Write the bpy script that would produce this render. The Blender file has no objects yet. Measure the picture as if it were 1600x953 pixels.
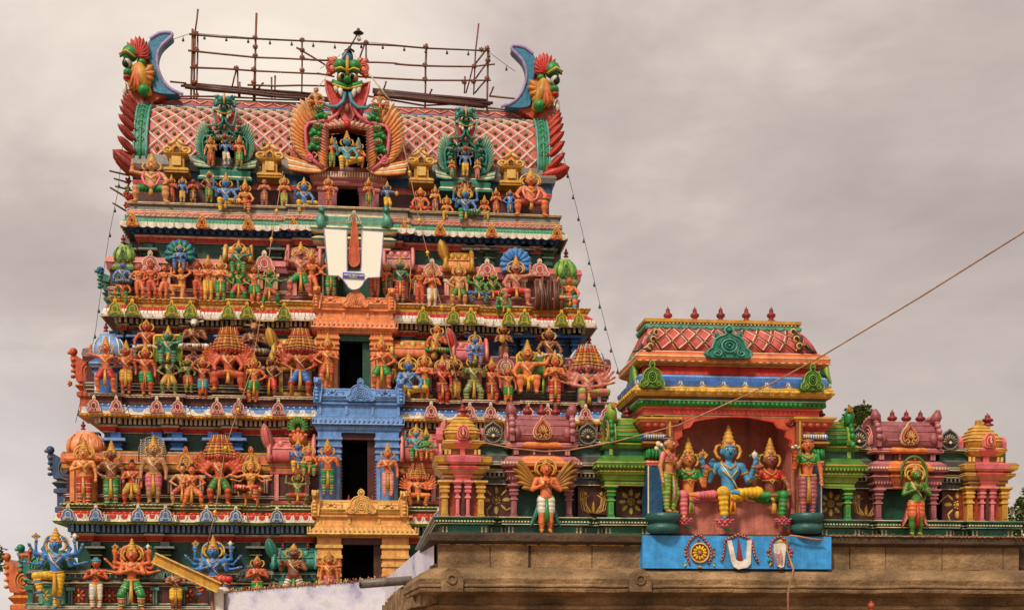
import bpy, math, random
import numpy as np
from mathutils import Vector, Matrix, noise
random.seed(7)
sc = bpy.context.scene
COL = sc.collection
PI = math.pi
# ---------------------------------------------------------------- camera
YAW, FPX, HOR, EYE = math.radians(6.0), 2100.0, 990.0, 1.6
cam_d = bpy.data.cameras.new('camera'); cam = bpy.data.objects.new('camera', cam_d); COL.objects.link(cam)
cam.location = (0, 0, EYE); cam.rotation_euler = (PI/2, 0, -YAW)
cam_d.sensor_width = 36.0; cam_d.lens = 36.0*FPX/1600.0; cam_d.shift_y = (HOR-476.5)/1600.0
cam_d.clip_start = 0.5; cam_d.clip_end = 5000
sc.camera = cam
# ---------------------------------------------------------------- world, sun, exposure
SUN_EL, SUN_AZ = 46, -152     # azimuth measured from +Y clockwise: behind and to the left of the camera
w = bpy.data.worlds.new('World'); sc.world = w; w.use_nodes = True
nt = w.node_tree; N = nt.nodes; L = nt.links; N.clear()
wout = N.new('ShaderNodeOutputWorld'); mixs = N.new('ShaderNodeMixShader'); mixs.inputs[0].default_value = 0.93
sky = N.new('ShaderNodeTexSky'); sky.sky_type = 'NISHITA'; sky.sun_disc = False
sky.sun_elevation = math.radians(SUN_EL); sky.sun_rotation = math.radians(SUN_AZ)
b1 = N.new('ShaderNodeBackground'); b1.inputs[1].default_value = 0.08
b2 = N.new('ShaderNodeBackground'); b2.inputs[1].default_value = 0.72
tc = N.new('ShaderNodeTexCoord')
mp = N.new('ShaderNodeMapping'); mp.inputs['Scale'].default_value = (1.0, 1.0, 2.0); mp.inputs['Location'].default_value = (3.3, 0.4, 0.2)
n1 = N.new('ShaderNodeTexNoise'); n1.inputs['Scale'].default_value = 4.2; n1.inputs['Detail'].default_value = 5; n1.inputs['Roughness'].default_value = 0.58; n1.inputs['Distortion'].default_value = 0.25
L.new(tc.outputs['Generated'], mp.inputs[0]); L.new(mp.outputs[0], n1.inputs['Vector'])
# bright break in the cloud, above the tower
def dirpx(x, y):
    t = (x-800)/FPX; u = (HOR-y)/FPX
    v = Vector((math.sin(YAW)+t*math.cos(YAW), math.cos(YAW)-t*math.sin(YAW), u)); return v.normalized()
dp = N.new('ShaderNodeVectorMath'); dp.operation = 'DISTANCE'; L.new(tc.outputs['Generated'], dp.inputs[0]); dp.inputs[1].default_value = dirpx(430, -30)
mr = N.new('ShaderNodeMapRange'); mr.interpolation_type = 'SMOOTHSTEP'; L.new(dp.outputs['Value'], mr.inputs['Value'])
mr.inputs['From Min'].default_value = 0.0; mr.inputs['From Max'].default_value = 0.24; mr.inputs['To Min'].default_value = 0.29; mr.inputs['To Max'].default_value = 0.0
mr2 = N.new('ShaderNodeMapRange'); mr2.interpolation_type = 'SMOOTHSTEP'
dp2 = N.new('ShaderNodeVectorMath'); dp2.operation = 'DISTANCE'; L.new(tc.outputs['Generated'], dp2.inputs[0]); dp2.inputs[1].default_value = dirpx(1400, 420); L.new(dp2.outputs['Value'], mr2.inputs['Value'])
mr2.inputs['From Min'].default_value = 0.0; mr2.inputs['From Max'].default_value = 0.4; mr2.inputs['To Min'].default_value = -0.04; mr2.inputs['To Max'].default_value = 0.05
a1 = N.new('ShaderNodeMath'); a1.operation = 'ADD'; L.new(n1.outputs[0], a1.inputs[0]); L.new(mr.outputs[0], a1.inputs[1])
a2 = N.new('ShaderNodeMath'); a2.operation = 'ADD'; L.new(a1.outputs[0], a2.inputs[0]); L.new(mr2.outputs[0], a2.inputs[1])
cr = N.new('ShaderNodeValToRGB'); e = cr.color_ramp.elements
e[0].position = 0.25; e[0].color = (0.31, 0.25, 0.225, 1)
e[1].position = 0.98; e[1].color = (0.70, 0.61, 0.50, 1)
x_ = cr.color_ramp.elements.new(0.5); x_.color = (0.405, 0.335, 0.295, 1)
x_ = cr.color_ramp.elements.new(0.66); x_.color = (0.525, 0.445, 0.39, 1)
dp3 = N.new('ShaderNodeVectorMath'); dp3.operation = 'DISTANCE'; L.new(tc.outputs['Generated'], dp3.inputs[0]); dp3.inputs[1].default_value = dirpx(-40, 860)
mr3 = N.new('ShaderNodeMapRange'); mr3.interpolation_type = 'SMOOTHSTEP'; L.new(dp3.outputs['Value'], mr3.inputs['Value']); mr3.inputs['From Min'].default_value = 0.0; mr3.inputs['From Max'].default_value = 0.2; mr3.inputs['To Min'].default_value = 0.6; mr3.inputs['To Max'].default_value = 0.0
mc = N.new('ShaderNodeMix'); mc.data_type = 'RGBA'; L.new(mr3.outputs[0], mc.inputs[0]); L.new(cr.outputs[0], mc.inputs[6]); mc.inputs[7].default_value = (0.56, 0.52, 0.52, 1)
L.new(a2.outputs[0], cr.inputs[0]); L.new(mc.outputs[2], b2.inputs[0]); L.new(sky.outputs[0], b1.inputs[0])
L.new(b1.outputs[0], mixs.inputs[1]); L.new(b2.outputs[0], mixs.inputs[2]); L.new(mixs.outputs[0], wout.inputs[0])
sd = bpy.data.lights.new('sun', 'SUN'); so = bpy.data.objects.new('sun', sd); COL.objects.link(so)
sd.energy = 1.5; sd.angle = math.radians(10); sd.color = (1.0, 0.92, 0.78)
az = math.radians(SUN_AZ); el = math.radians(SUN_EL)
so.rotation_euler = Vector((math.sin(az)*math.cos(el), math.cos(az)*math.cos(el), math.sin(el))).to_track_quat('Z', 'Y').to_euler()
so.location = (-20, -20, 40)
sc.view_settings.view_transform = 'Standard'; sc.view_settings.look = 'None'; sc.view_settings.gamma = 1
sc.view_settings.use_curve_mapping = False; sc.view_settings.exposure = 1.04

# ---------------------------------------------------------------- pixel -> point on the plane Y
cs, sn = math.cos(YAW), math.sin(YAW)
def WX(x, Y):
    t = (x-800)/FPX; return Y*(sn+t*cs)/(cs-t*sn)
def WZ(x, y, Y):
    X = WX(x, Y); return EYE+(HOR-y)*(X*sn+Y*cs)/FPX
def W(x, y, Y): return Vector((WX(x, Y), Y, WZ(x, y, Y)))
def PXM(x, Y): return FPX/(WX(x, Y)*sn+Y*cs)        # pixels per metre

# ---------------------------------------------------------------- materials
def lin(c):
    return tuple(((v/255/12.92) if v/255 <= 0.04045 else ((v/255+0.055)/1.055)**2.4) for v in c)
PAL = dict(orange=(224,116,62), dorange=(200,82,44), peach=(236,150,96), lorange=(232,148,74), red=(198,44,30), dred=(140,26,26), rust=(176,70,40),
  pink=(214,98,98), lpink=(232,146,134), rose=(222,110,122), blue=(48,104,178), sky=(96,160,214), dblue=(20,44,78), navy=(12,26,48), lblue=(120,160,215),
  teal=(28,124,104), lteal=(90,160,140), green=(34,142,62), lgreen=(138,170,58), mgreen=(70,120,34), dgreen=(22,80,60), olive=(110,124,62), yellow=(240,190,40), gold=(206,152,50),
  lgold=(228,184,96), cream=(238,220,180), white=(232,226,212), brown=(136,74,44), dbrown=(84,42,28), maroon=(84,24,22), mauve=(158,84,90), lmauve=(190,122,124),
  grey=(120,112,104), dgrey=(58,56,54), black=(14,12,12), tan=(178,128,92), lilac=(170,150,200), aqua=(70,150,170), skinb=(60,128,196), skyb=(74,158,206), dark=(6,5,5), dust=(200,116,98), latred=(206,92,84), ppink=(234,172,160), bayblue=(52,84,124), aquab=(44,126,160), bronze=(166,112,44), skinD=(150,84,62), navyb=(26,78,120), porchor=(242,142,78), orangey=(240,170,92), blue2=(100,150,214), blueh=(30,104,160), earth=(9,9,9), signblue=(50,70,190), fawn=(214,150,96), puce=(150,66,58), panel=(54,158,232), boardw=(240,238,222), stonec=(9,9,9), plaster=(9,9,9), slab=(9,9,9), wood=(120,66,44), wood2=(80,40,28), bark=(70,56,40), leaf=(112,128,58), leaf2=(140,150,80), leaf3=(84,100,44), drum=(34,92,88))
_mats = {}
def mat(c):
    if c in _mats: return _mats[c]
    m = bpy.data.materials.new('paint_'+c); m.use_nodes = True; n = m.node_tree.nodes; l = m.node_tree.links
    p = n['Principled BSDF']; p.inputs['Roughness'].default_value = 0.46
    base = lin(PAL[c]); 
    if c == 'dark':  # matte near-black, a colour standing in for the shade of unlit interiors
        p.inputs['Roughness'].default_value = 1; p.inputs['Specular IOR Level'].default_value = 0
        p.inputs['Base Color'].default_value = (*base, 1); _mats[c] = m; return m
    if c == 'boardw':
        p.inputs['Base Color'].default_value = (*base, 1); _mats[c] = m; return m
    g = n.new('ShaderNodeNewGeometry')
    t = n.new('ShaderNodeTexNoise'); t.inputs['Scale'].default_value = 5.0; t.inputs['Detail'].default_value = 6; t.inputs['Roughness'].default_value = 0.66
    l.new(g.outputs['Position'], t.inputs['Vector'])
    r = n.new('ShaderNodeValToRGB'); r.color_ramp.elements[0].position = 0.30; r.color_ramp.elements[1].position = 0.72
    k = 0.66; r.color_ramp.elements[0].color = (base[0]*k, base[1]*k*0.92, base[2]*k*0.88, 1)
    h = 1.12; r.color_ramp.elements[1].color = (min(1, base[0]*h+0.01), min(1, base[1]*h+0.01), min(1, base[2]*h+0.008), 1)
    l.new(t.outputs[0], r.inputs[0])
    # streaks of soot washed down by rain
    mpn = n.new('ShaderNodeMapping'); mpn.inputs['Scale'].default_value = (5.0, 5.0, 0.5); l.new(g.outputs['Position'], mpn.inputs[0])
    t2 = n.new('ShaderNodeTexNoise'); t2.inputs['Scale'].default_value = 1.4; t2.inputs['Detail'].default_value = 4; l.new(mpn.outputs[0], t2.inputs['Vector'])
    r2 = n.new('ShaderNodeMapRange'); r2.inputs['From Min'].default_value = 0.30; r2.inputs['From Max'].default_value = 0.5; r2.inputs['To Min'].default_value = 0.64; r2.inputs['To Max'].default_value = 1.0
    l.new(t2.outputs[0], r2.inputs['Value'])
    mx = n.new('ShaderNodeVectorMath'); mx.operation = 'SCALE'; l.new(r.outputs[0], mx.inputs[0]); l.new(r2.outputs[0], mx.inputs['Scale'])
    l.new(mx.outputs[0], p.inputs['Base Color'])
    b = n.new('ShaderNodeBump'); b.inputs['Strength'].default_value = 0.35; b.inputs['Distance'].default_value = 0.03
    t3 = n.new('ShaderNodeTexNoise'); t3.inputs['Scale'].default_value = 16; t3.inputs['Detail'].default_value = 3; l.new(g.outputs['Position'], t3.inputs['Vector'])
    l.new(t3.outputs[0], b.inputs['Height']); l.new(b.outputs[0], p.inputs['Normal'])
    _mats[c] = m; return m

# ---------------------------------------------------------------- mesh builder
class M:
    def __init__(s): s.v = []; s.f = []; s.m = []; s.sm = []; s.mats = []; s.T = None
    def mi(s, c):
        if c not in s.mats: s.mats.append(c)
        return s.mats.index(c)
    def add(s, vs, fs, c, smooth=False):
        o = len(s.v); k = s.mi(c)
        if s.T is not None: vs = [tuple(s.T @ Vector(v)) for v in vs]
        s.v += [tuple(v) for v in vs]
        for f in fs: s.f.append(tuple(o+i for i in f)); s.m.append(k); s.sm.append(smooth)
    def box(s, x0, x1, y0, y1, z0, z1, c, tx=0.0, ty=None):
        if ty is None: ty = tx
        s.add([(x0,y0,z0),(x1,y0,z0),(x1,y1,z0),(x0,y1,z0),(x0+tx,y0+ty,z1),(x1-tx,y0+ty,z1),(x1-tx,y1-ty,z1),(x0+tx,y1-ty,z1)],
              [(0,3,2,1),(4,5,6,7),(0,1,5,4),(1,2,6,5),(2,3,7,6),(3,0,4,7)], c)
    def prism(s, out, y0, y1, c, smooth=False):
        n = len(out)
        vs = [(x, y0, z) for x, z in out]+[(x, y1, z) for x, z in out]
        a = sum(out[i][0]*out[(i+1)%n][1]-out[(i+1)%n][0]*out[i][1] for i in range(n))
        if a < 0: vs = [(x, y0, z) for x, z in out[::-1]]+[(x, y1, z) for x, z in out[::-1]]
        s.add(vs, [tuple(range(n)), tuple(range(2*n-1, n-1, -1))]+[(i, i+n, (i+1)%n+n, (i+1)%n) for i in range(n)], c, smooth)
    def prismx(s, out, x0, x1, c, smooth=False):      # outline in (y,z), extruded along x
        n = len(out)
        vs = [(x0, y, z) for y, z in out]+[(x1, y, z) for y, z in out]
        s.add(vs, [tuple(range(n)), tuple(range(2*n-1, n-1, -1))], c)
        s.add(vs, [(i, i+n, (i+1)%n+n, (i+1)%n) for i in range(n)], c, smooth)
    def lathe(s, prof, cx, cy, cz, c, n=12, sq=0.0, smooth=True, rot=0.0):
        vs = []; fs = []
        for r, z in prof:
            for k in range(n):
                a = 2*PI*k/n+rot; q = 1.0
                if sq: q = 1+sq*(1/max(abs(math.cos(a)), abs(math.sin(a)))-1)
                vs.append((cx+r*q*math.cos(a), cy+r*q*math.sin(a), cz+z))
        for i in range(len(prof)-1):
            for k in range(n):
                fs.append((i*n+k, i*n+(k+1)%n, (i+1)*n+(k+1)%n, (i+1)*n+k))
        s.add(vs, fs, c, smooth)
        if prof[0][0] > 1e-4: s.add(vs[:n], [tuple(range(n-1, -1, -1))], c)
        if prof[-1][0] > 1e-4: s.add(vs[-n:], [tuple(range(n))], c)
    def tube(s, pts, r, c, n=6, closed=False, flat=1.0, up=None):
        pts = [Vector(p) for p in pts]; m = len(pts)
        rs = r if isinstance(r, (list, tuple)) else [r]*m
        vs = []; fs = []; prev = None
        for i, p in enumerate(pts):
            if closed: d = pts[(i+1)%m]-pts[i-1]
            else: d = pts[min(i+1, m-1)]-pts[max(i-1, 0)]
            if d.length < 1e-9: d = Vector((0, 0, 1))
            d.normalize()
            ref = Vector(up) if up else (prev if prev is not None else (Vector((0, 1, 0)) if abs(d.y) < 0.9 else Vector((1, 0, 0))))
            u = ref-d*ref.dot(d)
            if u.length < 1e-6: u = d.orthogonal()
            u.normalize(); prev = u; w_ = d.cross(u)
            for k in range(n):
                a = 2*PI*k/n; vs.append(tuple(p+u*(math.cos(a)*rs[i]*flat)+w_*(math.sin(a)*rs[i])))
        for i in range(m if closed else m-1):
            j = (i+1) % m
            for k in range(n): fs.append((i*n+k, i*n+(k+1)%n, j*n+(k+1)%n, j*n+k))
        if not closed: fs += [tuple(range(n-1, -1, -1)), tuple((m-1)*n+k for k in range(n))]
        s.add(vs, fs, c, True)
    def ell(s, cx, cy, cz, rx, ry, rz, c, n=10, m=6):
        vs = [(cx, cy, cz-rz)]; fs = []
        for i in range(1, m):
            b = -PI/2+PI*i/m
            for k in range(n):
                a = 2*PI*k/n; vs.append((cx+rx*math.cos(a)*math.cos(b), cy+ry*math.sin(a)*math.cos(b), cz+rz*math.sin(b)))
        vs.append((cx, cy, cz+rz)); t = len(vs)-1
        for k in range(n): fs.append((0, 1+(k+1)%n, 1+k)); fs.append((t, t-n+k, t-n+(k+1)%n))
        for i in range(m-2):
            for k in range(n): a = 1+i*n; fs.append((a+k, a+(k+1)%n, a+n+(k+1)%n, a+n+k))
        s.add(vs, fs, c, True)
    def petal(s, a, b, wd, th, c, c2=None, nrm=(0, -1, 0), bend=0.0):
        # a leaf-shaped relief from a to b, wd wide, th thick, with an optional edging in c2
        a = Vector(a); b = Vector(b); d = b-a; Ln = d.length; d.normalize(); nn = Vector(nrm); sd_ = d.cross(nn).normalized(); nn = sd_.cross(d)
        def leaf(k, off, col, thk):
            m = 7; vs = []; fs = []
            for i in range(m+1):
                t = i/m; ww = wd*0.5*k*(math.sin(PI*min(1, t*0.86+0.1))**0.7)*(1.0 if i < m else 0.1)
                cpt = a+d*(Ln*(t if k <= 1 else (t*1.06-0.03)))+sd_*(bend*Ln*math.sin(PI*t*0.5)**2)
                vs += [cpt-sd_*ww, cpt+nn*(thk+off), cpt+sd_*ww, cpt-nn*thk*0.3]
            for i in range(m):
                for q in range(4): fs.append((4*i+q, 4*i+4+q, 4*i+4+(q+1)%4, 4*i+(q+1)%4))
            fs.append((0, 1, 2, 3)); fs.append((4*m+3, 4*m+2, 4*m+1, 4*m))
            s.add([tuple(v) for v in vs], fs, col, True)
        if c2: leaf(1.35, -th*0.35, c2, th*0.9)
        leaf(0.92 if c2 else 1, 0, c, th)
    def merge(s, o):
        for c in o.mats: s.mi(c)
        off = len(s.v); s.v += o.v; mp_ = [s.mi(c) for c in o.mats]
        s.f += [tuple(off+i for i in f) for f in o.f]; s.m += [mp_[k] for k in o.m]; s.sm += o.sm
    def mesh(s, name, loc=(0, 0, 0)):
        me = bpy.data.meshes.new(name)
        lx, ly, lz = loc
        me.from_pydata([(a-lx, b-ly, c-lz) for a, b, c in s.v], [], s.f)
        for c in s.mats: me.materials.append(c if not isinstance(c, str) else mat(c))
        me.polygons.foreach_set('material_index', s.m); me.polygons.foreach_set('use_smooth', s.sm)
        me.update(); return me
    def build(s, name, parent=None, loc=None, **kw):
        if loc is None: loc = tuple(root_loc(parent)) if parent else (0, 0, 0)
        o = bpy.data.objects.new(name, s.mesh(name, loc)); COL.objects.link(o)
        if parent: o.parent = parent; 
        else: o.location = loc
        props(o, **kw); return o
def root_loc(o):
    v = Vector((0, 0, 0))
    while o: v += o.location; o = o.parent
    return v
def props(o, label=None, cat=None, group=None, kind=None):
    if label: o['label'] = label
    if cat: o['category'] = cat
    if group: o['group'] = group
    if kind: o['kind'] = kind
def thing(name, loc, label, cat, group=None):
    o = bpy.data.objects.new(name, None); COL.objects.link(o); o.location = loc; o.empty_display_size = 0.2
    props(o, label, cat, group); return o
def inst(me_obj_mesh, name, parent, loc, scale=(1, 1, 1), rz=0.0):   # a part that shares mesh data; loc in world
    o = bpy.data.objects.new(name, me_obj_mesh); COL.objects.link(o)
    o.location = Vector(loc)-root_loc(parent); o.scale = scale; o.rotation_euler = (0, 0, rz); o.parent = parent
    return o

# ---------------------------------------------------------------- bands swept along a plan line
def offs(plan):
    n = len(plan); nr = []
    for i in range(n-1):
        dx = plan[i+1][0]-plan[i][0]; dy = plan[i+1][1]-plan[i][1]; l_ = math.hypot(dx, dy); nr.append((dy/l_, -dx/l_))
    o = []
    for i in range(n):
        if i == 0: o.append(nr[0])
        elif i == n-1: o.append(nr[-1])
        else:
            a, b = nr[i-1], nr[i]; k = 1+a[0]*b[0]+a[1]*b[1]; o.append(((a[0]+b[0])/k, (a[1]+b[1])/k))
    return o
def band(m, plan, prof):           # prof: (out, z, colour of the face up to the next point)
    of = offs(plan); n = len(plan)
    for j in range(len(prof)-1):
        vs = []
        for q in (j, j+1):
            o, z = prof[q][0], prof[q][1]
            vs += [(plan[i][0]+of[i][0]*o, plan[i][1]+of[i][1]*o, z) for i in range(n)]
        m.add(vs, [(i, i+1, n+i+1, n+i) for i in range(n-1)], prof[j][2])
def piping(m, plan, prof, c, r, zc=None):   # thin painted beads on the outer lips of a moulding
    of = offs(plan); last = None
    for j in range(1, len(prof)-1):
        o, z = prof[j][0], prof[j][1]
        if (o > prof[j-1][0]+.004 and o >= prof[j+1][0]) or (o >= prof[j-1][0] and o > prof[j+1][0]+.004):
            if last is not None and abs(z-last) < r*3: continue
            if o < 0: continue
            last = z; m.tube([(plan[i][0]+of[i][0]*o, plan[i][1]+of[i][1]*o, z) for i in range(len(plan))], r, c, 4)
def rband(m, x0, x1, y0, y1, prof):
    pl = [(x0, y1), (x0, y0), (x1, y0), (x1, y1), (x0, y1)]
    of = [(-1, 1), (-1, -1), (1, -1), (1, 1), (-1, 1)]
    for j in range(len(prof)-1):
        vs = []
        for q in (j, j+1):
            o, z = prof[q][0], prof[q][1]; vs += [(pl[i][0]+of[i][0]*o, pl[i][1]+of[i][1]*o, z) for i in range(4)]
        m.add(vs, [(i, (i+1) % 4, 4+(i+1) % 4, 4+i) for i in range(4)], prof[j][2])
    for q, rev in ((0, True), (len(prof)-1, False)):
        o, z, c = prof[q][0], prof[q][1], prof[min(q, len(prof)-2)][2]
        vs = [(pl[i][0]+of[i][0]*o, pl[i][1]+of[i][1]*o, z) for i in range(4)]
        m.add(vs, [(3, 2, 1, 0)] if rev else [(0, 1, 2, 3)], c)
def along(plan, out, step, ends=0.5):   # positions spaced along every segment of the plan line offset by out
    of = offs(plan); P = [(plan[i][0]+of[i][0]*out, plan[i][1]+of[i][1]*out) for i in range(len(plan))]
    for i in range(len(P)-1):
        dx, dy = P[i+1][0]-P[i][0], P[i+1][1]-P[i][1]; l_ = math.hypot(dx, dy)
        if l_ < step*0.6: continue
        n = max(1, round(l_/step))
        if l_ > 14: continue
        for k in range(n):
            t = (k+ends)/n; yield P[i][0]+dx*t, P[i][1]+dy*t, dx/l_, dy/l_, l_/n
def dentils(m, plan, out, step, wd, z0, z1, c, dep=0.06):
    for x, y, dx, dy, st in along(plan, out, step):
        nx, ny = dy, -dx; h = wd*0.5
        q = [(x-dx*h, y-dy*h), (x+dx*h, y+dy*h)]
        a = [(q[0][0], q[0][1]), (q[1][0], q[1][1]), (q[1][0]+nx*dep, q[1][1]+ny*dep), (q[0][0]+nx*dep, q[0][1]+ny*dep)]
        m.add([(p[0], p[1], z0) for p in a]+[(p[0], p[1], z1) for p in a], [(0, 1, 2, 3), (4, 7, 6, 5), (3, 2, 6, 7), (2, 1, 5, 6), (0, 3, 7, 4)], c)
def lobes(m, plan, out, step, ztop, hgt, c, c2=None, pointed=False, dep=0.04, k2=0.62):
    for x, y, dx, dy, st in along(plan, out, step):
        nx, ny = dy, -dx
        for k, cc, dd in ((1.0, c, dep), (k2, c2, dep+0.012)) if c2 else ((1.0, c, dep),):
            r = st*0.49*k; hh = hgt*k; pts = [(-r, ztop)]
            m_ = 8
            for i in range(1, m_):
                a = PI*i/m_
                xx = -math.cos(a)*r; zz = ztop-hh*(math.sin(a)**(0.6 if not pointed else 1.0))
                if pointed: zz = ztop-hh*min(1, (0.75*(math.sin(a)**0.35)+(0.35 if i == m_//2 else 0)))
                pts.append((xx, zz))
            pts.append((r, ztop)); n = len(pts)
            vs = [(x+dx*p+nx*dd, y+dy*p+ny*dd, z) for p, z in pts]+[(x+dx*p, y+dy*p, z) for p, z in pts]
            m.add(vs, [tuple(range(n-1, -1, -1))]+[(i, i+1, n+i+1, n+i) for i in range(n-1)], cc)

# ---------------------------------------------------------------- one continuous surface grown from limbs (surface nets)
def blob(prims, vox, k=0.02):
    lo = np.array([1e9]*3); hi = -lo
    for p in prims:
        if p[0] == 'c': pts = np.array([p[1], p[2]]); r = max(p[3], p[4])+(p[5] if len(p) > 5 else 0)
        else: pts = np.array([p[1]]); r = np.array(p[2])
        lo = np.minimum(lo, (pts-r).min(0)); hi = np.maximum(hi, (pts+r).max(0))
    lo = lo-vox*2.5; hi = hi+vox*2.5
    nn = np.ceil((hi-lo)/vox).astype(int)+1
    F = np.full(nn, vox*4+k, np.float32)
    ax = [lo[i]+np.arange(nn[i])*vox for i in range(3)]
    for p in prims:
        if p[0] == 'c':
            a = np.array(p[1], float); b = np.array(p[2], float); r0, r1 = p[3], p[4]; amp = p[5] if len(p) > 5 else 0; fr = p[6] if len(p) > 6 else 0
            mg = max(r0, r1)+amp+k+vox*2; l0 = np.minimum(a, b)-mg; h0 = np.maximum(a, b)+mg
        else:
            a = np.array(p[1], float); rr = np.array(p[2], float); mg = k+vox*2; l0 = a-rr-mg; h0 = a+rr+mg
        i0 = np.clip(((l0-lo)/vox).astype(int), 0, nn-1); i1 = np.clip(((h0-lo)/vox).astype(int)+2, 1, nn)
        X = ax[0][i0[0]:i1[0], None, None]; Y = ax[1][None, i0[1]:i1[1], None]; Z = ax[2][None, None, i0[2]:i1[2]]
        if p[0] == 'c':
            ab = b-a; L2 = max(ab.dot(ab), 1e-9)
            t = np.clip(((X-a[0])*ab[0]+(Y-a[1])*ab[1]+(Z-a[2])*ab[2])/L2, 0, 1)
            d = np.sqrt((X-a[0]-t*ab[0])**2+(Y-a[1]-t*ab[1])**2+(Z-a[2]-t*ab[2])**2)-(r0+(r1-r0)*t)
            if amp: d = d-amp*np.sin(t*fr)
        else:
            q = np.sqrt(((X-a[0])/rr[0])**2+((Y-a[1])/rr[1])**2+((Z-a[2])/rr[2])**2); d = (q-1)*rr.min()
            d = np.where(q > 1, (q-1)*(rr.min()*0.4+rr.mean()*0.6), d)
        S = F[i0[0]:i1[0], i0[1]:i1[1], i0[2]:i1[2]]
        h = np.clip(0.5+0.5*(S-d)/k, 0, 1); F[i0[0]:i1[0], i0[1]:i1[1], i0[2]:i1[2]] = S*(1-h)+d*h-k*h*(1-h)
    # surface nets
    I = F < 0; nx, ny, nz = F.shape
    cs_ = np.zeros((nx-1, ny-1, nz-1), np.int8)
    for dx in (0, 1):
        for dy in (0, 1):
            for dz in (0, 1): cs_ += I[dx:nx-1+dx, dy:ny-1+dy, dz:nz-1+dz]
    act = (cs_ > 0) & (cs_ < 8); cells = np.argwhere(act)
    idx = -np.ones(act.shape, np.int32); idx[act] = np.arange(len(cells))
    acc = np.zeros((len(cells), 3)); cnt = np.zeros(len(cells))
    C8 = [(i, j, l_) for i in (0, 1) for j in (0, 1) for l_ in (0, 1)]
    vals = {c: F[cells[:, 0]+c[0], cells[:, 1]+c[1], cells[:, 2]+c[2]] for c in C8}
    for c in C8:
        for a_ in range(3):
            if c[a_] == 0:
                c2 = list(c); c2[a_] = 1; c2 = tuple(c2); f0 = vals[c]; f1 = vals[c2]; s_ = (f0 < 0) != (f1 < 0)
                t = np.where(s_, f0/np.where(s_, f0-f1, 1), 0); pt = np.tile(np.array(c, float), (len(cells), 1)); pt[:, a_] = t
                acc[s_] += pt[s_]; cnt[s_] += 1
    V = lo+(cells+acc/cnt[:, None])*vox
    Q = []
    for a_ in range(3):
        sl0 = [slice(None)]*3; sl1 = [slice(None)]*3; sl0[a_] = slice(0, -1); sl1[a_] = slice(1, None)
        A = I[tuple(sl0)]; B = I[tuple(sl1)]; E = np.argwhere(A != B); s_ = A[A != B]
        b_, c_ = [(1, 2), (2, 0), (0, 1)][a_]
        ok = (E[:, b_] > 0) & (E[:, c_] > 0) & (E[:, b_] < F.shape[b_]-1) & (E[:, c_] < F.shape[c_]-1); E = E[ok]; s_ = s_[ok]
        def g(db, dc):
            e_ = E.copy(); e_[:, b_] -= db; e_[:, c_] -= dc; return idx[e_[:, 0], e_[:, 1], e_[:, 2]]
        q = np.stack([g(1, 1), g(0, 1), g(0, 0), g(1, 0)], 1); q[~s_] = q[~s_][:, ::-1]; Q.append(q)
    return V, np.concatenate(Q)
def blob_obj(name, parent, prims, vox, col, scale, k=0.02, rz=0.0, bx=1.0):
    V, Q = blob(prims, vox, k)
    V = V*scale*np.array([bx, 1, 1])
    if rz:
        c_, s_ = math.cos(rz), math.sin(rz); V = np.stack([V[:, 0]*c_-V[:, 1]*s_, V[:, 0]*s_+V[:, 1]*c_, V[:, 2]], 1)
    me = bpy.data.meshes.new(name); me.vertices.add(len(V)); me.vertices.foreach_set('co', V.ravel())
    me.loops.add(len(Q)*4); me.loops.foreach_set('vertex_index', Q.ravel().astype(np.int32)); me.polygons.add(len(Q))
    me.polygons.foreach_set('loop_start', np.arange(0, len(Q)*4, 4, dtype=np.int32)); me.polygons.foreach_set('use_smooth', np.ones(len(Q), bool))
    me.update(calc_edges=True); me.validate(); me.materials.append(mat(col) if isinstance(col, str) else col)
    o = bpy.data.objects.new(name, me); COL.objects.link(o); o.parent = parent; return o
def PW(a, e): return max(0.0, math.sin(a))**e

def smooth_poly(p, it=2, closed=True):
    for _ in range(it):
        q = []; n = len(p)
        for i in range(n if closed else n-1):
            a, b = p[i], p[(i+1) % n]; q += [tuple(a[k]*.75+b[k]*.25 for k in range(len(a))), tuple(a[k]*.25+b[k]*.75 for k in range(len(a)))]
        p = q if closed else [p[0]]+q+[p[-1]]
    return p
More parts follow.
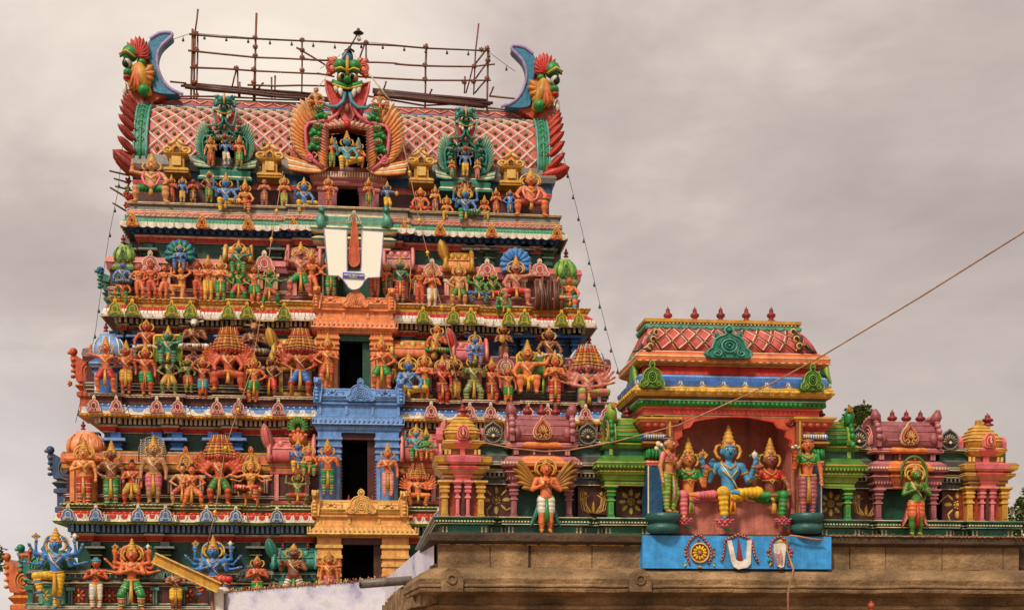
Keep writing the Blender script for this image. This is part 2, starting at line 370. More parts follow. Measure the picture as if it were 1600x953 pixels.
# ================================================================ statues
LEGS = {   # pelvis height, then (knee, ankle, toe) for the left and right of the picture
 'stand': (.50, ((-.06,-.015,.27), (-.058,.0,.035), (-.07,-.07,.018)), ((.06,-.015,.27), (.058,.0,.035), (.07,-.07,.018))),
 'contra': (.49, ((-.05,-.01,.27), (-.03,.0,.035), (-.04,-.07,.018)), ((.11,-.05,.27), (.09,.0,.035), (.13,-.06,.018))),
 'contraL': (.49, ((-.11,-.05,.27), (-.09,.0,.035), (-.13,-.06,.018)), ((.05,-.01,.27), (.03,.0,.035), (.04,-.07,.018))),
 'wide': (.46, ((-.14,-.06,.26), (-.13,.0,.035), (-.17,-.06,.018)), ((.14,-.06,.26), (.13,.0,.035), (.17,-.06,.018))),
 'lungeL': (.44, ((-.19,-.08,.29), (-.19,.0,.035), (-.25,-.05,.018)), ((.11,-.03,.24), (.17,.0,.035), (.21,-.06,.018))),
 'lungeR': (.44, ((-.11,-.03,.24), (-.17,.0,.035), (-.21,-.06,.018)), ((.19,-.08,.29), (.19,.0,.035), (.25,-.05,.018))),
 'squat': (.28, ((-.23,-.12,.27), (-.15,-.02,.035), (-.2,-.08,.018)), ((.23,-.12,.27), (.15,-.02,.035), (.2,-.08,.018))),
 'seat': (.27, ((-.13,-.2,.29), (-.12,-.2,.035), (-.13,-.27,.018)), ((.13,-.2,.29), (.12,-.2,.035), (.13,-.27,.018))),
 'wseat': (.34, ((-.2,-.15,.30), (-.2,-.12,.035), (-.25,-.17,.018)), ((.2,-.15,.30), (.2,-.12,.035), (.25,-.17,.018))),
 'lalL': (.30, ((-.105,-.19,.31), (-.095,-.18,.035), (-.11,-.24,.018)), ((.27,-.1,.32), (.06,-.2,.30), (-.01,-.22,.30))),
 'lalR': (.30, ((-.27,-.1,.32), (-.06,-.2,.30), (.01,-.22,.30)), ((.105,-.19,.31), (.095,-.18,.035), (.11,-.24,.018))),
  'throneL': (.27, ((-.10,-.19,.285), (-.085,-.18,.035), (-.10,-.24,.018)), ((.255,-.12,.295), (.05,-.2,.28), (-.02,-.22,.28))),
 'throneR': (.27, ((-.255,-.12,.295), (-.05,-.2,.28), (.02,-.22,.28)), ((.10,-.19,.285), (.085,-.18,.035), (.10,-.24,.018))),
 'cross': (.07, ((-.19,-.1,.06), (.03,-.17,.05), (.08,-.18,.045)), ((.19,-.1,.06), (-.03,-.2,.055), (-.08,-.21,.05))),
 'lift': (.52, ((-.22,-.12,.50), (-.17,-.1,.26), (-.22,-.16,.24)), ((.03,-.02,.27), (.0,.0,.035), (.0,-.07,.018))),
 'kneel': (.24, ((-.14,-.15,.22), (-.13,.04,.04), (-.13,.1,.03)), ((.14,-.15,.22), (.12,-.14,.035), (.14,-.2,.018))),
}
ARMS = {'down': ((.05,.01,-.17), (.055,-.03,-.33)), 'hip': ((.115,.02,-.14), (.0,-.05,-.23)), 'up': ((.13,-.02,.03), (.12,-.03,.20)), 'upin': ((.11,-.02,.1), (.02,-.02,.24)),
 'bless': ((.06,-.02,-.15), (.06,-.12,-.01)), 'nama': ((.06,-.03,-.15), (-.118,-.135,-.07)), 'chest': ((.05,-.04,-.14), (-.09,-.11,-.10)), 'fold': ((.05,-.06,-.13), (-.18,-.105,-.08)),
 'out': ((.14,.0,-.05), (.27,-.03,-.01)), 'knee': ((.08,-.05,-.15), (.06,-.16,-.24)), 'hold': ((.06,-.01,-.16), (.06,-.12,-.14)), 'lap': ((.07,-.03,-.16), (-.07,-.14,-.2)),
 'upout': ((.15,-.02,.01), (.22,-.03,.15)), 'reach': ((.12,-.05,-.05), (.2,-.1,-.12)), 'gone': None, 'side': ((.09,-.02,-.13), (.13,-.07,.02))}
TOPS = {'tall': .68, 'cap': .60, 'hair': .535, 'bun': .585, 'turban': .57, 'multi': .77, 'none': .515, 'beast': .60}
def along_pts(a, b, t): return tuple(a[i]+(b[i]-a[i])*t for i in range(3))
def fig(x, yt, yf, Y, label, legs='stand', arms='down,down', skin='orange', cloth='red', cut='dhoti', crown='tall', sash='gold', fan=0, fem=0, halo=0, fat=0.0,
        head='man', hold=(None, None), garland=None, res=.0125, name=None, group=None, fingers=False, turn=0.0, trim='gold', moust=0, headcol=None, cloth2=None, wd=1.0, base=None, ups=None, cat='statue', thick=1.0, hs=1.24, bx=1.17, blouse=None):
    P, lg, rg = LEGS[legs]; lgs = {-1: lg, 1: rg}
    aL, aR = arms.split(',')
    if crown == 'tall' and (int(x)*7+int(yt)) % 5 < 2 and not fingers: halo = 1
    if fingers: hs = min(hs, 1.2); bx = min(bx, 1.06)
    ZH = P+.385
    def HT(v): return (v[0]*hs, v[1]*hs, ZH+(v[2]-ZH)*hs)
    tot = ZH+(TOPS[crown]-.385)*hs
    zf, zt = WZ(x, yf, Y), WZ(x, yt, Y); S = (zt-zf)/tot
    loc = Vector((WX(x, Y), Y, zf))
    R = thing(name or 'deity_statue', loc, label, cat, group)
    hx = headcol or skin
    F = .86 if fem else 1.0
    body = [('e', (0,0,P+.01), (.082+.012*fem+fat*.3,.062+fat*.3,.06)), ('c', (0,-.005-fat*.5,P+.05), (0,0,P+.2), (.062+fat)*(1-.12*fem), .076+fat*.4),
            ('e', (0,-.008,P+.235), (.108*F+fat*.3,.068,.078)), ('c', (-.115*F,0,P+.297), (.115*F,0,P+.297), .04, .04), ('c', (0,0,P+.31), (0,-.006,P+.39), .031, .029)]
    if fem: body += [('e', (q*.05,-.062,P+.235), (.038,.04,.038)) for q in (-1, 1)]
    else: body += [('e', (q*.045,-.052,P+.25), (.045,.024,.034)) for q in (-1, 1)]
    hc = [('e', (0,-.012,P+.445), (.055,.062,.07)), ('e', (0,-.028,P+.408), (.037,.04,.036)), ('c', (0,-.072,P+.45), (0,-.086,P+.428), .008, .0135)]
    hc += [('e', (q*.057,-.002,P+.435), (.012,.02,.026)) for q in (-1, 1)]
    if head == 'monkey': hc += [('e', (0,-.06,P+.415), (.036,.045,.03))]
    if head == 'lion': hc += [('e', (0,-.055,P+.42), (.04,.045,.035)), ('e', (-.06,.0,P+.49), (.02,.015,.02)), ('e', (.06,.0,P+.49), (.02,.015,.02))]
    if head in ('bull', 'deer'): hc = [('e', (0,-.01,P+.45), (.05,.06,.055)), ('c', (0,-.04,P+.45), (0,-.13,P+.39), .042, .028), ('c', (-.04,0,P+.46), (-.115,-.01,P+.47), .018, .01), ('c', (.04,0,P+.46), (.115,-.01,P+.47), .018, .01)]
    if head == 'bird': hc += [('c', (0,-.07,P+.44), (0,-.13,P+.41), .022, .006)]
    hc = [('e', HT(p[1]), tuple(q*hs for q in p[2])) if p[0] == 'e' else ('c', HT(p[1]), HT(p[2]), p[3]*hs, p[4]*hs) for p in hc]
    if headcol: blob_obj('head', R, hc, res, headcol, S, .02, turn, bx)
    elif head != 'gone': body += hc
    hands = []
    for s_, an in ((-1, aL), (1, aR)):
        if ARMS[an] is None: continue
        E, H = ARMS[an]; sh = (s_*.135*F, 0, P+.297)
        el = (sh[0]+s_*E[0]*wd, E[1], sh[2]+E[2]); hd = (sh[0]+s_*H[0]*wd, H[1], sh[2]+H[2]); hands.append((s_, sh, el, hd))
    if ups:   # a second, upper pair of arms
        for s_ in (-1, 1):
            E, H = ARMS[ups]; sh = (s_*.125*F, .02, P+.30); hands.append((s_, sh, (sh[0]+s_*E[0], .02, sh[2]+E[2]), (sh[0]+s_*H[0], -.02, sh[2]+H[2])))
    for k in range(fan):
        for s_ in (-1, 1):
            a = math.radians(-42+(112/(max(fan-1, 1)))*k); r1, r2 = .15, .28; sh = (s_*.12*F, .035, P+.28)
            el = (sh[0]+s_*r1*math.cos(a), .05+.02*(k % 2), sh[2]+r1*math.sin(a)-.02); b_ = a+.42
            hands.append((s_, sh, el, (sh[0]+s_*r2*math.cos(b_)*.98, .0+.02*(k % 2), sh[2]+r2*math.sin(b_))))
    thn = .8 if fan else 1.0
    jws = []
    def jw(nm):
        q = M(); jws.append((q, nm)); return q
    for hi_, (s_, sh, el, hd) in enumerate(hands):
        t2 = thn if hi_ >= 2 else 1.0
        body += [('c', sh, el, .037*t2*thick*F, .029*t2*thick), ('c', el, hd, .029*t2*thick, .019*t2)]
        d = Vector(hd)-Vector(el); d.normalize()
        if not fingers:
            pe = Vector(hd)+d*.035; body += [('c', hd, tuple(pe), .022*t2, .016*t2), ('c', hd, tuple(Vector(hd)+d*.02+Vector((-s_*.022,-.01,.006))), .01, .008)]
        else:
            pm = Vector(hd)+d*.018; side = d.cross(Vector((0, -1, 0)));
            if side.length < .2: side = Vector((1, 0, 0))
            side.normalize(); body.append(('c', hd, tuple(pm), .018, .022))
            for q, fl in ((-1.5, .034), (-.5, .042), (.5, .044), (1.5, .036)):
                b0 = pm+side*(q*.0095)+d*.014; b1_ = b0+d*fl*.55+side*q*.0015+Vector((0, -.003, 0)); b2_ = b1_+d*fl*.45+Vector((0, -.012, 0))
                body += [('c', tuple(b0), tuple(b1_), .0058, .0054), ('c', tuple(b1_), tuple(b2_), .0054, .0044)]
            tb = pm-side*(s_*-.018)-d*.004; body += [('c', tuple(tb), tuple(tb+side*(s_*.018)+d*.018+Vector((0, -.006, 0))), .0075, .0055)]
        for t, r in ((.45, .040*t2*F), ):
            p = Vector(along_pts(sh, el, t)); q = (Vector(el)-Vector(sh)).normalized(); jw('armlet').tube([p-q*.009, p, p+q*.009], [r*.98, r*1.1, r*.98], trim, 8)
        p = Vector(along_pts(el, hd, .82)); jw('bracelet').tube([p-d*.008, p+d*.008], [.027*t2]*2, trim, 8)
    gar = []; hipx = .05
    bare = []
    for s_ in (-1, 1):
        kn, an_, to = lgs[s_]; hp = (s_*hipx, 0, P-.005)
        body += [('c', hp, kn, .062*thick, .045*thick), ('c', kn, along_pts(kn, an_, .45), .043*thick, .043*thick), ('c', along_pts(kn, an_, .4), an_, .043*thick, .024), ('c', an_, to, .024, .019)]
        if cut == 'dhoti':
            gar += [('c', hp, kn, .073, .056*min(1,thick+.05), .0034, 26), ('c', kn, along_pts(kn, an_, .86), .053*min(1,thick+.05), .040, .0038, 26)]
        elif cut == 'shorts': gar += [('c', hp, along_pts(hp, kn, .72), .078, .07, .004, 16)]
        elif cut == 'stripe': gar += [('c', hp, kn, .07, .056, .006, 44), ('c', kn, along_pts(kn, an_, .9), .055, .038, .006, 44)]
        if cut in ('stripe', 'dhoti') and not fingers:
            gt = jw('garment_trim')
            for A_, B_, ts in ((hp, kn, (.45, .75)), (kn, an_, (.25, .5, .75))):
                q = (Vector(B_)-Vector(A_)).normalized()
                for t_ in ts: p = Vector(along_pts(A_, B_, t_)); rr_ = (.078-.018*t_ if A_ is hp else .062-.018*t_); gt.tube([p-q*.006, p+q*.006], [rr_]*2, 'lgold' if cut == 'dhoti' else 'cream', 8)
        for t in (.93,):
            p = Vector(along_pts(kn, an_, t)); q = (Vector(an_)-Vector(kn)).normalized(); jw('anklet').tube([p-q*.012, p+q*.012], [.034, .034], trim, 8)
    if cut != 'none': gar += [('e', (0,0,P+.012), (.098,.078,.06))]
    c_, s2 = math.cos(turn), math.sin(turn)
    kv = .012 if fingers else .02
    blob_obj('body', R, body, res, skin, S, kv if fingers else .022, turn, bx)
    if gar: blob_obj('garment', R, gar, res, cloth, S, .012 if fingers else .018, turn, bx)
    if blouse:
        bl = [('e', (0,-.004,P+.245), (.112*F,.074,.06)), ('c', (-.11*F,0,P+.297), (.11*F,0,P+.297), .044, .044)]+([('e', (q*.05,-.064,P+.235), (.043,.045,.043)) for q in (-1, 1)] if fem else [])
        for s_, sh, el, hd in hands[:2]: bl.append(('c', sh, along_pts(sh, el, .42), .043*F*thick, .039*thick*F))
        blob_obj('blouse', R, bl, res, blouse, S, .012, turn, bx)
    T = Matrix.Rotation(turn, 4, 'Z') @ Matrix.Diagonal((S*bx, S, S, 1))
    def fin(m_, nm):
        if not m_.v: return
        if nm in ('eyes', 'lips', 'moustache', 'crown', 'hair', 'turban', 'ear_ornament', 'halo', 'head'): m_.v = [HT(v) for v in m_.v]
        m_.v = [tuple(T @ Vector(v)) for v in m_.v]
        o = bpy.data.objects.new(nm, m_.mesh(nm)); COL.objects.link(o); o.parent = R
    if cut != 'none':
        sm_ = M()
        kz = min(lgs[-1][0][2], lgs[1][0][2])
        yb = min(lgs[-1][0][1], lgs[1][0][1])*.4-.075
        z1 = max(.05, P-.34) if P > .4 else max(.03, P-.2)
        if legs in ('cross',): z1 = P-.02
        sm_.tube([(0,-.082,P+.02), (.006,yb-.01,(P+z1)/2), (0,yb-.005,z1)], [.018, .026, .036], sash, 8, flat=.5, up=(0, 1, 0))
        if cloth2: sm_.tube([(0,-.086,P-.0), (0,yb-.022,(P+z1)/2+.02), (0,yb-.02,z1+.02)], [.008, .012, .017], cloth2, 6, flat=.6, up=(0, 1, 0))
        fin(sm_, 'sash')
        ring = [(math.cos(a)*.1, math.sin(a)*.083, P+.055-.022*max(0, -math.sin(a))) for a in [2*PI*k/14 for k in range(14)]]
        jw('belt').tube(ring, .0135, trim, 6, closed=True)
    jew = jw('necklace')
    jew.tube([(-.07,.0,P+.35), (-.052,-.06,P+.30), (0,-.088,P+.262), (.052,-.06,P+.30), (.07,.0,P+.35)], .0105, trim, 6)
    jew.tube([(-.085,.0,P+.335), (-.07,-.068,P+.25), (0,-.1-fat*.4,P+.165), (.07,-.068,P+.25), (.085,.0,P+.335)], .0075, 'lgold' if not garland else trim, 6)
    if not fem: jw('sacred_thread').tube([(-.085,-.035,P+.33), (-.03,-.095,P+.22), (.04,-.088-fat,P+.12), (.085,-.04,P+.06)], .0065, 'cream', 5)
    if fem: jw('breast_band').tube([(-.1,.0,P+.205), (-.06,-.085,P+.2), (0,-.09,P+.205), (.06,-.085,P+.2), (.1,.0,P+.205)], .012, trim, 6)
    for q_, nm_ in jws: fin(q_, nm_)
    if garland:
        g = M(); g.tube([(-.1,-.02,P+.34), (-.12,-.09,P+.2), (-.08,-.12-fat,P+.04), (0,-.13-fat,P-.02), (.08,-.12-fat,P+.04), (.12,-.09,P+.2), (.1,-.02,P+.34)], .018, garland, 8); fin(g, 'garland')
    if head not in ('gone',):
        ey = M(); fz = P+.452; fy = -.066
        if head in ('bull', 'deer'):
            for q in (-1, 1): ey.ell(q*.032,-.055,P+.462,.01,.01,.011,'black',6,4)
            for q in (-1, 1): ey.tube([(q*.025,0,P+.49), (q*.07,-.01,P+.52), (q*.06,-.01,P+.585)] if head == 'bull' else [(q*.02,0,P+.49), (q*.05,0,P+.56), (q*.1,0,P+.6)], [.014, .01, .003], 'lgold', 6)
            ey.ell(0,-.155,P+.385,.018,.008,.012,'black',6,4)
        else:
            for q in (-1, 1):
                ey.ell(q*.024,fy,fz,.0145,.0085,.0085,'white',8,5); ey.ell(q*.023,fy-.0062,fz,.0062,.005,.0072,'black',6,4)
                ey.tube([(q*.008,fy-.004,fz+.017), (q*.024,fy-.005,fz+.022), (q*.041,fy+.006,fz+.015)], .003, 'black', 4)
            ey.ell(0,fy-.001,fz+.03,.004,.005,.013,'red' if skin != 'red' else 'white',6,4)
        fin(ey, 'eyes')
        if head not in ('bull', 'deer'):
            lp = M(); yy = -.070 if head not in ('monkey', 'lion') else -.1
            lp.tube([(-.017,yy+.004,P+.408), (0,yy-.002,P+.406), (.017,yy+.004,P+.408)], [.003, .0062, .003], 'dred', 5); fin(lp, 'lips')
            if moust:
                ms = M(); ms.tube([(-.04,-.066,P+.424), (-.018,-.078,P+.417), (0,-.082,P+.421), (.018,-.078,P+.417), (.04,-.066,P+.424)], [.004, .009, .006, .009, .004], 'black', 5); fin(ms, 'moustache')
        cm = M(); cz = P+.478
        if crown == 'tall' or crown == 'cap':
            k = .19 if crown == 'tall' else .11
            pr = [(.062,-.02), (.066,.0), (.06,.012), (.05,.02), (.054,.034), (.06,.05), (.045,.066), (.04,.08), (.047,.095), (.034,.112), (.029,.125), (.036,.137), (.022,.155), (.019,.167), (.024,.177), (.011,.195), (.014,.205), (.0,.225)]
            cm.lathe([(r, z*k/.225 if z > 0 else z) for r, z in pr], 0, 0, cz, trim, 12)
            for q in (-1, 0, 1): cm.ell(q*.036,-.052+abs(q)*.018,cz+.02,.012,.01,.022,'lgold' if q else 'red',6,5)
        if crown == 'beast': cm.lathe([(.055,-.01), (.062,.01), (.05,.03), (.055,.045), (.03,.08), (.0,.12)], 0, .01, cz, trim, 10)
        if crown == 'turban': cm.tube([(math.cos(a)*.055, math.sin(a)*.058, cz+.005) for a in [2*PI*k/12 for k in range(12)]], .022, cloth2 or 'aqua', 8, closed=True); cm.ell(0,0,cz+.03,.045,.045,.04,cloth2 or 'aqua')
        if crown in ('hair', 'bun'):
            cm.ell(0,.012,P+.463,.064,.064,.068,'black',12,8)
            if crown == 'bun': cm.ell(0,.02,P+.545,.034,.034,.038,'black',8,6); cm.tube([(math.cos(a)*.03, .02+math.sin(a)*.03, P+.52) for a in [2*PI*k/8 for k in range(8)]], .006, trim, 5, closed=True)
            else: cm.tube([(math.cos(a)*.062, .002+math.sin(a)*.064, P+.495) for a in [2*PI*k/12 for k in range(12)]], .0055, trim, 5, closed=True)
            cm.v = [(v[0], v[1]+ (.012 if v[1] < -.03 and v[2] < P+.485 else 0), v[2]) for v in cm.v]
        if crown == 'multi':
            nh = 9
            for k in range(nh):
                hm = M()
                t = (k-(nh-1)/2)/((nh-1)/2); bx = t*.18; dz = -.012*abs(t); yb = -.03+.07*abs(t)
                if abs(t) > .05:
                    hm.ell(bx, yb, P+.445+dz, .031, .045, .052, hx, 8, 6); hm.ell(bx, yb-.042, P+.435+dz, .009, .012, .012, hx, 5, 4)
                    for q in (-1, 1): hm.ell(bx+q*.014, yb-.04, P+.455+dz, .007, .006, .005, 'white', 5, 4); hm.ell(bx+q*.014, yb-.045, P+.455+dz, .003, .004, .004, 'black', 4, 3)
                    hm.tube([(bx-.012, yb-.042, P+.415+dz), (bx+.012, yb-.042, P+.415+dz)], .004, 'dred', 4)
                fin(hm, 'head')
                cm.tube([(bx, yb-.01, P+.48+dz), (bx*.9, yb-.015, P+.54), (bx*.72, yb-.01, P+.62), (bx*.6, yb, P+.685), (bx*.58, yb, P+.70), (bx*.56, yb, P+.72), (bx*.54, yb, P+.745), (bx*.53, yb, P+.77)], [.028, .024, .02, .016, .021, .009, .012, .002], trim if k % 2 else 'rust', 8)
                for hz in (.53, .58, .63): cm.tube([(bx*(1.43-hz*1.0)-.026+ (hz-.53)*.08, yb-.036, P+hz), (bx*(1.43-hz*1.0)+.026-(hz-.53)*.08, yb-.036, P+hz)], .006, 'lgold', 5)
                cm.tube([(bx-.026, yb-.03, P+.487+dz), (bx, yb-.05, P+.485+dz), (bx+.026, yb-.03, P+.487+dz)], .009, 'lgold', 5)
                cm.tube([(bx*.66-.02, yb-.025, P+.655), (bx*.66+.02, yb-.025, P+.655)], .008, 'red', 5)
        if cm.v: fin(cm, {'hair': 'hair', 'bun': 'hair', 'turban': 'turban'}.get(crown, 'crown'))
        if crown in ('tall', 'cap', 'beast', 'multi') or halo:
            for q in (-1, 1):
                hm = M(); hm.tube([(q*.055,.02,P+.50), (q*.09,.02,P+.485), (q*.105,.02,P+.44), (q*.09,.01,P+.395), (q*.066,-.01,P+.375)], [.01, .014, .016, .014, .01], trim if crown != 'multi' else hx, 6); fin(hm, 'ear_ornament')
            if halo: hm = M(); hm.tube([(math.cos(a)*.125, .03, P+.455+math.sin(a)*.125) for a in [PI*(-.15+1.3*k/14) for k in range(15)]], .012, 'lgold', 6); fin(hm, 'halo')
    # things in the hands, one with the statue
    for i_, hh in enumerate(hold):
        if not hh or i_ >= len(hands): continue
        s_, sh, el, hd = hands[i_]; hxp, hy, hz = hd; m_ = M(); nm = hh
        if hh == 'mace': m_.tube([(hxp,hy-.03,hz-.0), (hxp,hy-.03,.07)], [.012, .014], 'gold', 8); m_.lathe([(.02,.0), (.045,.02), (.05,.05), (.03,.085), (.01,.1)], hxp, hy-.03, .01, 'gold', 10)
        elif hh == 'sword': m_.tube([(hxp,hy-.01,hz-.02), (hxp,hy-.02,hz+.03)], .01, 'gold', 6); m_.tube([(hxp,hy-.02,hz+.03), (hxp+s_*.03,hy-.02,hz+.16), (hxp+s_*.0,hy-.02,hz+.27)], [.02, .026, .004], 'grey', 6, flat=.3, up=(0, 1, 0))
        elif hh == 'bow': m_.tube([(hxp+s_*.0,hy-.02,hz+.4), (hxp+s_*.045,hy-.02,hz+.2), (hxp+s_*.02,hy-.02,hz), (hxp+s_*.045,hy-.02,hz-.15), (hxp,hy-.02,.05)], [.006, .012, .014, .012, .006], 'gold', 6)
        elif hh == 'spear': m_.tube([(hxp,hy-.02,hz+.35), (hxp+s_*.01,hy-.02,.02)], .008, 'gold', 6); m_.tube([(hxp,hy-.02,hz+.35), (hxp,hy-.02,hz+.39), (hxp,hy-.02,hz+.45)], [.008, .024, .002], 'lgold', 6, flat=.4, up=(0, 1, 0))
        elif hh in ('discus', 'conch'):
            zc = hz+.085
            if hh == 'discus':
                for r_ in (.036, .022): m_.tube([(hxp+math.cos(a)*r_, hy, zc+math.sin(a)*r_) for a in [2*PI*k/12 for k in range(12)]], .0075, 'gold', 6, closed=True)
                m_.ell(hxp, hy, zc, .014, .014, .014, 'red', 6, 4)
            else: m_.lathe([(.006,-.04), (.02,-.02), (.032,.01), (.028,.028), (.012,.042), (0,.05)], hxp, hy, zc, 'white', 10)
            for q in (-1, 1): m_.ell(hxp+q*.045, hy, zc, .012, .008, .016, 'green', 6, 4)
            m_.ell(hxp, hy, zc+.05, .008, .008, .014, 'gold', 6, 4)
        elif hh == 'lotus':
            for q in range(-2, 3): m_.petal((hxp, hy-.02, hz+.04), (hxp+q*.02, hy-.025, hz+.1-abs(q)*.012), .022, .012, 'rose')
            m_.tube([(hxp, hy-.01, hz-.02), (hxp, hy-.02, hz+.05)], .006, 'green', 5)
        elif hh == 'whisk':
            m_.tube([(hxp, hy-.02, hz-.03), (hxp+.005, hy-.03, hz+.06)], [.008, .012], 'gold', 6); 
            for q in range(7): a = PI*q/6; m_.ell(hxp+.036*math.cos(a), hy-.03, hz+.105+.03*math.sin(a), .03, .024, .026, 'cream' if q % 2 else 'grey', 6, 5)
        elif hh == 'shield': m_.lathe([(.0,-.03), (.05,-.02), (.085,.0), (.075,.006), (.0,.006)], 0, 0, 0, 'gold', 14); m_.v = [(v[0]*.8+hxp, hy-.03+v[2]*1.0, v[1]*1.3+hz) for v in m_.v]; 
        elif hh == 'club': m_.tube([(hxp,hy-.03,hz+.0), (hxp+s_*.01,hy-.05,.03)], [.012, .024], 'gold', 8)
        if m_.v: fin(m_, nm)
    if base == 'lotus':
        for s_ in (-1, 1):
            an_ = lgs[s_][2]
            if lgs[s_][1][2] > .1: continue
            m_ = M(); cx_, cy_ = (lgs[s_][1][0]+an_[0])/2, (lgs[s_][1][1]+an_[1])/2
            for ring_, (zz, rr, hh_) in enumerate(((-.005, .055, .05), (-.03, .05, .045), (-.055, .038, .04))):
                for k in range(9):
                    a = 2*PI*k/9+ring_*.35; m_.petal((cx_+math.cos(a)*rr*.35, cy_+math.sin(a)*rr*.35, zz-.02), (cx_+math.cos(a)*rr*1.75, cy_+math.sin(a)*rr*1.75, zz+.012), .055, .014, 'rose', None, nrm=(math.cos(a)*.3, math.sin(a)*.3, -1))
            m_.tube([(cx_, cy_, -.05), (cx_+.02, cy_, -.085), (cx_+.06, cy_-.01, -.105)], [.024, .022, .015], 'green', 8)
            m_.lathe([(.02,-.07), (.06,-.03), (.075,-.01), (.06,.0)], cx_, cy_, 0, 'rose', 12); fin(m_, 'lotus_pedestal')
    return R, S, T, fin
# ================================================================ ground
def tex_mat(name, cols, scale, rough=0.85, bump=0.5, bdist=0.03, stretch=(1, 1, 1), det=8, pos=(0.3, 0.7)):
    m = bpy.data.materials.new(name); m.use_nodes = True; n = m.node_tree.nodes; l = m.node_tree.links
    p = n['Principled BSDF']; p.inputs['Roughness'].default_value = rough
    g = n.new('ShaderNodeNewGeometry'); mp_ = n.new('ShaderNodeMapping'); mp_.inputs['Scale'].default_value = stretch; l.new(g.outputs['Position'], mp_.inputs[0])
    t = n.new('ShaderNodeTexNoise'); t.inputs['Scale'].default_value = scale; t.inputs['Detail'].default_value = det; t.inputs['Roughness'].default_value = 0.65; l.new(mp_.outputs[0], t.inputs['Vector'])
    r = n.new('ShaderNodeValToRGB'); el_ = r.color_ramp.elements; el_[0].position = pos[0]; el_[1].position = pos[1]
    el_[0].color = (*lin(cols[0]), 1); el_[1].color = (*lin(cols[-1]), 1)
    for i, c in enumerate(cols[1:-1]): e_ = el_.new(pos[0]+(pos[1]-pos[0])*(i+1)/(len(cols)-1)); e_.color = (*lin(c), 1)
    l.new(t.outputs[0], r.inputs[0])
    t2 = n.new('ShaderNodeTexNoise'); t2.inputs['Scale'].default_value = scale*6; t2.inputs['Detail'].default_value = 8; l.new(g.outputs['Position'], t2.inputs['Vector'])
    ad = n.new('ShaderNodeMath'); ad.operation = 'ADD'; l.new(t.outputs[0], ad.inputs[0]); l.new(t2.outputs[0], ad.inputs[1])
    b = n.new('ShaderNodeBump'); b.inputs['Strength'].default_value = bump; b.inputs['Distance'].default_value = bdist; l.new(ad.outputs[0], b.inputs['Height']); l.new(b.outputs[0], p.inputs['Normal'])
    l.new(r.outputs[0], p.inputs['Base Color']); return m, r, p, t, t2
_mats['earth'] = tex_mat('packed_earth', [(120, 96, 72), (160, 132, 100)], 0.4)[0]
g_ = M(); g_.box(-2500, 2500, -2500, 2500, -0.5, 0, 'earth'); g_.build('ground', kind='structure')
# ================================================================ great gate tower
XC = WX(556, 46.5)
TW = thing('temple_tower', (XC, 50, 0), 'tall tapering temple gate tower painted in many colours, topped by a red lattice barrel roof', 'tower')
def kudu_mesh(c1, c2, c3, name='arch_ornament', knobc=None, wide=1.0):
    m = M(); L_ = [(-.5,0),(-.57,.1),(-.55,.24),(-.44,.33),(-.41,.47),(-.37,.62),(-.26,.74),(-.12,.8),(-.07,.86),(-.12,.95),(-.08,1.07),(0,1.13)]
    out = L_+[(-x, z) for x, z in L_[-2::-1]]
    m.prism(out, -.1, .12, c1)
    m.tube([(x, -.1, z) for x, z in out], .036, c2, 5)
    for r in (.2, .11): m.tube([(math.cos(a)*r, -.12, .42+math.sin(a)*r*1.15) for a in [2*PI*k/14 for k in range(14)]], .03, c2 if r > .15 else c3, 5, closed=True)
    m.ell(0,-.12,.42,.055,.05,.06,c3,8,5)
    for q in (-1, 1):
        m.tube([(q*(.31+.13*(1-t*.75)*math.cos(PI*.5+t*8)), -.12, .15+.12*(1-t*.75)*math.sin(PI*.5+t*8)) for t in [k/14 for k in range(15)]], .026, c2, 5)
        m.tube([(q*.12, -.12, .08), (q*.14, -.12, .18), (q*.22, -.12, .28), (q*.27, -.12, .42), (q*.2, -.12, .62), (q*.06, -.12, .74)], .026, c3, 5)
    m.ell(0,-.08,.97,.085,.1,.1,knobc or c2,8,6)
    return m.mesh(name)
def lathe_mesh(name, prof, c, n=12): m = M(); m.lathe(prof, 0, 0, 0, c, n); return m.mesh(name)
KAL = [(.5,0),(.5,.08),(.34,.12),(.3,.2),(.2,.24),(.42,.32),(.5,.42),(.42,.52),(.2,.58),(.26,.64),(.18,.7),(.24,.76),(.1,.84),(.0,1.0)]
finial_m = lathe_mesh('finial', KAL, 'dred')
def finial(x, y0, y1, Y, parent, w=None, xr=None):
    xr = xr or x; h = (y1-y0)/PXM(xr, Y); wdd = w or h*.52
    return inst(finial_m, 'finial', parent, (WX(x, Y), Y, WZ(xr, y1, Y)), (wdd, wdd, h))
INS = .56
def mirrored(segs, Yf, axis):
    X = [(WX(a, Yf-.58)+INS, WX(b, Yf-.58)-(INS if i < len(segs)-1 else .3)) for i, (a, b) in enumerate(segs)]; ax_ = WX(axis, Yf)
    return X+[(2*ax_-b, 2*ax_-a) for a, b in X[::-1]]
def mkplan(Xs, Yf, rec):
    out = [(Xs[0][0], Yf+6.5)]
    for i, (a, b) in enumerate(Xs):
        out += [(a, Yf), (b, Yf)]
        if i < len(Xs)-1: out += [(b, Yf+rec), (Xs[i+1][0], Yf+rec)]
    return out+[(Xs[-1][1], Yf+6.5)]
XR = 300
def prof(Yf, rows): return [(o, WZ(XR, y, Yf-o), c) for o, y, c in rows]
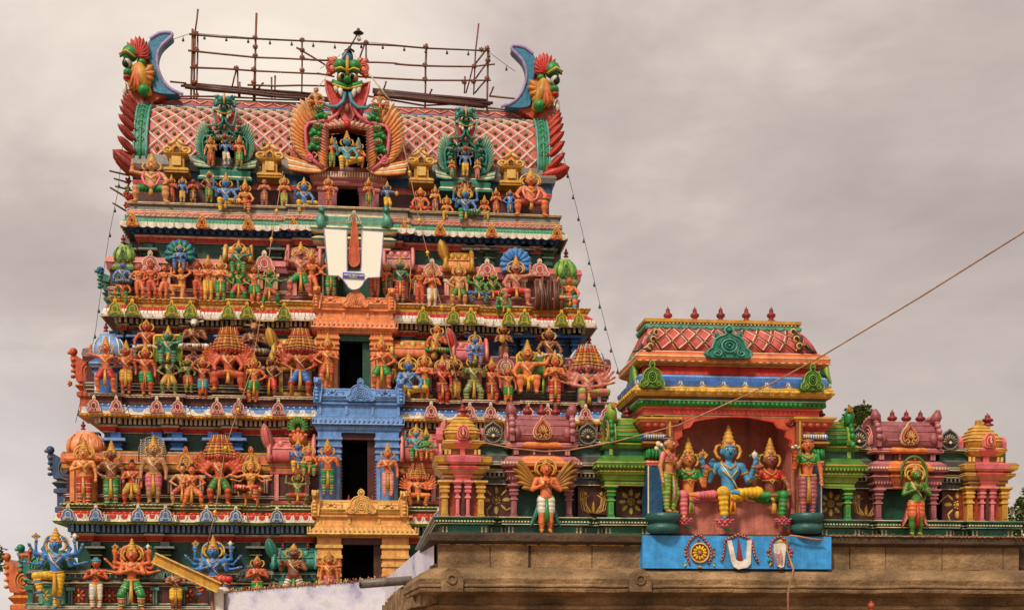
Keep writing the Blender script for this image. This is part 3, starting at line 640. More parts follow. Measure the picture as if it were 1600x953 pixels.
def pilaster(m, xc, Y, z0, z1, wdt, c1, c2, dep=.3):
    h = z1-z0; w_ = wdt/2
    rband(m, xc-w_*.6, xc+w_*.6, Y, Y+dep, [(0.0,z0,c1),(0,z0+h*.42,c2),(.05,z0+h*.42,c1),(.05,z0+h*.50,c1),(.0,z0+h*.53,c1),(0,z0+h*.58,c2),(.10,z0+h*.60,c2),(.10,z0+h*.62,c1),(.03,z0+h*.66,c1),(.1,z0+h*.74,c1),(.02,z0+h*.78,c2),(.22,z0+h*.80,c2),(.22,z0+h*.82,c1),(.2,z0+h*.86,c1),(.04,z0+h*.88,c1),(.04,z1,c1)])
TIERS = [
 dict(Yf=45.6, ax=560, segs=[(84,166),(200,275),(307,385),(415,500)], rec=.25,
   co=[(0,846,'cream'),(.03,845,'red'),(.05,843.5,'red'),(.10,837,'cream'),(.12,835.5,'cream'),(.12,834,'navy'),(.12,820,'blue'),(.3,819,'mgreen'),(.56,818.5,'lgreen'),(.58,817,'mgreen'),(.6,814.5,'lgreen'),(.56,813.5,'white'),(.53,808,'orange'),(.46,803,'red'),(.34,799,'dred'),(.28,798,'mgreen'),(.28,795,'green'),(.34,794,'mgreen'),(.34,790,'lgreen'),(.40,789,'lgreen'),(.40,787.5,'mgreen'),(-.1,787.5,'mgreen')],
   dent=(.13,821,832,'lblue',.16), lobe=(.535,804.5,10,'white','red',.30,False), kud=([106.6,150,216,259,323,368.6,433], 790, 815, 19.5, ('blue','cream','lblue')),
   wall='dgreen', wy=(846,960), red=[]),
 dict(Yf=46.5, ax=555, segs=[(127,200),(227,297),(322,391),(418,497)], rec=.25,
   co=[(0,677,'cream'),(.03,675.5,'red'),(.05,674,'red'),(.10,668,'cream'),(.12,666.5,'cream'),(.12,665,'navy'),(.12,654,'blue'),(.3,653.5,'gold'),(.56,653,'gold'),(.60,651,'yellow'),(.61,647.5,'lgold'),(.57,646.5,'white'),(.53,641,'lblue'),(.46,637,'blue'),(.34,633,'navy'),(.28,632,'maroon'),(.28,629,'cream'),(.29,628.5,'maroon'),(.32,622,'rust'),(.37,621,'cream'),(.38,620,'maroon'),(.38,617,'cream'),(-.1,617,'maroon')],
   dent=(.13,655,664,'cream',.16), lobe=(.535,638,8,'white','lblue',.42,False), kud=([147,182,245,278,339,373,435], 621, 646, 18.5, ('rose','cream','dred')),
   wall='dgreen', wy=(677,790)),
 dict(Yf=47.4, ax=553, segs=[(159,218),(256,314),(343,397),(430,495)], rec=.22,
   co=[(0,518,'cream'),(.03,517,'red'),(.05,516,'red'),(.10,511,'cream'),(.12,510,'cream'),(.12,508.5,'navy'),(.12,498,'blue'),(.3,497,'maroon'),(.60,496.5,'dred'),(.56,493,'white'),(.54,489,'white'),(.5,484.5,'red'),(.36,480,'dred'),(.28,479,'gold'),(.28,473,'orange'),(.33,472,'gold'),(.36,467.5,'lgold'),(.38,466.5,'gold'),(-.1,466,'gold')],
   dent=(.13,499,508,'cream',.16), lobe=(.545,489,9,'white',None,.36,True), kud=([180,207,268.5,297.5,357,386,444], 470, 496, 19.5, ('mgreen','yellow','lgreen')),
   wall='navyb', wy=(518,620)),
 dict(Yf=48.3, ax=545, segs=[(190,442)], rec=.22,
   co=[(0,381,'cream'),(.03,380,'pink'),(.06,379,'red'),(.08,373,'lpink'),(.12,371,'lpink'),(.12,369,'navy'),(.12,362,'blue'),(.26,359,'navy'),(.50,357,'cream'),(.54,355,'white'),(.50,351,'green'),(.44,346,'lteal'),(.34,343,'dgreen'),(.34,341,'lpink'),(.36,339,'pink'),(.36,334,'cream'),(.30,333,'pink'),(.28,332,'dgrey'),(.28,331,'grey'),(.26,322,'grey'),(.34,321,'cream'),(.36,318.5,'grey'),(-.1,318.5,'grey')],
   dent=(.14,361,368,'blue',.26), lobe=(.52,349,9,'white',None,.30,False), kud=([206.6,315.7,388,458.5], 335, 356, 16, ('orange','yellow','dred')),
   wall='dgreen', wy=(381,470)),
]
kud_cache = {}
for ti, t in enumerate(TIERS):
    Yf = t['Yf']; Xs = mirrored(t['segs'], Yf, t['ax'])
    if ti == 3:
        a = WX(445, Yf)+.4; b = WX(642, Yf)-.4; Xl = WX(190, Yf-.5)+.5; Xr = WX(885, Yf-.5)-.5
        plan = [(Xl, Yf+6.5), (Xl, Yf), (a, Yf), (a, Yf-.2), (b, Yf-.2), (b, Yf), (Xr, Yf), (Xr, Yf+6.5)]
    else: plan = mkplan(Xs, Yf, t['rec'])
    t['plan'] = plan; t['Xs'] = (plan[0][0], plan[-1][0])
    m = M(); band(m, plan, prof(Yf, t['co'])); piping(m, plan, prof(Yf, t['co']), 'cream', .02)
    for (oa, ya_, ob, yb_, c_, st_) in {1: ((.44, 636, .545, 643.5, 'blue', .13),), 2: ((.47, 482.5, .555, 491, 'red', .12),), 0: ((.44, 802, .545, 809, 'dred', .13),), 3: ((.40, 345, .51, 350.5, 'dgreen', .12),)}[ti]:
        pa = list(along(plan, oa, st_)); 
        for x_, y_, dx_, dy_, s_ in pa:
            nx_, ny_ = dy_, -dx_; e_ = ob-oa; m.tube([(x_, y_, WZ(XR, ya_, Yf-oa)), (x_+nx_*e_, y_+ny_*e_, WZ(XR, yb_, Yf-ob))], .017, c_, 4)
    o, ya, yb, c, st = t['dent']; dentils(m, plan, o, st, st*.5, WZ(XR, yb, Yf), WZ(XR, ya, Yf), c, .10)
    o, ya, hp, c, c2, st, pt = t['lobe']; lobes(m, plan, o, st, WZ(XR, ya, Yf-o), hp/PXM(XR, Yf), c, c2, pt, .035)
    for o_, y_, st_, r_, c_ in {0: ((.30, 819, .12, .028, 'lgold'), (.45, 801, .2, .03, 'lorange'), (.41, 788.5, .14, .025, 'lgreen')), 1: ((.40, 634, .2, .03, 'white'), (.62, 650, .16, .028, 'orange'), (.39, 619, .16, .025, 'lmauve')), 2: ((.42, 482, .2, .03, 'lpink'), (.39, 467, .16, .025, 'lgold'), (.13, 512.5, .2, .03, 'peach')), 3: ((.38, 337, .18, .026, 'cream'), (.12, 374, .18, .026, 'red'))}[ti]:
        for x_, yy_, dx_, dy_, s_ in along(plan, o_, st_): m.ell(x_, yy_, WZ(XR, y_, Yf-o_), r_*1.4, r_, r_, c_, 5, 3)
    zt_ = WZ(XR, t['co'][-1][1], Yf+.1)-.004; m.box(plan[0][0]+.05, plan[-1][0]-.05, Yf-.04, Yf+6.4, zt_-.05, zt_, t['co'][-1][2])
    m.build('cornice', TW)
    # wall below the cornice
    z1 = WZ(XR, t['wy'][0], Yf); z0 = WZ(XR, t['wy'][1], Yf-1.2) if ti else 0.0
    m = M(); band(m, plan, [(-.06, z0, t['wall']), (-.06, z1+.02, t['wall']), (.02, z1+.02, t['wall'])]); m.build('wall', TW)
    # kudu arches
    xs, yt, yb, wpx, cc = t['kud']
    km = kudu_mesh(*cc); hs = (yb-yt)/PXM(300, Yf)/1.13; ws = wpx/PXM(300, Yf)
    Yk = Yf-.66; axX = WX(t['ax'], Yk)
    Xk = [WX(x, Yk) for x in xs]
    rights = [2*axX-x for x in Xk[::-1]]
    if ti == 3: rights = [WX(x, Yk) for x in (632, 688, 768, 870)]
    if ti == 2: rights = [WX(x, Yk) for x in (661, 708, 735.5, 795, 819.5, 877, 904)]
    zk = WZ(XR, yb, Yk)
    for X in Xk+rights:
        if ti and abs(X-axX) < 1.0: continue
        if ti == 2 and X > axX: X = X-.0
        inst(km, 'arch_ornament', TW, (X, Yk, zk), (ws, .5, hs))

# --- pilasters, mid level string courses and plinth mouldings of each tier
def midband(ti, Yw, rows, px0, px1, gap=None):
    m = M(); X0, X1 = WX(px0, Yw), WX(px1, Yw)
    plan = [(X0, Yw+3), (X0, Yw), (X1, Yw), (X1, Yw+3)]
    if gap:
        ga, gb_ = WX(gap[0], Yw), WX(gap[1], Yw)
        for P_ in ([(X0, Yw+3), (X0, Yw), (ga, Yw), (ga, Yw+.3)], [(gb_, Yw+.3), (gb_, Yw), (X1, Yw), (X1, Yw+3)]): band(m, P_, prof(Yw, rows))
    else: band(m, plan, prof(Yw, rows))
    piping(m, plan[1:3] if not gap else [(X0, Yw), (ga, Yw)], prof(Yw, rows), 'cream', .014)
    return m, plan
# tier 2 (between cornice 1 and cornice 2)
def cols_row(xs, Y, ya, yb, wpx, c1, c2):
    for x in xs:
        m = M(); pilaster(m, WX(x, Y), Y, WZ(x, yb, Y), WZ(x, ya, Y), wpx/PXM(x, Y), c1, c2); m.build('pilaster', TW)
R_ = lambda xs, ax: [2*ax-x for x in xs]
px_t2 = [147,181,245,277,333,370]; cols_row(px_t2+[718, 742], 46.42, 675, 745, 20, 'blue', 'lblue')
m, pl = midband(1, 46.1, [(.0,790,'maroon'),(.0,787,'cream'),(.06,786,'maroon'),(.06,778,'cream'),(.1,777,'maroon'),(.1,774,'cream'),(.0,773,'maroon'),(.0,738,'cream'),(.1,737,'brown'),(.12,733,'gold'),(.14,727,'brown'),(.16,724,'orange'),(.16,712,'brown'),(.1,708,'gold'),(.0,706,'brown'),(-.5,706,'brown')], 104, 1000, (520, 600))
dentils(m, pl, .06, .12, .03, WZ(300, 786, 46), WZ(300, 778, 46), 'cream', .02)
for k in range(60):
    x = 104+k*12
    if 515 < x < 605: continue
    m.box(WX(x, 45.9)-.012, WX(x, 45.9)+.012, 45.92, 45.96, WZ(300, 726, 46), WZ(300, 713, 46), 'gold')
m.build('string_course', TW)
# tier 3
px_t3 = [178,214,262,300,350,392]; cols_row(px_t3+[700,740,795,822,872,900], 47.32, 517, 575, 18, 'navyb', 'blue')
m, pl = midband(2, 47.0, [(.0,620,'maroon'),(.0,612,'cream'),(.06,611,'dgrey'),(.06,606,'cream'),(.1,605,'dgrey'),(.1,601,'cream'),(.0,600,'maroon'),(.0,568,'cream'),(.1,567,'maroon'),(.12,560,'lmauve'),(.14,556,'maroon'),(.1,548,'lmauve'),(.0,546,'maroon'),(-.5,546,'maroon')], 135, 948, (518, 592))
dentils(m, pl, .06, .3, .05, WZ(300, 612, 47), WZ(300, 601, 47), 'cream', .02); m.build('string_course', TW)
# tier 4
px_t4 = [200,232,296,300,356,366,440]; cols_row([200,232,290,362,432,735,765,820,856], 48.22, 381, 440, 17, 'dgreen', 'grey')
m, pl = midband(3, 47.95, [(.0,470,'maroon'),(.0,466,'cream'),(.06,465,'mauve'),(.06,456,'cream'),(.1,455,'mauve'),(.1,452,'cream'),(.0,451,'maroon'),(.0,424,'cream'),(.1,423,'mauve'),(.12,414,'lpink'),(.16,412,'pink'),(.12,405,'lpink'),(.0,404,'mauve'),(-.4,404,'mauve')], 172, 902, (518, 592))
dentils(m, pl, .06, .45, .05, WZ(300, 466, 47.9), WZ(300, 452, 47.9), 'cream', .02); m.build('string_course', TW)
# tier 1: black mouldings, floral panels, base
m, pl = midband(0, 45.3, [(.0,1010,'dgrey'),(.1,953,'grey'),(.0,948,'dgreen'),(.0,944,'cream'),(.02,943,'maroon'),(.02,916,'cream'),(.06,915,'dgrey'),(.12,912,'cream'),(.16,910,'dgrey'),(.1,906,'grey'),(.18,902,'dgrey'),(.2,896,'grey'),(.1,891,'dgrey'),(.0,889,'dgrey'),(-.4,888,'dgrey')], 52, 700, (520, 610))
for k in range(46): x = 100+k*9; m.box(WX(x, 45.1)-.015, WX(x, 45.1)+.015, 45.1, 45.14, WZ(300, 903, 45.2), WZ(300, 895, 45.2), 'lteal')
m.build('string_course', TW)
for x in (68, 123, 171, 236, 292, 375, 438):
    fl = M(); c = W(x, 930, 45.27); r_ = 12/PXM(x, 45.3)
    for k in range(8):
        a = 2*PI*k/8; fl.petal((c.x+math.cos(a)*r_*.3, c.y, c.z+math.sin(a)*r_*.3), (c.x+math.cos(a)*r_, c.y, c.z+math.sin(a)*r_), r_*.5, .04, 'gold' if x < 80 else 'rust', None)
    fl.ell(c.x, c.y, c.z, r_*.24, .05, r_*.24, 'lgold', 8, 5)
    for q in (-1, 1): fl.tube([(c.x+q*r_*1.25, c.y+.01, c.z-r_), (c.x+q*r_*1.25, c.y+.01, c.z+r_*.9)], .025, 'dgreen', 4)
    fl.build('floral_panel', TW)
m, pl = midband(0, 45.0, [(0,953,'cream'),(0,951,'grey'),(.1,950,'grey'),(.1,947,'cream'),(-.6,947,'grey')], 44, 700)
band(m, [(WX(44, 45), 49), (WX(44, 45), 45), (WX(700, 45), 45), (WX(700, 45), 49)], [(0, 0, 'dgrey'), (0, WZ(300, 953, 45), 'dgrey')]); m.build('plinth', TW)
cols_row([150,258,352,400], 45.5, 846, 900, 17, 'dgrey', 'olive')
# core closing the tops
m = M()
for t in TIERS: pass
m.box(WX(190, 49), WX(880, 49), 49.6, 57, 0, WZ(300, 330, 49), 'grey'); m.build('core', TW)

for x0, x1, y0, y1, Y, c1, c2, st_ in ((165, 420, 770, 742, 45.97, 'mauve', 'cream', 25), (200, 425, 600, 572, 46.85, 'mauve', 'lpink', 23), (625, 880, 612, 582, 46.85, 'mauve', 'lpink', 23), (214, 440, 452, 428, 47.8, 'lpink', 'cream', 24), (650, 862, 462, 436, 47.8, 'lpink', 'cream', 24), (110, 430, 944, 917, 45.17, 'dgrey', 'lteal', 44)):
    x = x0
    while x < x1:
        m = M()
        X_ = WX(x, Y); z0_, z1_ = WZ(x, y0, Y), WZ(x, y1, Y); m.box(X_-.09, X_+.09, Y, Y+.1, z0_, z1_, c1); m.box(X_-.055, X_-.03, Y-.012, Y-.001, z0_, z1_, c2); m.box(X_+.03, X_+.055, Y-.012, Y-.001, z0_, z1_, c2); m.box(X_-.14, X_+.14, Y-.03, Y-.013, z1_-.1, z1_, c2)
        x += st_; m.build('pilaster', TW)
# --- corner domed pavilions
def kuta(x0, x1, yb, ye, yt, Y, cb, cd, cl, fc='gold', sq=.75, front=True):
    X0, X1 = WX(x0, Y), WX(x1, Y); cx = (X0+X1)/2; wd_ = X1-X0; xm = (x0+x1)/2
    z = lambda y: WZ(xm, y, Y)
    m = M(); i_ = wd_*.14; zb, ze = z(yb), z(ye)
    rband(m, X0+i_, X1-i_, Y+i_*.3, Y+wd_, [(0.05,zb,cb),(.05,zb+.08,cl),(0,zb+.09,cb),(0,ze-.5,cl),(.06,ze-.48,cb),(.06,ze-.42,cb),(.0,ze-.4,cb),(.03,ze-.3,cl),(i_*.9,ze-.26,cb),(i_,ze-.18,cl),(i_*.8,ze-.15,cb),(i_*.4,ze-.06,cl),(.0,ze-.05,cb),(0,ze+.02,cb)])
    for q in (-1, 1):
        m.box(cx+q*wd_*.28-.06, cx+q*wd_*.28+.06, Y+i_*.3-.05, Y+i_*.3+.05, zb, ze-.5, cl)
    o = m.build('corner_pavilion', TW)
    m = M(); H = z(yt)-ze; r = wd_/2*.98
    m.lathe([(r*.7,-.04),(r*.74,.0),(r*.95,H*.10),(r,H*.3),(r*.97,H*.5),(r*.86,H*.68),(r*.66,H*.84),(r*.5,H*.92),(r*.52,H*.95),(r*.46,H*1.0),(.0,H*1.02)], cx, Y+wd_*.5, ze, cd, 20, sq, rot=PI/20)
    for k in range(8):
        a = -PI/2+(k-3.5)*PI/7; 
        pts = []
        for rr, hh in ((.97,.12),(1.02,.3),(.99,.5),(.88,.68),(.68,.84)):
            q = 1+sq*(1/max(abs(math.cos(a)), abs(math.sin(a)))-1); pts.append((cx+r*rr*q*math.cos(a), Y+wd_*.5+r*rr*q*math.sin(a), ze+H*hh))
        m.tube(pts, .03, cl, 5)
    d = m.build('dome', o)
    if front: inst(kudu_mesh(cb, cl, cd), 'arch_ornament', o, (cx, Y+.02, ze+.02), (wd_*.42, .5, H*.55))
    finial(xm, yt-15, yt, Y+wd_*.5, o)
    return o
kuta(100, 160, 787, 708, 671, 45.9, 'orange', 'peach', 'lorange')
kuta(50, 112, 947, 892, 858, 45.2, 'teal', 'green', 'lteal')
kuta(139, 192, 617, 560, 518, 46.8, 'blue', 'lblue', 'white')
kuta(893, 948, 640, 578, 537, 46.8, 'blue', 'lblue', 'white')
kuta(175, 210, 467, 410, 380, 47.7, 'olive', 'lgreen', 'mgreen')
kuta(866, 903, 488, 434, 402, 47.7, 'olive', 'lgreen', 'green')
# --- barrel roofed pavilions beside the porches
def sala(x0, x1, yb, ye, yt, Y, cb, cd, cl, wall='maroon', horn=(0, 0)):
    X0, X1 = WX(x0, Y), WX(x1, Y); xm = (x0+x1)/2; z = lambda y: WZ(xm, y, Y); zb, ze, zt = z(yb), z(ye), z(yt); H = zt-ze; dpt = .9
    m = M(); rband(m, X0+.12, X1-.12, Y+.15, Y+dpt+.2, [(.08,zb,cb),(.08,zb+.1,cl),(0,zb+.12,wall),(0,ze-.42,cl),(.1,ze-.38,cb),(.1,ze-.3,cl),(.02,ze-.28,cb),(.12,ze-.16,cl),(.12,ze-.12,cb),(.0,ze-.05,cb),(0,ze+.02,cb)])
    for X in (X0+.16, X1-.3):
        m.box(X, X+.14, Y+.05, Y+.14, zb+.1, ze-.4, cl)
    o = m.build('barrel_pavilion', TW)
    m = M(); pr = [(Y+dpt/2-dpt*.62*math.cos(a)*(1.0), ze+H*PW(a,.8)) for a in [PI*k/14 for k in range(15)]]
    m.prismx(pr, X0+.08, X1-.08, cd, True)
    for q in range(2, 7, 2): m.tube([(X0+.1, pr[q][0]-.01, pr[q][1]+.01), (X1-.1, pr[q][0]-.01, pr[q][1]+.01)], .028, cl, 5)
    for k in range(3):
        X = X0+(X1-X0)*(k+1)/4; y_, z_ = pr[3]; m.ell(X, y_-.01, z_+.02, .1, .06, .12, cl, 8, 5)
    m.build('barrel_roof', o)
    for X, hn in ((X0, horn[0]), (X1, horn[1])):
        g = M(); s_ = 1.15
        out = [(Y+dpt/2-dpt*.62*math.cos(a)*s_, ze-.02+H*PW(a,.8)*s_) for a in [PI*k/14 for k in range(15)]]
        g.prismx(out, X-.07, X+.07, cb); g.tube([(X, a_, b_) for a_, b_ in out], .06, cl, 6)
        if hn:
            g.petal((X, Y-.05, ze+H*.5), (X+(-.18 if X == X0 else .18), Y-.1, ze+H*1.45), .3, .14, cb, cl); g.ell(X, Y-.12, ze+H*.15, .13, .12, .16, cb, 8, 6)
        g.build('gable', o)
    return o
sala(421, 490, 787, 722, 682, 45.9, 'pink', 'pink', 'lpink', horn=(1, 0))
sala(628, 688, 787, 722, 676, 45.9, 'pink', 'pink', 'lpink', horn=(0, 1))
sala(428, 494, 617, 560, 528, 46.8, 'gold', 'orange', 'lgold', horn=(1, 0))
sala(612, 678, 620, 560, 530, 46.8, 'gold', 'orange', 'lgold', horn=(0, 1))
sala(708, 760, 630, 565, 530, 46.9, 'red', 'rose', 'lpink', horn=(1, 0))
sala(450, 500, 466, 418, 384, 47.7, 'mauve', 'lmauve', 'lpink', horn=(0, 0))
sala(600, 645, 470, 422, 388, 47.7, 'mauve', 'lmauve', 'lpink')
sala(352, 392, 466, 410, 383, 47.75, 'gold', 'orange', 'lgold', horn=(0, 0))
sala(696, 737, 478, 425, 392, 47.75, 'gold', 'lorange', 'gold', horn=(1, 0))
sala(428, 494, 960, 888, 856, 45.05, 'teal', 'teal', 'lteal', wall='dgreen', horn=(1, 0))
for x, y0, y1 in ((442,846,857),(461,846,857),(481,846,857)): finial(x, y0, y1, 45.3, TW)
# kudu screens half way up the walls
for pos, cc, Y, wpx, yt, yb in (([235, 296.5, 413], ('rose','cream','pink'), 47.7, 28, 392, 424), ([675, 761, 843], ('rose','cream','pink'), 47.7, 27, 405, 432),
      ([290, 392], ('gold','orange','lgold'), 45.85, 27, 698, 735), ([303, 372], ('mauve','lpink','maroon'), 46.75, 30, 548, 570), ([695, 790], ('mauve','lpink','cream'), 46.75, 30, 552, 585), ([268, 385, 250], ('dgrey','grey','lteal'), 45.1, 26, 882, 908), ([390], ('dgrey','grey','lteal'), 45.05, 26, 882, 908)):
    km = kudu_mesh(*cc)
    for x in pos: inst(km, 'arch_ornament', TW, (WX(x, Y), Y, WZ(x, yb, Y)), (wpx/PXM(x, Y), .5, (yb-yt)/PXM(x, Y)/1.13))

# --- porches round the central openings
def porch(Y, door, body, yb, ybeam, eave, ys, shala, top, c, cl, cd, frame=None, dy=None):
    z = lambda y, x=555: WZ(x, y, Y)
    X = lambda x: WX(x, Y)
    piers = []
    for a, b in ((body[0], door[0]), (door[1], body[1])):
        o = M(); piers.append(o)
        o.box(X(a), X(b), Y, Y+1.0, z(yb), z(ybeam), c)
        w_ = (X(b)-X(a)); h = z(ybeam)-z(yb); zb_ = z(yb); xm = (X(a)+X(b))/2
        for q in (-1, 1): o.box(xm+q*w_*.38-.05, xm+q*w_*.38+.05, Y-.05, Y-.003, zb_, zb_+h*.62, cl)
        for t0, t1, oo in ((.62,.65,.06),(.65,.72,.03),(.72,.75,.08),(.75,.8,.02),(.8,.83,.1),(.83,.9,.05),(.9,.93,.12),(.93,1.0,.05)):
            o.box(X(a)-oo*.6, X(b)+oo*.6, Y-oo-.004, Y+.8, zb_+h*t0, zb_+h*t1, cl if oo > .07 else c)
    main = None
    r = M(); ex0, ex1, ey0, ey1 = eave
    bx0, bx1 = X(body[0]), X(body[1]); ov = bx0-X(ex0)
    rband(r, bx0, bx1, Y, Y+1.1, [(.04,z(ybeam)-.0,c),(.06,z(ybeam-3),cl),(.1,z(ybeam-4),c),(.12,z(ys[0]),cl),(ov*.9,z(ey1)+.02,cd),(ov,z(ey1)+.06,cl),(ov*.96,z(ey1)+.1,c),(ov*.8,z((ey0+ey1)/2+1),c),(ov*.5,z(ey0),cl),(.1,z(ey0)+.03,c),(.1,z(ys[1]),cl),(.06,z(ys[1])+.02,c),(.06,z(ys[2]),cl),(.16,z(ys[2])+.03,c),(.16,z(ys[2])+.09,cl),(.02,z(ys[2])+.1,c)])
    pl_ = [(bx0, Y+1.1), (bx0, Y), (bx1, Y), (bx1, Y+1.1)]
    dentils(r, pl_, ov*.93, .16, .06, z(ey1)+.14, z(ey1)+.3, cl, .02)
    for k in range(4):
        xx = bx0+(bx1-bx0)*(k+.02)/3.05; r.box(xx, xx+.08, Y-.10, Y-.05, z(ys[1])+.03, z(ys[2])-.01, cl)
    for k in range(24):
        xx = bx0+(bx1-bx0)*(k+.5)/24; r.box(xx-.02, xx+.02, Y-.14, Y-.1, z(ys[0]+2), z(ys[0]), cl)
    main = r.build('door_porch', TW)
    for o in piers: o.build('pier', main)
    d = M(); yt_ = dy or ybeam
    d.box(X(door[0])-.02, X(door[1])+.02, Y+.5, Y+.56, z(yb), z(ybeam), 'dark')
    d.build('opening', main)  # solid black sheet behind the piers: doorway shade put into colour
    if frame:
        f = M(); fw = .10
        f.box(X(door[0]), X(door[1]), Y+.1, Y+.49, z(ybeam+10), z(ybeam)-.004, frame)
        f.box(X(door[0]), X(door[0])+fw*.5, Y+.1, Y+.49, z(yb), z(ybeam+10), frame); f.box(X(door[1])-fw*3, X(door[1]), Y+.3, Y+.49, z(yb), z(ybeam+10), frame)
        for k in range(22): zz = z(yb)+(z(ybeam)-z(yb))*k/22; f.ell(X(door[0])+.03, Y+.08, zz, .02, .02, .02, 'lpink', 5, 3); f.ell(X(door[1])-.03, Y+.08, zz, .02, .02, .02, 'lpink', 5, 3)
        f.build('door_frame', main)
    s = M(); sx0, sx1, sy0, sy1 = shala; ze = z(sy1)+.08; H = z(sy0)-ze
    pr = [(Y+.45-.6*math.cos(a), ze+H*PW(a,.75)) for a in [PI*k/14 for k in range(15)]]
    s.prismx(pr, X(sx0), X(sx1), c, True)
    for q in (1, 4): s.tube([(X(sx0), pr[q][0]-.02, pr[q][1]), (X(sx1), pr[q][0]-.02, pr[q][1])], .035, cl, 5)
    for q in (-1, 1):
        xm = (X(sx0)+X(sx1))/2+q*(X(sx1)-X(sx0))*.34; zc = ze+H*.5
        for k in range(6): a = 2*PI*k/6; s.ell(xm+.11*math.cos(a), Y-.13, zc+.09*math.sin(a), .07, .04, .05, cl, 6, 4)
        s.tube([(xm-.34, Y-.15, zc-.14), (xm-.34, Y-.13, zc+.14), (xm+.34, Y-.13, zc+.14), (xm+.34, Y-.15, zc-.14)], .02, cl, 5, closed=True)
    s.build('barrel_roof', main)
    for q, xx in ((-1, X(sx0)), (1, X(sx1))):   # lion headed horns at the ends
        g = M(); zt_ = z(top)
        out = [(xx-q*.02, ze-.05), (xx+q*.2, ze-.05), (xx+q*.2, ze+H*.5), (xx+q*.14, ze+H*.9), (xx+q*.18, ze+H*1.25), (xx+q*.02, ze+H*1.3), (xx-q*.08, ze+H*.9)]
        g.prism(out, Y-.2, Y+.9, c); g.tube([(a_, Y-.2, b_) for a_, b_ in out], .03, cl, 5, closed=True)
        g.ell(xx+q*.08, Y-.22, ze+H*1.22, .13, .16, .14, c, 8, 6); g.ell(xx+q*.1, Y-.36, ze+H*1.15, .08, .09, .07, cl, 6, 5)
        for e_ in (-1, 1): g.ell(xx+q*.08+e_*.09, Y-.2, ze+H*1.38, .04, .05, .07, cl, 6, 4); g.ell(xx+q*.08+e_*.05, Y-.36, ze+H*1.27, .022, .02, .022, 'black', 5, 3)
        for k in range(4): g.ell(xx+q*.1, Y-.2, ze+H*(.1+.22*k), .09, .1, .07, cl if k % 2 else c, 6, 4)
        g.build('horn', main)
    inst(kudu_mesh(c, cl, cl, wide=1.2), 'arch_ornament', main, (X((sx0+sx1)/2)+.05, Y-.18, z(ys[2])+.12), ((X(sx1)-X(sx0))*.31, .7, (z(top)-z(ys[2])-.1)/1.13))
    return main
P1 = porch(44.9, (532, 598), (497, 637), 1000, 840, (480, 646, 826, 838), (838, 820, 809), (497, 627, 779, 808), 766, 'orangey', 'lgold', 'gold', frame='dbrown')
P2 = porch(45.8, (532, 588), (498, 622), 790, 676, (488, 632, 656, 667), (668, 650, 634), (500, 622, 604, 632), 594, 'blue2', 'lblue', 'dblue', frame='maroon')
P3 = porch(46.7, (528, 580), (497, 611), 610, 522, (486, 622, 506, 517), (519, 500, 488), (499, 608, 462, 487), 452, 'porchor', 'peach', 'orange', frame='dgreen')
for xs, y0, y1, Y in (((545, 582), 775, 790, 45.5), ((540, 575), 615, 632, 46.3), ((522, 587), 455, 470, 47.3)):
    for x in xs: finial(x, y0-3, y1, Y, TW)
# tier 4 porch, green, behind the board
m = M(); Yp = 47.75
X = lambda x: WX(x, Yp)
z = lambda y: WZ(555, y, Yp)
for a, b in ((500, 528), (580, 606)):
    m = M(); m.box(X(a), X(b), Yp, Yp+1, z(470), z(392), 'dgreen'); 
    for q in (.12, .82): m.box(X(a)+(X(b)-X(a))*q, X(a)+(X(b)-X(a))*q+.05, Yp-.04, Yp-.002, z(466), z(400), 'cream')
    m.build('pillar', TW)
m = M(); rband(m, X(500), X(606), Yp, Yp+1, [(0,z(394),'mauve'),(.1,z(391),'lpink'),(.1,z(388),'lteal'),(.0,z(385),'cream'),(.25,z(380),'lteal'),(.3,z(377),'cream'),(.1,z(371),'dgreen'),(.1,z(367),'cream'),(.3,z(364),'lteal'),(.34,z(361),'cream'),(.2,z(357),'lteal'),(.1,z(352),'cream'),(.14,z(350),'lteal'),(.14,z(341),'cream'),(0,z(337),'lteal')])
pr = M()
m.build('door_porch', TW)
m = M(); m.box(X(526), X(582), Yp+.5, Yp+.6, z(470), z(394), 'dark'); m.build('opening', TW)  # black board closes the doorway, its inner darkness painted on
for q, x in ((-1, 503), (1, 603)):
    m = M(); c = W(x, 345, 47.5); m.tube([(c.x, c.y, c.z-.25), (c.x+q*.05, c.y, c.z), (c.x, c.y, c.z+.3)], [.17, .15, .1], 'lteal', 8); m.ell(c.x, c.y-.05, c.z+.36, .13, .15, .13, 'teal', 8, 6); m.ell(c.x, c.y-.18, c.z+.32, .07, .09, .06, 'lteal', 6, 5); m.build('lion_head', TW)
inst(kudu_mesh('lteal', 'cream', 'grey'), 'arch_ornament', TW, (WX(553, 47.4), 47.4, WZ(553, 351, 47.4)), (.45, .5, .42))

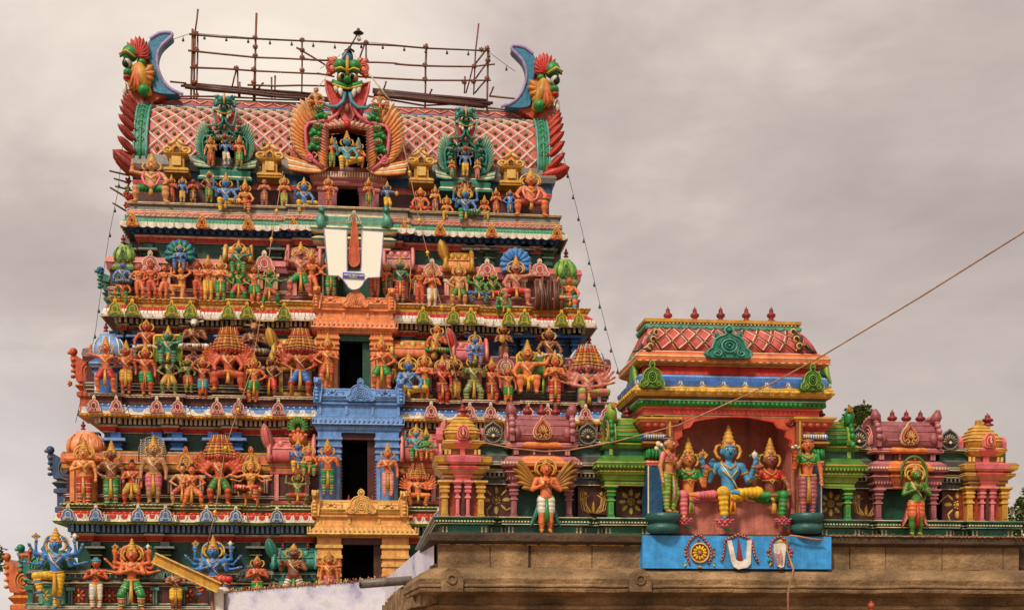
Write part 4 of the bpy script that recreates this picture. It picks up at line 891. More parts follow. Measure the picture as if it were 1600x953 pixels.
# --- tier 5: wall, central opening, bands
m = M(); Y5 = 49.2; X0, X1 = WX(212, Y5), WX(858, Y5)
pl5 = [(X0, Y5+6), (X0, Y5), (X1, Y5), (X1, Y5+6)]
band(m, pl5, [(o, WZ(XR, y, Y5), c) for o, y, c in ((0,335,'maroon'),(0,293,'cream'),(.08,292,'pink'),(.1,289,'red'),(.1,286,'cream'),(.05,285,'navyb'),(.05,272,'blue'),(.2,270,'grey'),(.25,262,'grey'),(.1,245,'grey'))])
dentils(m, pl5, .06, .6, .35, WZ(XR, 285, Y5), WZ(XR, 272, Y5), 'blue', .06); m.build('wall', TW)
m = M(); Yp = 48.75; X = lambda x: WX(x, Yp); z = lambda y: WZ(543, y, Yp)
for a, b in ((497, 526), (561, 592)):
    rband(m, X(a), X(b), Yp, Yp+.5, [(.05,z(336),'mauve'),(.05,z(333),'lpink'),(0,z(332),'mauve'),(0,z(300),'lpink'),(.05,z(299),'mauve'),(.05,z(296),'lpink'),(.02,z(294),'mauve'),(.02,z(290),'mauve')])
rband(m, X(493), X(596), Yp, Yp+.9, [(.05,z(291),'lpink'),(.12,z(288),'mauve'),(.12,z(283),'lpink'),(.2,z(281),'lmauve'),(.16,z(271),'lpink'),(.1,z(270),'mauve'),(.02,z(262),'lpink'),(-.1,z(261),'lmauve')])
for k in range(26): xx = X(490)+(X(598)-X(490))*(k+.5)/26; m.box(xx-.02, xx+.02, Yp-.22, Yp-.17, z(280), z(272), 'cream')
o = m.build('door_porch', TW)
m = M(); m.box(X(525), X(562), Yp+.35, Yp+.45, z(336), z(291), 'dark'); m.build('opening', o)  # interior shade of the top doorway given as a black sheet

# --- barrel roof
Yc, ry = 51.9, 2.7; XL, XRr = WX(228, 49.5), WX(842, 49.5)
zb = WZ(230, 250, 49.2); zt = WZ(230, 161, 50.9)
def rprof(s_=1.0, n=26): return [(Yc-ry*s_*(abs(math.cos(a))**.85)*(1 if math.cos(a) > 0 else -1), zb-.05*(s_ > 1)+(zt-zb)*s_*PW(a,.9)) for a in [PI*k/n for k in range(n+1)]]
m = M(); pr = rprof(); m.prismx(pr, XL, XRr, 'latred', True)
# raised lattice following the curve
front = rprof(1.0, 52)[:27]; acc = [0]
for i in range(1, len(front)): acc.append(acc[-1]+math.hypot(front[i][0]-front[i-1][0], front[i][1]-front[i-1][1]))
SL = acc[-1]
def onroof(u, s_, lift):
    s_ = max(0, min(SL, s_))
    for i in range(1, len(acc)):
        if acc[i] >= s_-1e-9: break
    t = (s_-acc[i-1])/(acc[i]-acc[i-1]); y = front[i-1][0]+(front[i][0]-front[i-1][0])*t; z_ = front[i-1][1]+(front[i][1]-front[i-1][1])*t
    dy = front[i][0]-front[i-1][0]; dz = front[i][1]-front[i-1][1]; l_ = math.hypot(dy, dz)
    return (u, y-dz/l_*lift, z_+dy/l_*lift)
st = .58; nrib = int((XRr-XL+SL)/st)+2
lat = M()
for sg in (1, -1):
    for k in range(-1, nrib+8):
        pts = []
        for q in range(0, 25):
            s_ = SL*q/24; u = (XL-SL+k*st+s_*.98) if sg > 0 else (XL+k*st-s_*.98)
            if XL+.05 <= u <= XRr-.05: pts.append((u, s_))
        if len(pts) > 2:
            lat.tube([onroof(u, s_, .015) for u, s_ in pts], .066, 'ppink', 5, flat=.45)
            lat.tube([onroof(u, s_, .045) for u, s_ in pts], .022, 'white', 4)
for k in range(-2, nrib+6):
    for j in range(0, 16):
        s_ = (j+.5)*st/2/.98*1.0; u = XL-SL+k*st+ (s_*.98)
        # centres of the diamonds
        u2 = XL-SL+(k+.5)*st+s_*.98
        kk = (u2-XL+s_*.98)/st
        pass
cen = set()
for k in range(-1, nrib+8):
    for l_ in range(-1, nrib+8):
        # rib families: u = A+k*st+s*.98 ; u = B+l*st-s*.98 ; centre is half a step along both
        A = XL-SL+(k+.5)*st; B = XL+(l_+.5)*st; s_ = (B-A)/(2*.98); u = A+s_*.98
        if .1 < s_ < SL-.05 and XL+.2 < u < XRr-.2: p = onroof(u, s_, .03); lat.ell(*p, .075, .06, .075, 'olive', 7, 4)
roof = m.build('barrel_roof', TW); lat.build('roof_lattice', roof)
# ridge bands
m = M(); 
yA, zA = onroof(0, SL*.93, 0)[1:]
yA = 50.75; zA = WZ(240, 168, yA)+.02
m.box(XL+.1, XRr-.1, yA, yA+.6, zA-.4, zA+.13, 'blue'); m.box(XL+.15, XRr-.15, yA+.06, yA+.8, zA+.13, zA+.36, 'pink')
for k in range(46):
    x_ = XL+.3+(XRr-XL-.6)*k/46; x2 = XL+.3+(XRr-XL-.6)*(k+1)/46
    if k % 2 == 0: m.tube([(x_, yA+.04, zA+.32), ((x_+x2)/2+.12, yA+.04, zA+.2), (x2+.24, yA+.04, zA+.32)], .022, 'cream', 4)
m.box(XL+.1, XRr-.1, yA+.1, yA+.9, zA+.36, zA+.42, 'olive'); m.build('ridge_band', roof)
# gable ends: green arch plates with red flame leaves
for sd, X_ in ((-1, XL), (1, XRr)):
    g = M(); out = rprof(1.05); xa, xb = (X_-.36, X_+.08) if sd < 0 else (X_-.08, X_+.36)
    g.prismx(out, xa, xb, 'teal', True)
    for q, cc, rr in ((xa, 'lteal', .05), (xb, 'lteal', .05), ((xa+xb)/2, 'green', .06)): g.tube([(q, y_-.0, z_) for y_, z_ in out], rr, cc, 5)
    for k in range(2, 22, 2):
        y_, z_ = out[min(k//2+1, 25)]; g.tube([((xa+xb)/2+.12*math.cos(a), y_-.03, z_+.1*math.sin(a)) for a in [2*PI*j/8 for j in range(8)]], .02, 'lteal', 4, closed=True)
    e_ = g.build('gable_end', roof)
    fm = M()
    for k in range(19):
        a = math.radians(4+8.6*k); y_ = Yc-ry*1.05*math.cos(a); z_ = zb+(zt-zb)*1.03*PW(a,.9)
        b = Vector((X_+sd*.3, y_, z_-.08)); tip = Vector((X_+sd*.92, y_-.25*math.cos(a), z_+.34))
        fm.petal(b, tip, .25, .08, 'red' if sd > 0 else 'dred', 'rust', nrm=(0, -1, .3), bend=-.12*sd)
    # big lowest leaf
    fm.petal((X_+sd*.05, 49.1, WZ(235 if sd < 0 else 850, 275, 49.1)), (X_+sd*1.05, 49.0, WZ(200 if sd < 0 else 872, 236 if sd < 0 else 262, 49)), .5, .15, 'dred' if sd < 0 else 'red', 'rust')
    fm.build('flame_leaves', roof)
    # makara head with a blue horn
    h = M(); A0 = (225, 160) if sd < 0 else (843, 184); k_ = PXM(A0[0], 50.6); ax0 = WX(A0[0], 50.6); az0 = WZ(A0[0], A0[1], 50.6)
    def q(x, y, d=0.0): return (ax0+(x-225)*(-sd)/k_*(1 if 1 else 1), 50.6-d, az0+(160-y)/k_)
    def qo(L2): return [(q(x, y)[0], q(x, y)[2]) for x, y in L2]
    horn = [(237,68),(250,58),(268,56),(272,61),(262,70),(252,80),(247,95),(248,112),(256,132),(268,145),(287,152),(243,152),(240,140),(238,110),(233,90),(232,78)]
    hm = M(); hm.prism(smooth_poly(qo(horn)), 50.2, 50.75, 'aquab'); hm.tube([(a_, 50.2, b_) for a_, b_ in smooth_poly(qo([(287,152),(268,145),(256,132),(248,112),(247,95),(252,80),(262,70),(272,61),(268,56),(250,58),(237,68)]), 2, False)], .06, 'lilac', 6)
    for t_ in range(9):
        p_ = qo([(284-t_*4.2, 150-t_*9)])[0]
    hm.build('horn', roof)
    bk_ = M(); bk_.prism(qo([(224,72),(234,76),(242,90),(247,112),(250,135),(258,152),(236,166),(214,172),(203,158),(206,140),(213,120),(216,100)]), 50.35, 51.2, 'dorange'); bk_.prism(qo([(200,150),(214,140),(228,160),(226,176),(204,190),(197,172)]), 50.2, 50.9, 'rust'); bk_.build('crest', roof)
    E = lambda x, y, rx, ry_, c, d=.5, n=10: h.ell(q(x, y)[0], 50.6-d, q(x, y)[2], rx/k_, .3 if rx > 6 else .12, ry_/k_, c, n, 7)
    E(207, 92, 13, 13, 'green', .4); E(204, 110, 7, 8, 'white', .5); E(202, 112, 5.5, 7, 'black', .68); E(205, 125, 8, 7, 'green', .5); E(204, 133, 7, 4, 'red', .5); E(199, 147, 4, 10, 'white', .4); E(229, 152, 9, 9, 'green', .6); E(226, 108, 6, 5, 'green', .6)
    h.tube([q(193, 99, .7), q(203, 95, .85), q(216, 101, .6)], .045, 'yellow', 6); h.tube([q(194, 103, .7), q(204, 99, .86), q(216, 105, .6)], .04, 'dgreen', 6)
    for x, y in ((203,77),(209,71),(216,68),(222,67),(228,70),(233,75),(236,82),(237,90),(236,98)): h.petal(q(220, 98, .5), q(x, y, .5), .17, .10, 'red', 'lpink')
    for x, y in ((208,150),(214,153),(221,154),(212,140)): h.petal(q(219, 112, .6), q(x, y, .6), .3, .14, 'orange', 'lgold')
    for x, y in ((243,112),(246,122),(243,134),(238,144),(232,150)): h.petal(q(225, 125, .5), q(x, y, .5), .28, .13, 'lorange', 'gold')
    h.tube([q(220, 112, .5), q(226, 130, .55), q(236, 158, .5)], [.25, .2, .14], 'gold', 8)
    h.build('beast_head', roof)

# --- arched gables with beast faces on the roof front
def gable(cx, cyb, sx, sy, Y, pal, face, label=None):
    pp = PXM(cx, Y); X0 = WX(cx, Y); Z0 = WZ(cx, cyb, Y)
    U = lambda x, y, s_: (X0+s_*(543-x)*-1*sx/pp if s_ > 0 else X0-(x-543)*sx/pp, Z0+(262-y)*sy/pp)
    def q(x, y, s_, d=0.0): a, b = U(x, y, s_); return (a, Y-d, b)
    m = M(); k = (sx*sy)**.5
    th = .10*(k+.3)
    for s_ in (1, -1):
        back = [(543,186),(512,190),(486,186),(470,178),(460,195),(456,215),(458,238),(452,256),(462,268),(500,270),(512,262),(509,225),(514,203),(543,201)]
        m.prism([U(x, y, s_) for x, y in back], Y, Y+.35, pal[3])
        base_ = [((503,184),(484,166)),((495,188),(474,160)),((489,191),(466,163)),((485,194),(461,170)),((482,199),(457,177)),((480,204),(454,185)),((478,209),(453,193)),((477,214),(452,201)),((477,219),(452,209)),((477,224),(453,216)),((478,229),(454,223)),((480,234),(456,229)),((482,239),(459,236)),((485,244),(463,242)),((489,249),(468,248))]
        for a, b in base_: m.petal(q(*a, s_, .05), q(*b, s_, .12), 9*k/pp, th*.8, pal[0], pal[1], bend=.16*s_)
        for j in range(5):
            pts = [(514-j*1.5,262+j*1.2),(500,262+j*2.2),(482,258+j*3.2),(466,253+j*4),(453,250+j*4.2),(447+j*1.5,244+j*5.5)]
            m.tube([q(x, y, s_, .10+.01*j) for x, y in pts], [v*k/pp for v in (1.4,2.2,2.8,2.8,2.2,.8)], pal[0] if j % 2 == 0 else pal[1], 6)
        m.tube([q(486+7*(1-t_*.8)*math.cos(t_*9+1), 250+6*(1-t_*.8)*math.sin(t_*9+1), s_, .22) for t_ in [i/12 for i in range(13)]], .03*k+.01, pal[4], 5)
        for i in range(13):
            y = 201+i*4.8; m.petal(q(496+max(0, i-7)*1.0, y-4, s_, .12), q(514-(2 if i > 9 else 0), y+6, s_, .14), 6*k/pp, th, pal[2] if i < 8 else pal[0], pal[1])
        for i in range(5): m.petal(q(500+i*8, 196-i*1.4, s_, .14), q(512+i*7, 203-i*.6, s_, .15), 7*k/pp, th, pal[2], pal[1])
        m.tube([q(x, y, s_, .18) for x, y in ((505,266),(489,252),(481,238),(479,222),(478,205),(484,196),(500,193),(514,190),(526,182),(534,168),(536,155))], [.05*k+.02]*11, pal[4], 6)
        m.tube([q(x, y, s_, .14) for x, y in ((480,246),(490,252),(497,243),(490,240),(488,246))], .035, pal[2], 6)
    o = m.build('arched_gable', TW)
    d = M(); d.prism([U(x, y, 1) for x, y in ((512,262),(509,225),(514,205),(543,200))]+[U(x, y, -1) for x, y in ((514,205),(509,225),(512,262))], Y+.34, Y+.4, 'dark'); d.build('niche', o)  # darkness of the hollow painted as a flat black backing
    for s_ in (1, -1):
        for gx, gy in ((502,180),(493,207),(491,229)):
            y_ = M()
            y_.ell(*q(gx, gy+2, s_, .15), 8*k/pp, .16*k, 7*k/pp, face[1] if k > .8 else face[2], 8, 6); y_.ell(*q(gx+(-3 if gy < 200 else 4), gy-6, s_, .26), 5.5*k/pp, .12, 5.5*k/pp, 'brown', 8, 6)
            y_.tube([tuple(Vector(q(gx+(-3 if gy < 200 else 4), gy-6, s_, .3))+Vector((math.cos(a), 0, math.sin(a)))*5.5*k/pp) for a in [2*PI*j/8 for j in range(8)]], .03*k+.01, face[1], 4, closed=True)
            y_.ell(*q(gx+7, gy+6, s_, .25), 4*k/pp, .1, 4*k/pp, face[1], 6, 5); y_.ell(*q(gx-6, gy+7, s_, .25), 4*k/pp, .1, 4*k/pp, face[1], 6, 5)
            for e in (-2, 2): y_.ell(*q(gx+(-3 if gy < 200 else 4)+e, gy-7, s_, .26+.13*1), 1.2*k/pp, .03, 1.2*k/pp, 'white', 5, 3)
            y_.build('small_beast', o)
    f = M(); f.ell(*q(543, 121, 1, .02), 17*k/pp, .22*k, 23*k/pp, face[1], 12, 8)
    for s_ in (1, -1):
        f.prism([U(x, y, s_) for x, y in ((510,130),(519,131),(533,140),(537,152),(535,172),(528,184),(520,176),(514,156))], Y-.2, Y+.25, face[3])
        f.tube([q(x, y, s_, .22) for x, y in ((519,134),(509,129),(511,144),(516,160),(522,176))], .05*k+.01, face[4], 6)
        f.tube([q(x, y, s_, .3) for x, y in ((539,148),(537,162),(527,171),(514,171),(507,165))], [.07*k, .07*k, .07*k, .06*k, .04*k], face[5], 8)
        f.ell(*q(532, 106, s_, .18), 10.5*k/pp, .34*k, 10.5*k/pp, face[1], 12, 8)
        f.tube([q(x, y, s_, .5*k+.05) for x, y in ((524,117),(533,114),(541,118))], .035*k, face[2], 6)
        f.ell(*q(534, 124, s_, .25), 7*k/pp, .24*k, 6.3*k/pp, 'gold', 10, 6); f.ell(*q(534, 124, s_, .30), 5.8*k/pp, .24*k, 5*k/pp, 'white', 10, 6); f.ell(*q(535, 125, s_, .38), 3.9*k/pp, .2*k, 4.1*k/pp, 'black', 8, 6)
        f.tube([q(x, y, s_, .34) for x, y in ((519,133),(530,137),(543,141))], .10*k, face[1], 6); f.tube([q(x, y, s_, .40) for x, y in ((520,137),(531,141),(543,144))], .04*k, 'yellow', 5)
        for fx, fy, L_ in ((525,138,12),(532,140,16)): f.tube([q(fx, fy, s_, .32), q(fx+1, fy+L_*.6, s_, .34), q(fx+1.5, fy+L_, s_, .34)], [.10*k, .09*k, .01], 'white', 6)
        f.ell(*q(519, 107, s_, .05), 9*k/pp, .15*k, 9*k/pp, face[0], 8, 6)
        for r_ in (8, 5): f.tube([tuple(Vector(q(518, 107, s_, .2*k))+Vector((math.cos(a), 0, math.sin(a)))*r_*k/pp) for a in [2*PI*j/10 for j in range(10)]], .03*k, face[4], 4, closed=True)
        for a, b in (((522,98),(512,92)),((526,97),(520,90)),((520,114),(510,118))): f.petal(q(*a, s_, .1), q(*b, s_, .1), 7*k/pp, .1, face[0], face[4])
    f.ell(*q(543, 131, 1, .45), 6*k/pp, .22*k, 5.5*k/pp, face[1], 10, 6)
    f.tube([q(543, 92, 1, .3), q(543, 105, 1, .42), q(543, 122, 1, .4)], [.05*k, .07*k, .05*k], 'gold', 8)
    f.prism([U(x, y, 1) for x, y in ((535,145),(543,143))]+[U(x, y, -1) for x, y in ((535,145),(530,175),(536,188))]+[U(543, 193, 1)]+[U(x, y, 1) for x, y in ((536,188),(530,175))], Y-.12, Y+.2, face[4])
    f.ell(*q(543, 196, 1, .2), 6*k/pp, .14, 7*k/pp, face[3], 8, 6); f.ell(*q(543, 172, 1, .22), 5*k/pp, .12*k, 8*k/pp, 'brown', 8, 6)
    f.build('beast_face', o)
    return o
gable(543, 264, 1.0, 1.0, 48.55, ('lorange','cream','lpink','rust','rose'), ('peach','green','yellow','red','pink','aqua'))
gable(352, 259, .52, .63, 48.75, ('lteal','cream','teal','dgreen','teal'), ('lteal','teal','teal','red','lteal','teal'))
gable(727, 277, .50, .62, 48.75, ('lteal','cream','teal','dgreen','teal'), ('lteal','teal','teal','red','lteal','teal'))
for cx, yb_ in ((352, 259), (727, 277)):
    m = M(); Yq = 48.7; X = lambda x: WX(x, Yq); z = lambda y: WZ(cx, y, Yq)
    rband(m, X(cx-36), X(cx+36), Yq, Yq+.6, [(.14,z(yb_+24),'teal'),(.14,z(yb_+20),'cream'),(.06,z(yb_+17),'teal'),(.08,z(yb_+9),'cream'),(.02,z(yb_+8),'teal'),(-.05,z(yb_+2),'cream'),(-.1,z(yb_),'teal')])
    for q in (-1, 1):
        rband(m, X(cx+q*28)-.09, X(cx+q*28)+.09, Yq-.05, Yq+.3, [(0,z(yb_+2),'teal'),(0,z(yb_-16),'lteal'),(.06,z(yb_-18),'lteal'),(.06,z(yb_-20),'teal')])
    m.build('gable_plinth', TW); m = M(); m.box(X(cx)-.2, X(cx)+.2, Yq+.4, Yq+1.6, z(yb_-98), z(yb_-116), 'lilac'); m.build('tank', TW)
# gold curl topped posts between the gables
post = M()
rband(post, -.3, .3, -.2, .3, [(.12,0,'gold'),(.12,.1,'lgold'),(.16,.12,'gold'),(.1,.26,'lgold'),(.02,.3,'gold'),(.02,.32,'lgold'),(-.04,.34,'gold'),(-.04,.92,'lgold'),(.06,.94,'gold'),(.10,1.02,'lgold'),(.04,1.06,'gold')])
post.box(-.16, .16, -.28, -.23, .4, .86, 'lgold')
for q in (-1, 1):
    post.tube([(q*(.3+.2*(1-t*.8)*math.cos(-PI*.6+t*8)), -.12, 1.25+.2*(1-t*.8)*math.sin(-PI*.6+t*8)) for t in [k/16 for k in range(17)]], .06, 'lgold', 6)
    post.tube([(q*.3, -.1, 1.5), (q*.16, -.1, 1.62), (q*.05, -.1, 1.78)], .07, 'lgold', 6)
    post.tube([(q*.12, -.14, 1.04), (q*.12, -.14, 1.35), (0, -.14, 1.5)], .05, 'gold', 6)
post.box(-.24, .24, -.1, .1, 1.06, 1.45, 'gold'); post.ell(0,-.1,1.85,.08,.08,.12,'lgold',8,6); post.box(-.1, .1, -.13, -.1, 1.1, 1.36, 'dbrown')
pm_ = post.mesh('roof_post')
for x, yb in ((277, 274), (422, 282), (658, 290), (798, 294)): inst(pm_, 'roof_post', TW, (WX(x, 48.7), 48.7, WZ(x, yb, 48.7)), (1, 1, .68*1.0))
# side bays of the left face, seen edge on
def sidebay(px0, px1, y0, y1, Y, c, cl, head=True):
    k = PXM(px0, Y); X0, X1 = WX(px0, Y), WX(px1, Y)+1.0; z = lambda y: WZ(px0, y, Y); H = z(y0)-z(y1)
    m = M(); zb = z(y1)
    rband(m, X0+.2, X1, Y, Y+1.6, [(.06,zb,c),(.06,zb+H*.08,cl),(0,zb+H*.1,c),(0,zb+H*.3,cl),(.1,zb+H*.32,c),(.1,zb+H*.38,cl),(.0,zb+H*.4,c),(.16,zb+H*.48,cl),(.0,zb+H*.52,c),(0,zb+H*.56,c)])
    zc = zb+H*.55; R2 = H*.36
    out = [(X0+.1, zc), (X0-.02, zc+R2*.5), (X0-.12, zc+R2*1.0), (X0-.05, zc+R2*1.25), (X0+.2, zc+R2*1.05), (X0+.5, zc+R2*.85), (X1, zc+R2*.8), (X1, zc)]
    m.prism(out, Y-.1, Y+1.5, c)
    for r_ in (.28, .18, .09): m.tube([(X0+.55+r_*math.cos(a), Y-.12, zc+R2*.42+r_*1.3*math.sin(a)) for a in [2*PI*j/12 for j in range(12)]], .03, cl, 5, closed=True)
    if head:
        m.ell(X0-.02, Y-.05, zc+R2*1.3, .15, .18, .15, c, 8, 6); m.ell(X0-.14, Y-.1, zc+R2*1.25, .09, .1, .07, cl, 6, 5)
        for e in range(4): m.ell(X0-.02, Y-.08, zc+R2*(.2+.25*e), .1, .12, .07, cl if e % 2 else c, 6, 4)
    m.build('side_bay', TW)
sidebay(12, 34, 872, 990, 49, 'orange', 'lorange'); sidebay(34, 48, 858, 950, 48.2, 'teal', 'lteal'); sidebay(80, 96, 705, 800, 49, 'bayblue', 'grey'); sidebay(116, 140, 552, 650, 49.5, 'dorange', 'orange')
sidebay(158, 178, 425, 490, 50, 'teal', 'lteal'); sidebay(198, 215, 300, 345, 50, 'rust', 'orange', False)
m = M()
for (x, y, c, r) in ((199,270,'orange',5),(201,284,'rust',6),(200,296,'lgreen',5),(197,306,'orange',5),(204,312,'red',6),(198,322,'dorange',5),(204,330,'orange',5),(206,262,'dred',6),(194,430,'blue',4),(158,424,'blue',5),(110,600,'orange',4),(126,570,'red',5)):
    for k in range(5): a = 2*PI*k/5+x; c0 = W(x, y, 49.6); m.petal(c0, c0+Vector((math.cos(a)*r/45, -.1, math.sin(a)*r/45*1.3)), .1, .07, c, None)
m.build('side_carving', TW)
m = M()   # stub beams left in the flank
for x, y, L_ in ((171,267,20),(178,279,14),(180,291,16),(172,293,18),(176,317,18),(152,437,8)): c0 = W(x, y, 49.5); m.tube([c0, c0+Vector((L_/44+.2, .3, -.05 if L_ != 18 else -.3))], .035, 'dbrown', 5)
m.build('putlog_poles', TW)
# ================================================================ stone gatehouse with its painted parapet
YG = 21.0
def stone_mat(name, cols, sc_, course=True, ped=True):
    m, r, p, t, t2 = tex_mat(name, cols, sc_, rough=.9, bump=.9, bdist=.045, stretch=(1, 1, 1.8))
    n = m.node_tree.nodes; l = m.node_tree.links
    v = n.new('ShaderNodeTexNoise'); v.inputs['Scale'].default_value = 1.1; v.inputs['Detail'].default_value = 6; g = n.new('ShaderNodeNewGeometry'); mp_ = n.new('ShaderNodeMapping'); mp_.inputs['Scale'].default_value = (1, 1, .35)
    l.new(g.outputs['Position'], mp_.inputs[0]); l.new(mp_.outputs[0], v.inputs['Vector'])
    mr_ = n.new('ShaderNodeMapRange'); mr_.inputs['From Min'].default_value = .35; mr_.inputs['From Max'].default_value = .6; mr_.inputs['To Min'].default_value = .6; mr_.inputs['To Max'].default_value = 1.1; l.new(v.outputs[0], mr_.inputs['Value'])
    # pits and grains
    t4 = n.new('ShaderNodeTexNoise'); t4.inputs['Scale'].default_value = 38; t4.inputs['Detail'].default_value = 4; l.new(g.outputs['Position'], t4.inputs['Vector'])
    m4 = n.new('ShaderNodeMapRange'); m4.inputs['From Min'].default_value = .32; m4.inputs['From Max'].default_value = .55; m4.inputs['To Min'].default_value = .72; m4.inputs['To Max'].default_value = 1.05; l.new(t4.outputs[0], m4.inputs['Value'])
    mu = n.new('ShaderNodeMath'); mu.operation = 'MULTIPLY'; l.new(mr_.outputs[0], mu.inputs[0]); l.new(m4.outputs[0], mu.inputs[1])
    sc2 = n.new('ShaderNodeVectorMath'); sc2.operation = 'SCALE'; l.new(r.outputs[0], sc2.inputs[0]); l.new(mu.outputs[0], sc2.inputs['Scale']); l.new(sc2.outputs[0], p.inputs['Base Color'])
    return m
_mats['stonec'] = stone_mat('weathered_granite', [(94, 74, 52), (144, 113, 78), (182, 146, 106)], 1.7)
_mats['slab'] = stone_mat('dark_slab', [(64, 48, 36), (92, 70, 50)], 2.2)
_mats['plaster'] = tex_mat('limewash', [(150, 146, 176), (204, 200, 222), (226, 222, 232), (196, 204, 208)], 1.1, rough=.9, bump=.35, bdist=.02, stretch=(.6, .6, 1.4), pos=(.3, .72))[0]
GH = thing('gatehouse', (WX(1130, YG), YG+4, 0), 'low weathered brown stone gatehouse with green painted parapet of small shrines', 'gatehouse')
G = lambda x, Y=YG: WX(x, Y)
GZ = lambda x, y, Y=YG: WZ(x, y, Y)
XG0, XG1 = G(684), G(1592)
def rough(m_, amp, seed=0, cuts=1):     # chipped, uneven arrises
    for i, v in enumerate(m_.v):
        p = Vector(v)*2.3+Vector((seed, 0, 0)); n_ = noise.noise_vector(p)+noise.noise_vector(p*4)*.5; m_.v[i] = (v[0]+n_.x*amp, v[1]+n_.y*amp, v[2]+n_.z*amp)
def rows_dense(m_, plan, prof_, step=.12):
    # subdivide the plan so that the stone can be made uneven
    P = [plan[0]]
    for i in range(len(plan)-1):
        a, b = plan[i], plan[i+1]; l_ = math.hypot(b[0]-a[0], b[1]-a[1]); n = max(1, int(l_/step))
        if l_ > 20: n = 40
        P += [(a[0]+(b[0]-a[0])*k/n, a[1]+(b[1]-a[1])*k/n) for k in range(1, n+1)]
    band(m_, P, prof_)
XS = G(1700)
lp = [(XG0-.35, YG+13), (XG0, YG), (XS, YG), (XS, YG+13)]
zz = lambda y, o=0: WZ(1100, y, YG-o)
m = M()      # recess, frieze and the heavy roll cornice
rows_dense(m, lp, [(-.1,0,'stonec'),(-.1,zz(975),'stonec'),(.0,zz(972),'stonec'),(.02,zz(953),'stonec'),(.06,zz(951),'stonec'),(.06,zz(946),'stonec'),(-.02,zz(945),'stonec'),(-.02,zz(933),'stonec'),(.04,zz(931),'stonec'),(.20,zz(926,.2),'stonec'),(.30,zz(925,.3),'stonec'),(.31,zz(921,.3),'stonec'),(.28,zz(919,.3),'stonec'),(.32,zz(917,.3),'stonec'),(.32,zz(915,.3),'stonec'),(.28,zz(913,.3),'stonec'),(.30,zz(905,.3),'stonec'),(.25,zz(896,.2),'stonec'),(.14,zz(890,.1),'stonec'),(.02,zz(888),'stonec'),(-.5,zz(887.5),'stonec')])
rough(m, .014); m.sm = [True]*len(m.sm)
for x in (706, 1044, 1325, 1620): # half-round carved gables on the cornice
    if x == 1044: pass
m.build('stone_cornice', GH)
for x, h_ in ((706, 38), (1000, 36)):
    m = M(); c = W(x, 924, YG-.32); w_ = .17; hh = h_/100; pts = [(c.x-w_, c.z), (c.x-w_*1.05, c.z+hh*.5), (c.x-w_*.8, c.z+hh*.8), (c.x-w_*.3, c.z+hh*.97), (c.x+w_*.3, c.z+hh*.97), (c.x+w_*.8, c.z+hh*.8), (c.x+w_*1.05, c.z+hh*.5), (c.x+w_, c.z)]
    m.prism(pts, c.y-.04, c.y+.3, 'stonec'); m.tube([(c.x+.07*math.cos(a), c.y-.05, c.z+hh*.5+.07*math.sin(a)) for a in [2*PI*k/10 for k in range(10)]], .02, 'stonec', 5, closed=True)
    rough(m, .01, 3); m.build('carved_arch', GH)
# the course of blocks under the slab, each block its own face
m = M(); xs = [684, 766, 826, 829, 925, 1003, 1100, 1206, 1302, 1328, 1384, 1472, 1567, 1592]
for i in range(len(xs)-1):
    a, b = G(xs[i])+.006, G(xs[i+1])-.006; 
    if b-a < .1: continue
    nx_ = max(2, int((b-a)/.1)); off = random.uniform(-.008, .012)
    g = M(); rr = [(a+(b-a)*k/nx_, YG+off) for k in range(nx_+1)]
    zs = [zz(888)+(zz(851)-zz(888))*k/5 for k in range(6)]
    band(g, [(a, YG+.5)]+rr+[(b, YG+.5)], [(0, q_, 'stonec') for q_ in zs]); rough(g, .008, i); m.merge(g)
m.box(XG0+.02, XG1-.02, YG+.03, YG+1.5, zz(888), zz(851), 'slab')
m.box(XG1-.3, XG1, YG+.05, YG+12, zz(888), zz(851), 'stonec')
lm = M()
for k in range(120):
    x = G(686)+(G(1000)-G(686))*k/120
    if noise.noise(Vector((k*.21, 0, 0))) > -.15: lm.tube([(x, YG-.012, zz(852.5)+.012*noise.noise(Vector((k*.5, 2, 0)))), (x+.032, YG-.012, zz(852.5)+.012*noise.noise(Vector((k*.5+.5, 2, 0))))], .008+.006*random.random(), 'lgold', 4)
lm.build('mortar_line', GH)
m.build('block_course', GH)
m = M(); rows_dense(m, [(XG0-.1, YG+13), (XG0, YG), (XG1, YG), (XG1, YG+13)], [(-.02,zz(853),'slab'),(.12,zz(849,.1),'slab'),(.15,zz(847,.1),'slab'),(.15,zz(838,.1),'slab'),(.10,zz(834,.1),'slab'),(-1.0,zz(832.5),'slab')]); rough(m, .006, 5)
m.build('cornice_slab', GH)
m = M()     # whitewashed side of the building running back towards the tower
a = Vector((XG0-.02, YG+.0, 0)); b = W(604, 905, 34.5); zt0, zt1 = GZ(684, 836), b.z
b2 = W(560, 960, 34.5)
n = 40; vs = []; fs = []
for i in range(n+1):
    t = i/n; x = XG0-.0+(b.x-XG0)*t; y = YG+.4+(34.5-YG-.4)*t; zt_ = zt0+(zt1-zt0)*t+.02*noise.noise(Vector((t*40, 0, 0)))
    zb_ = (zt0-.42)+(zt1-zt0-.1)*t+.16*noise.noise(Vector((t*14, 3, 0)))+.07*noise.noise(Vector((t*45, 1, 0)))-.5*t
    vs += [(x-.04, y, zb_), (x-.04, y, zt_), (x+.4, y, zt_), (x+.4, y, zb_)]
for i in range(n):
    for q in range(4): fs.append((4*i+q, 4*i+(q+1) % 4, 4*i+4+(q+1) % 4, 4*i+4+q))
m.add(vs, fs, 'plaster'); m.build('limewashed_side_wall', GH)
m = M()     # stone body behind and below it
vs = []; fs = []
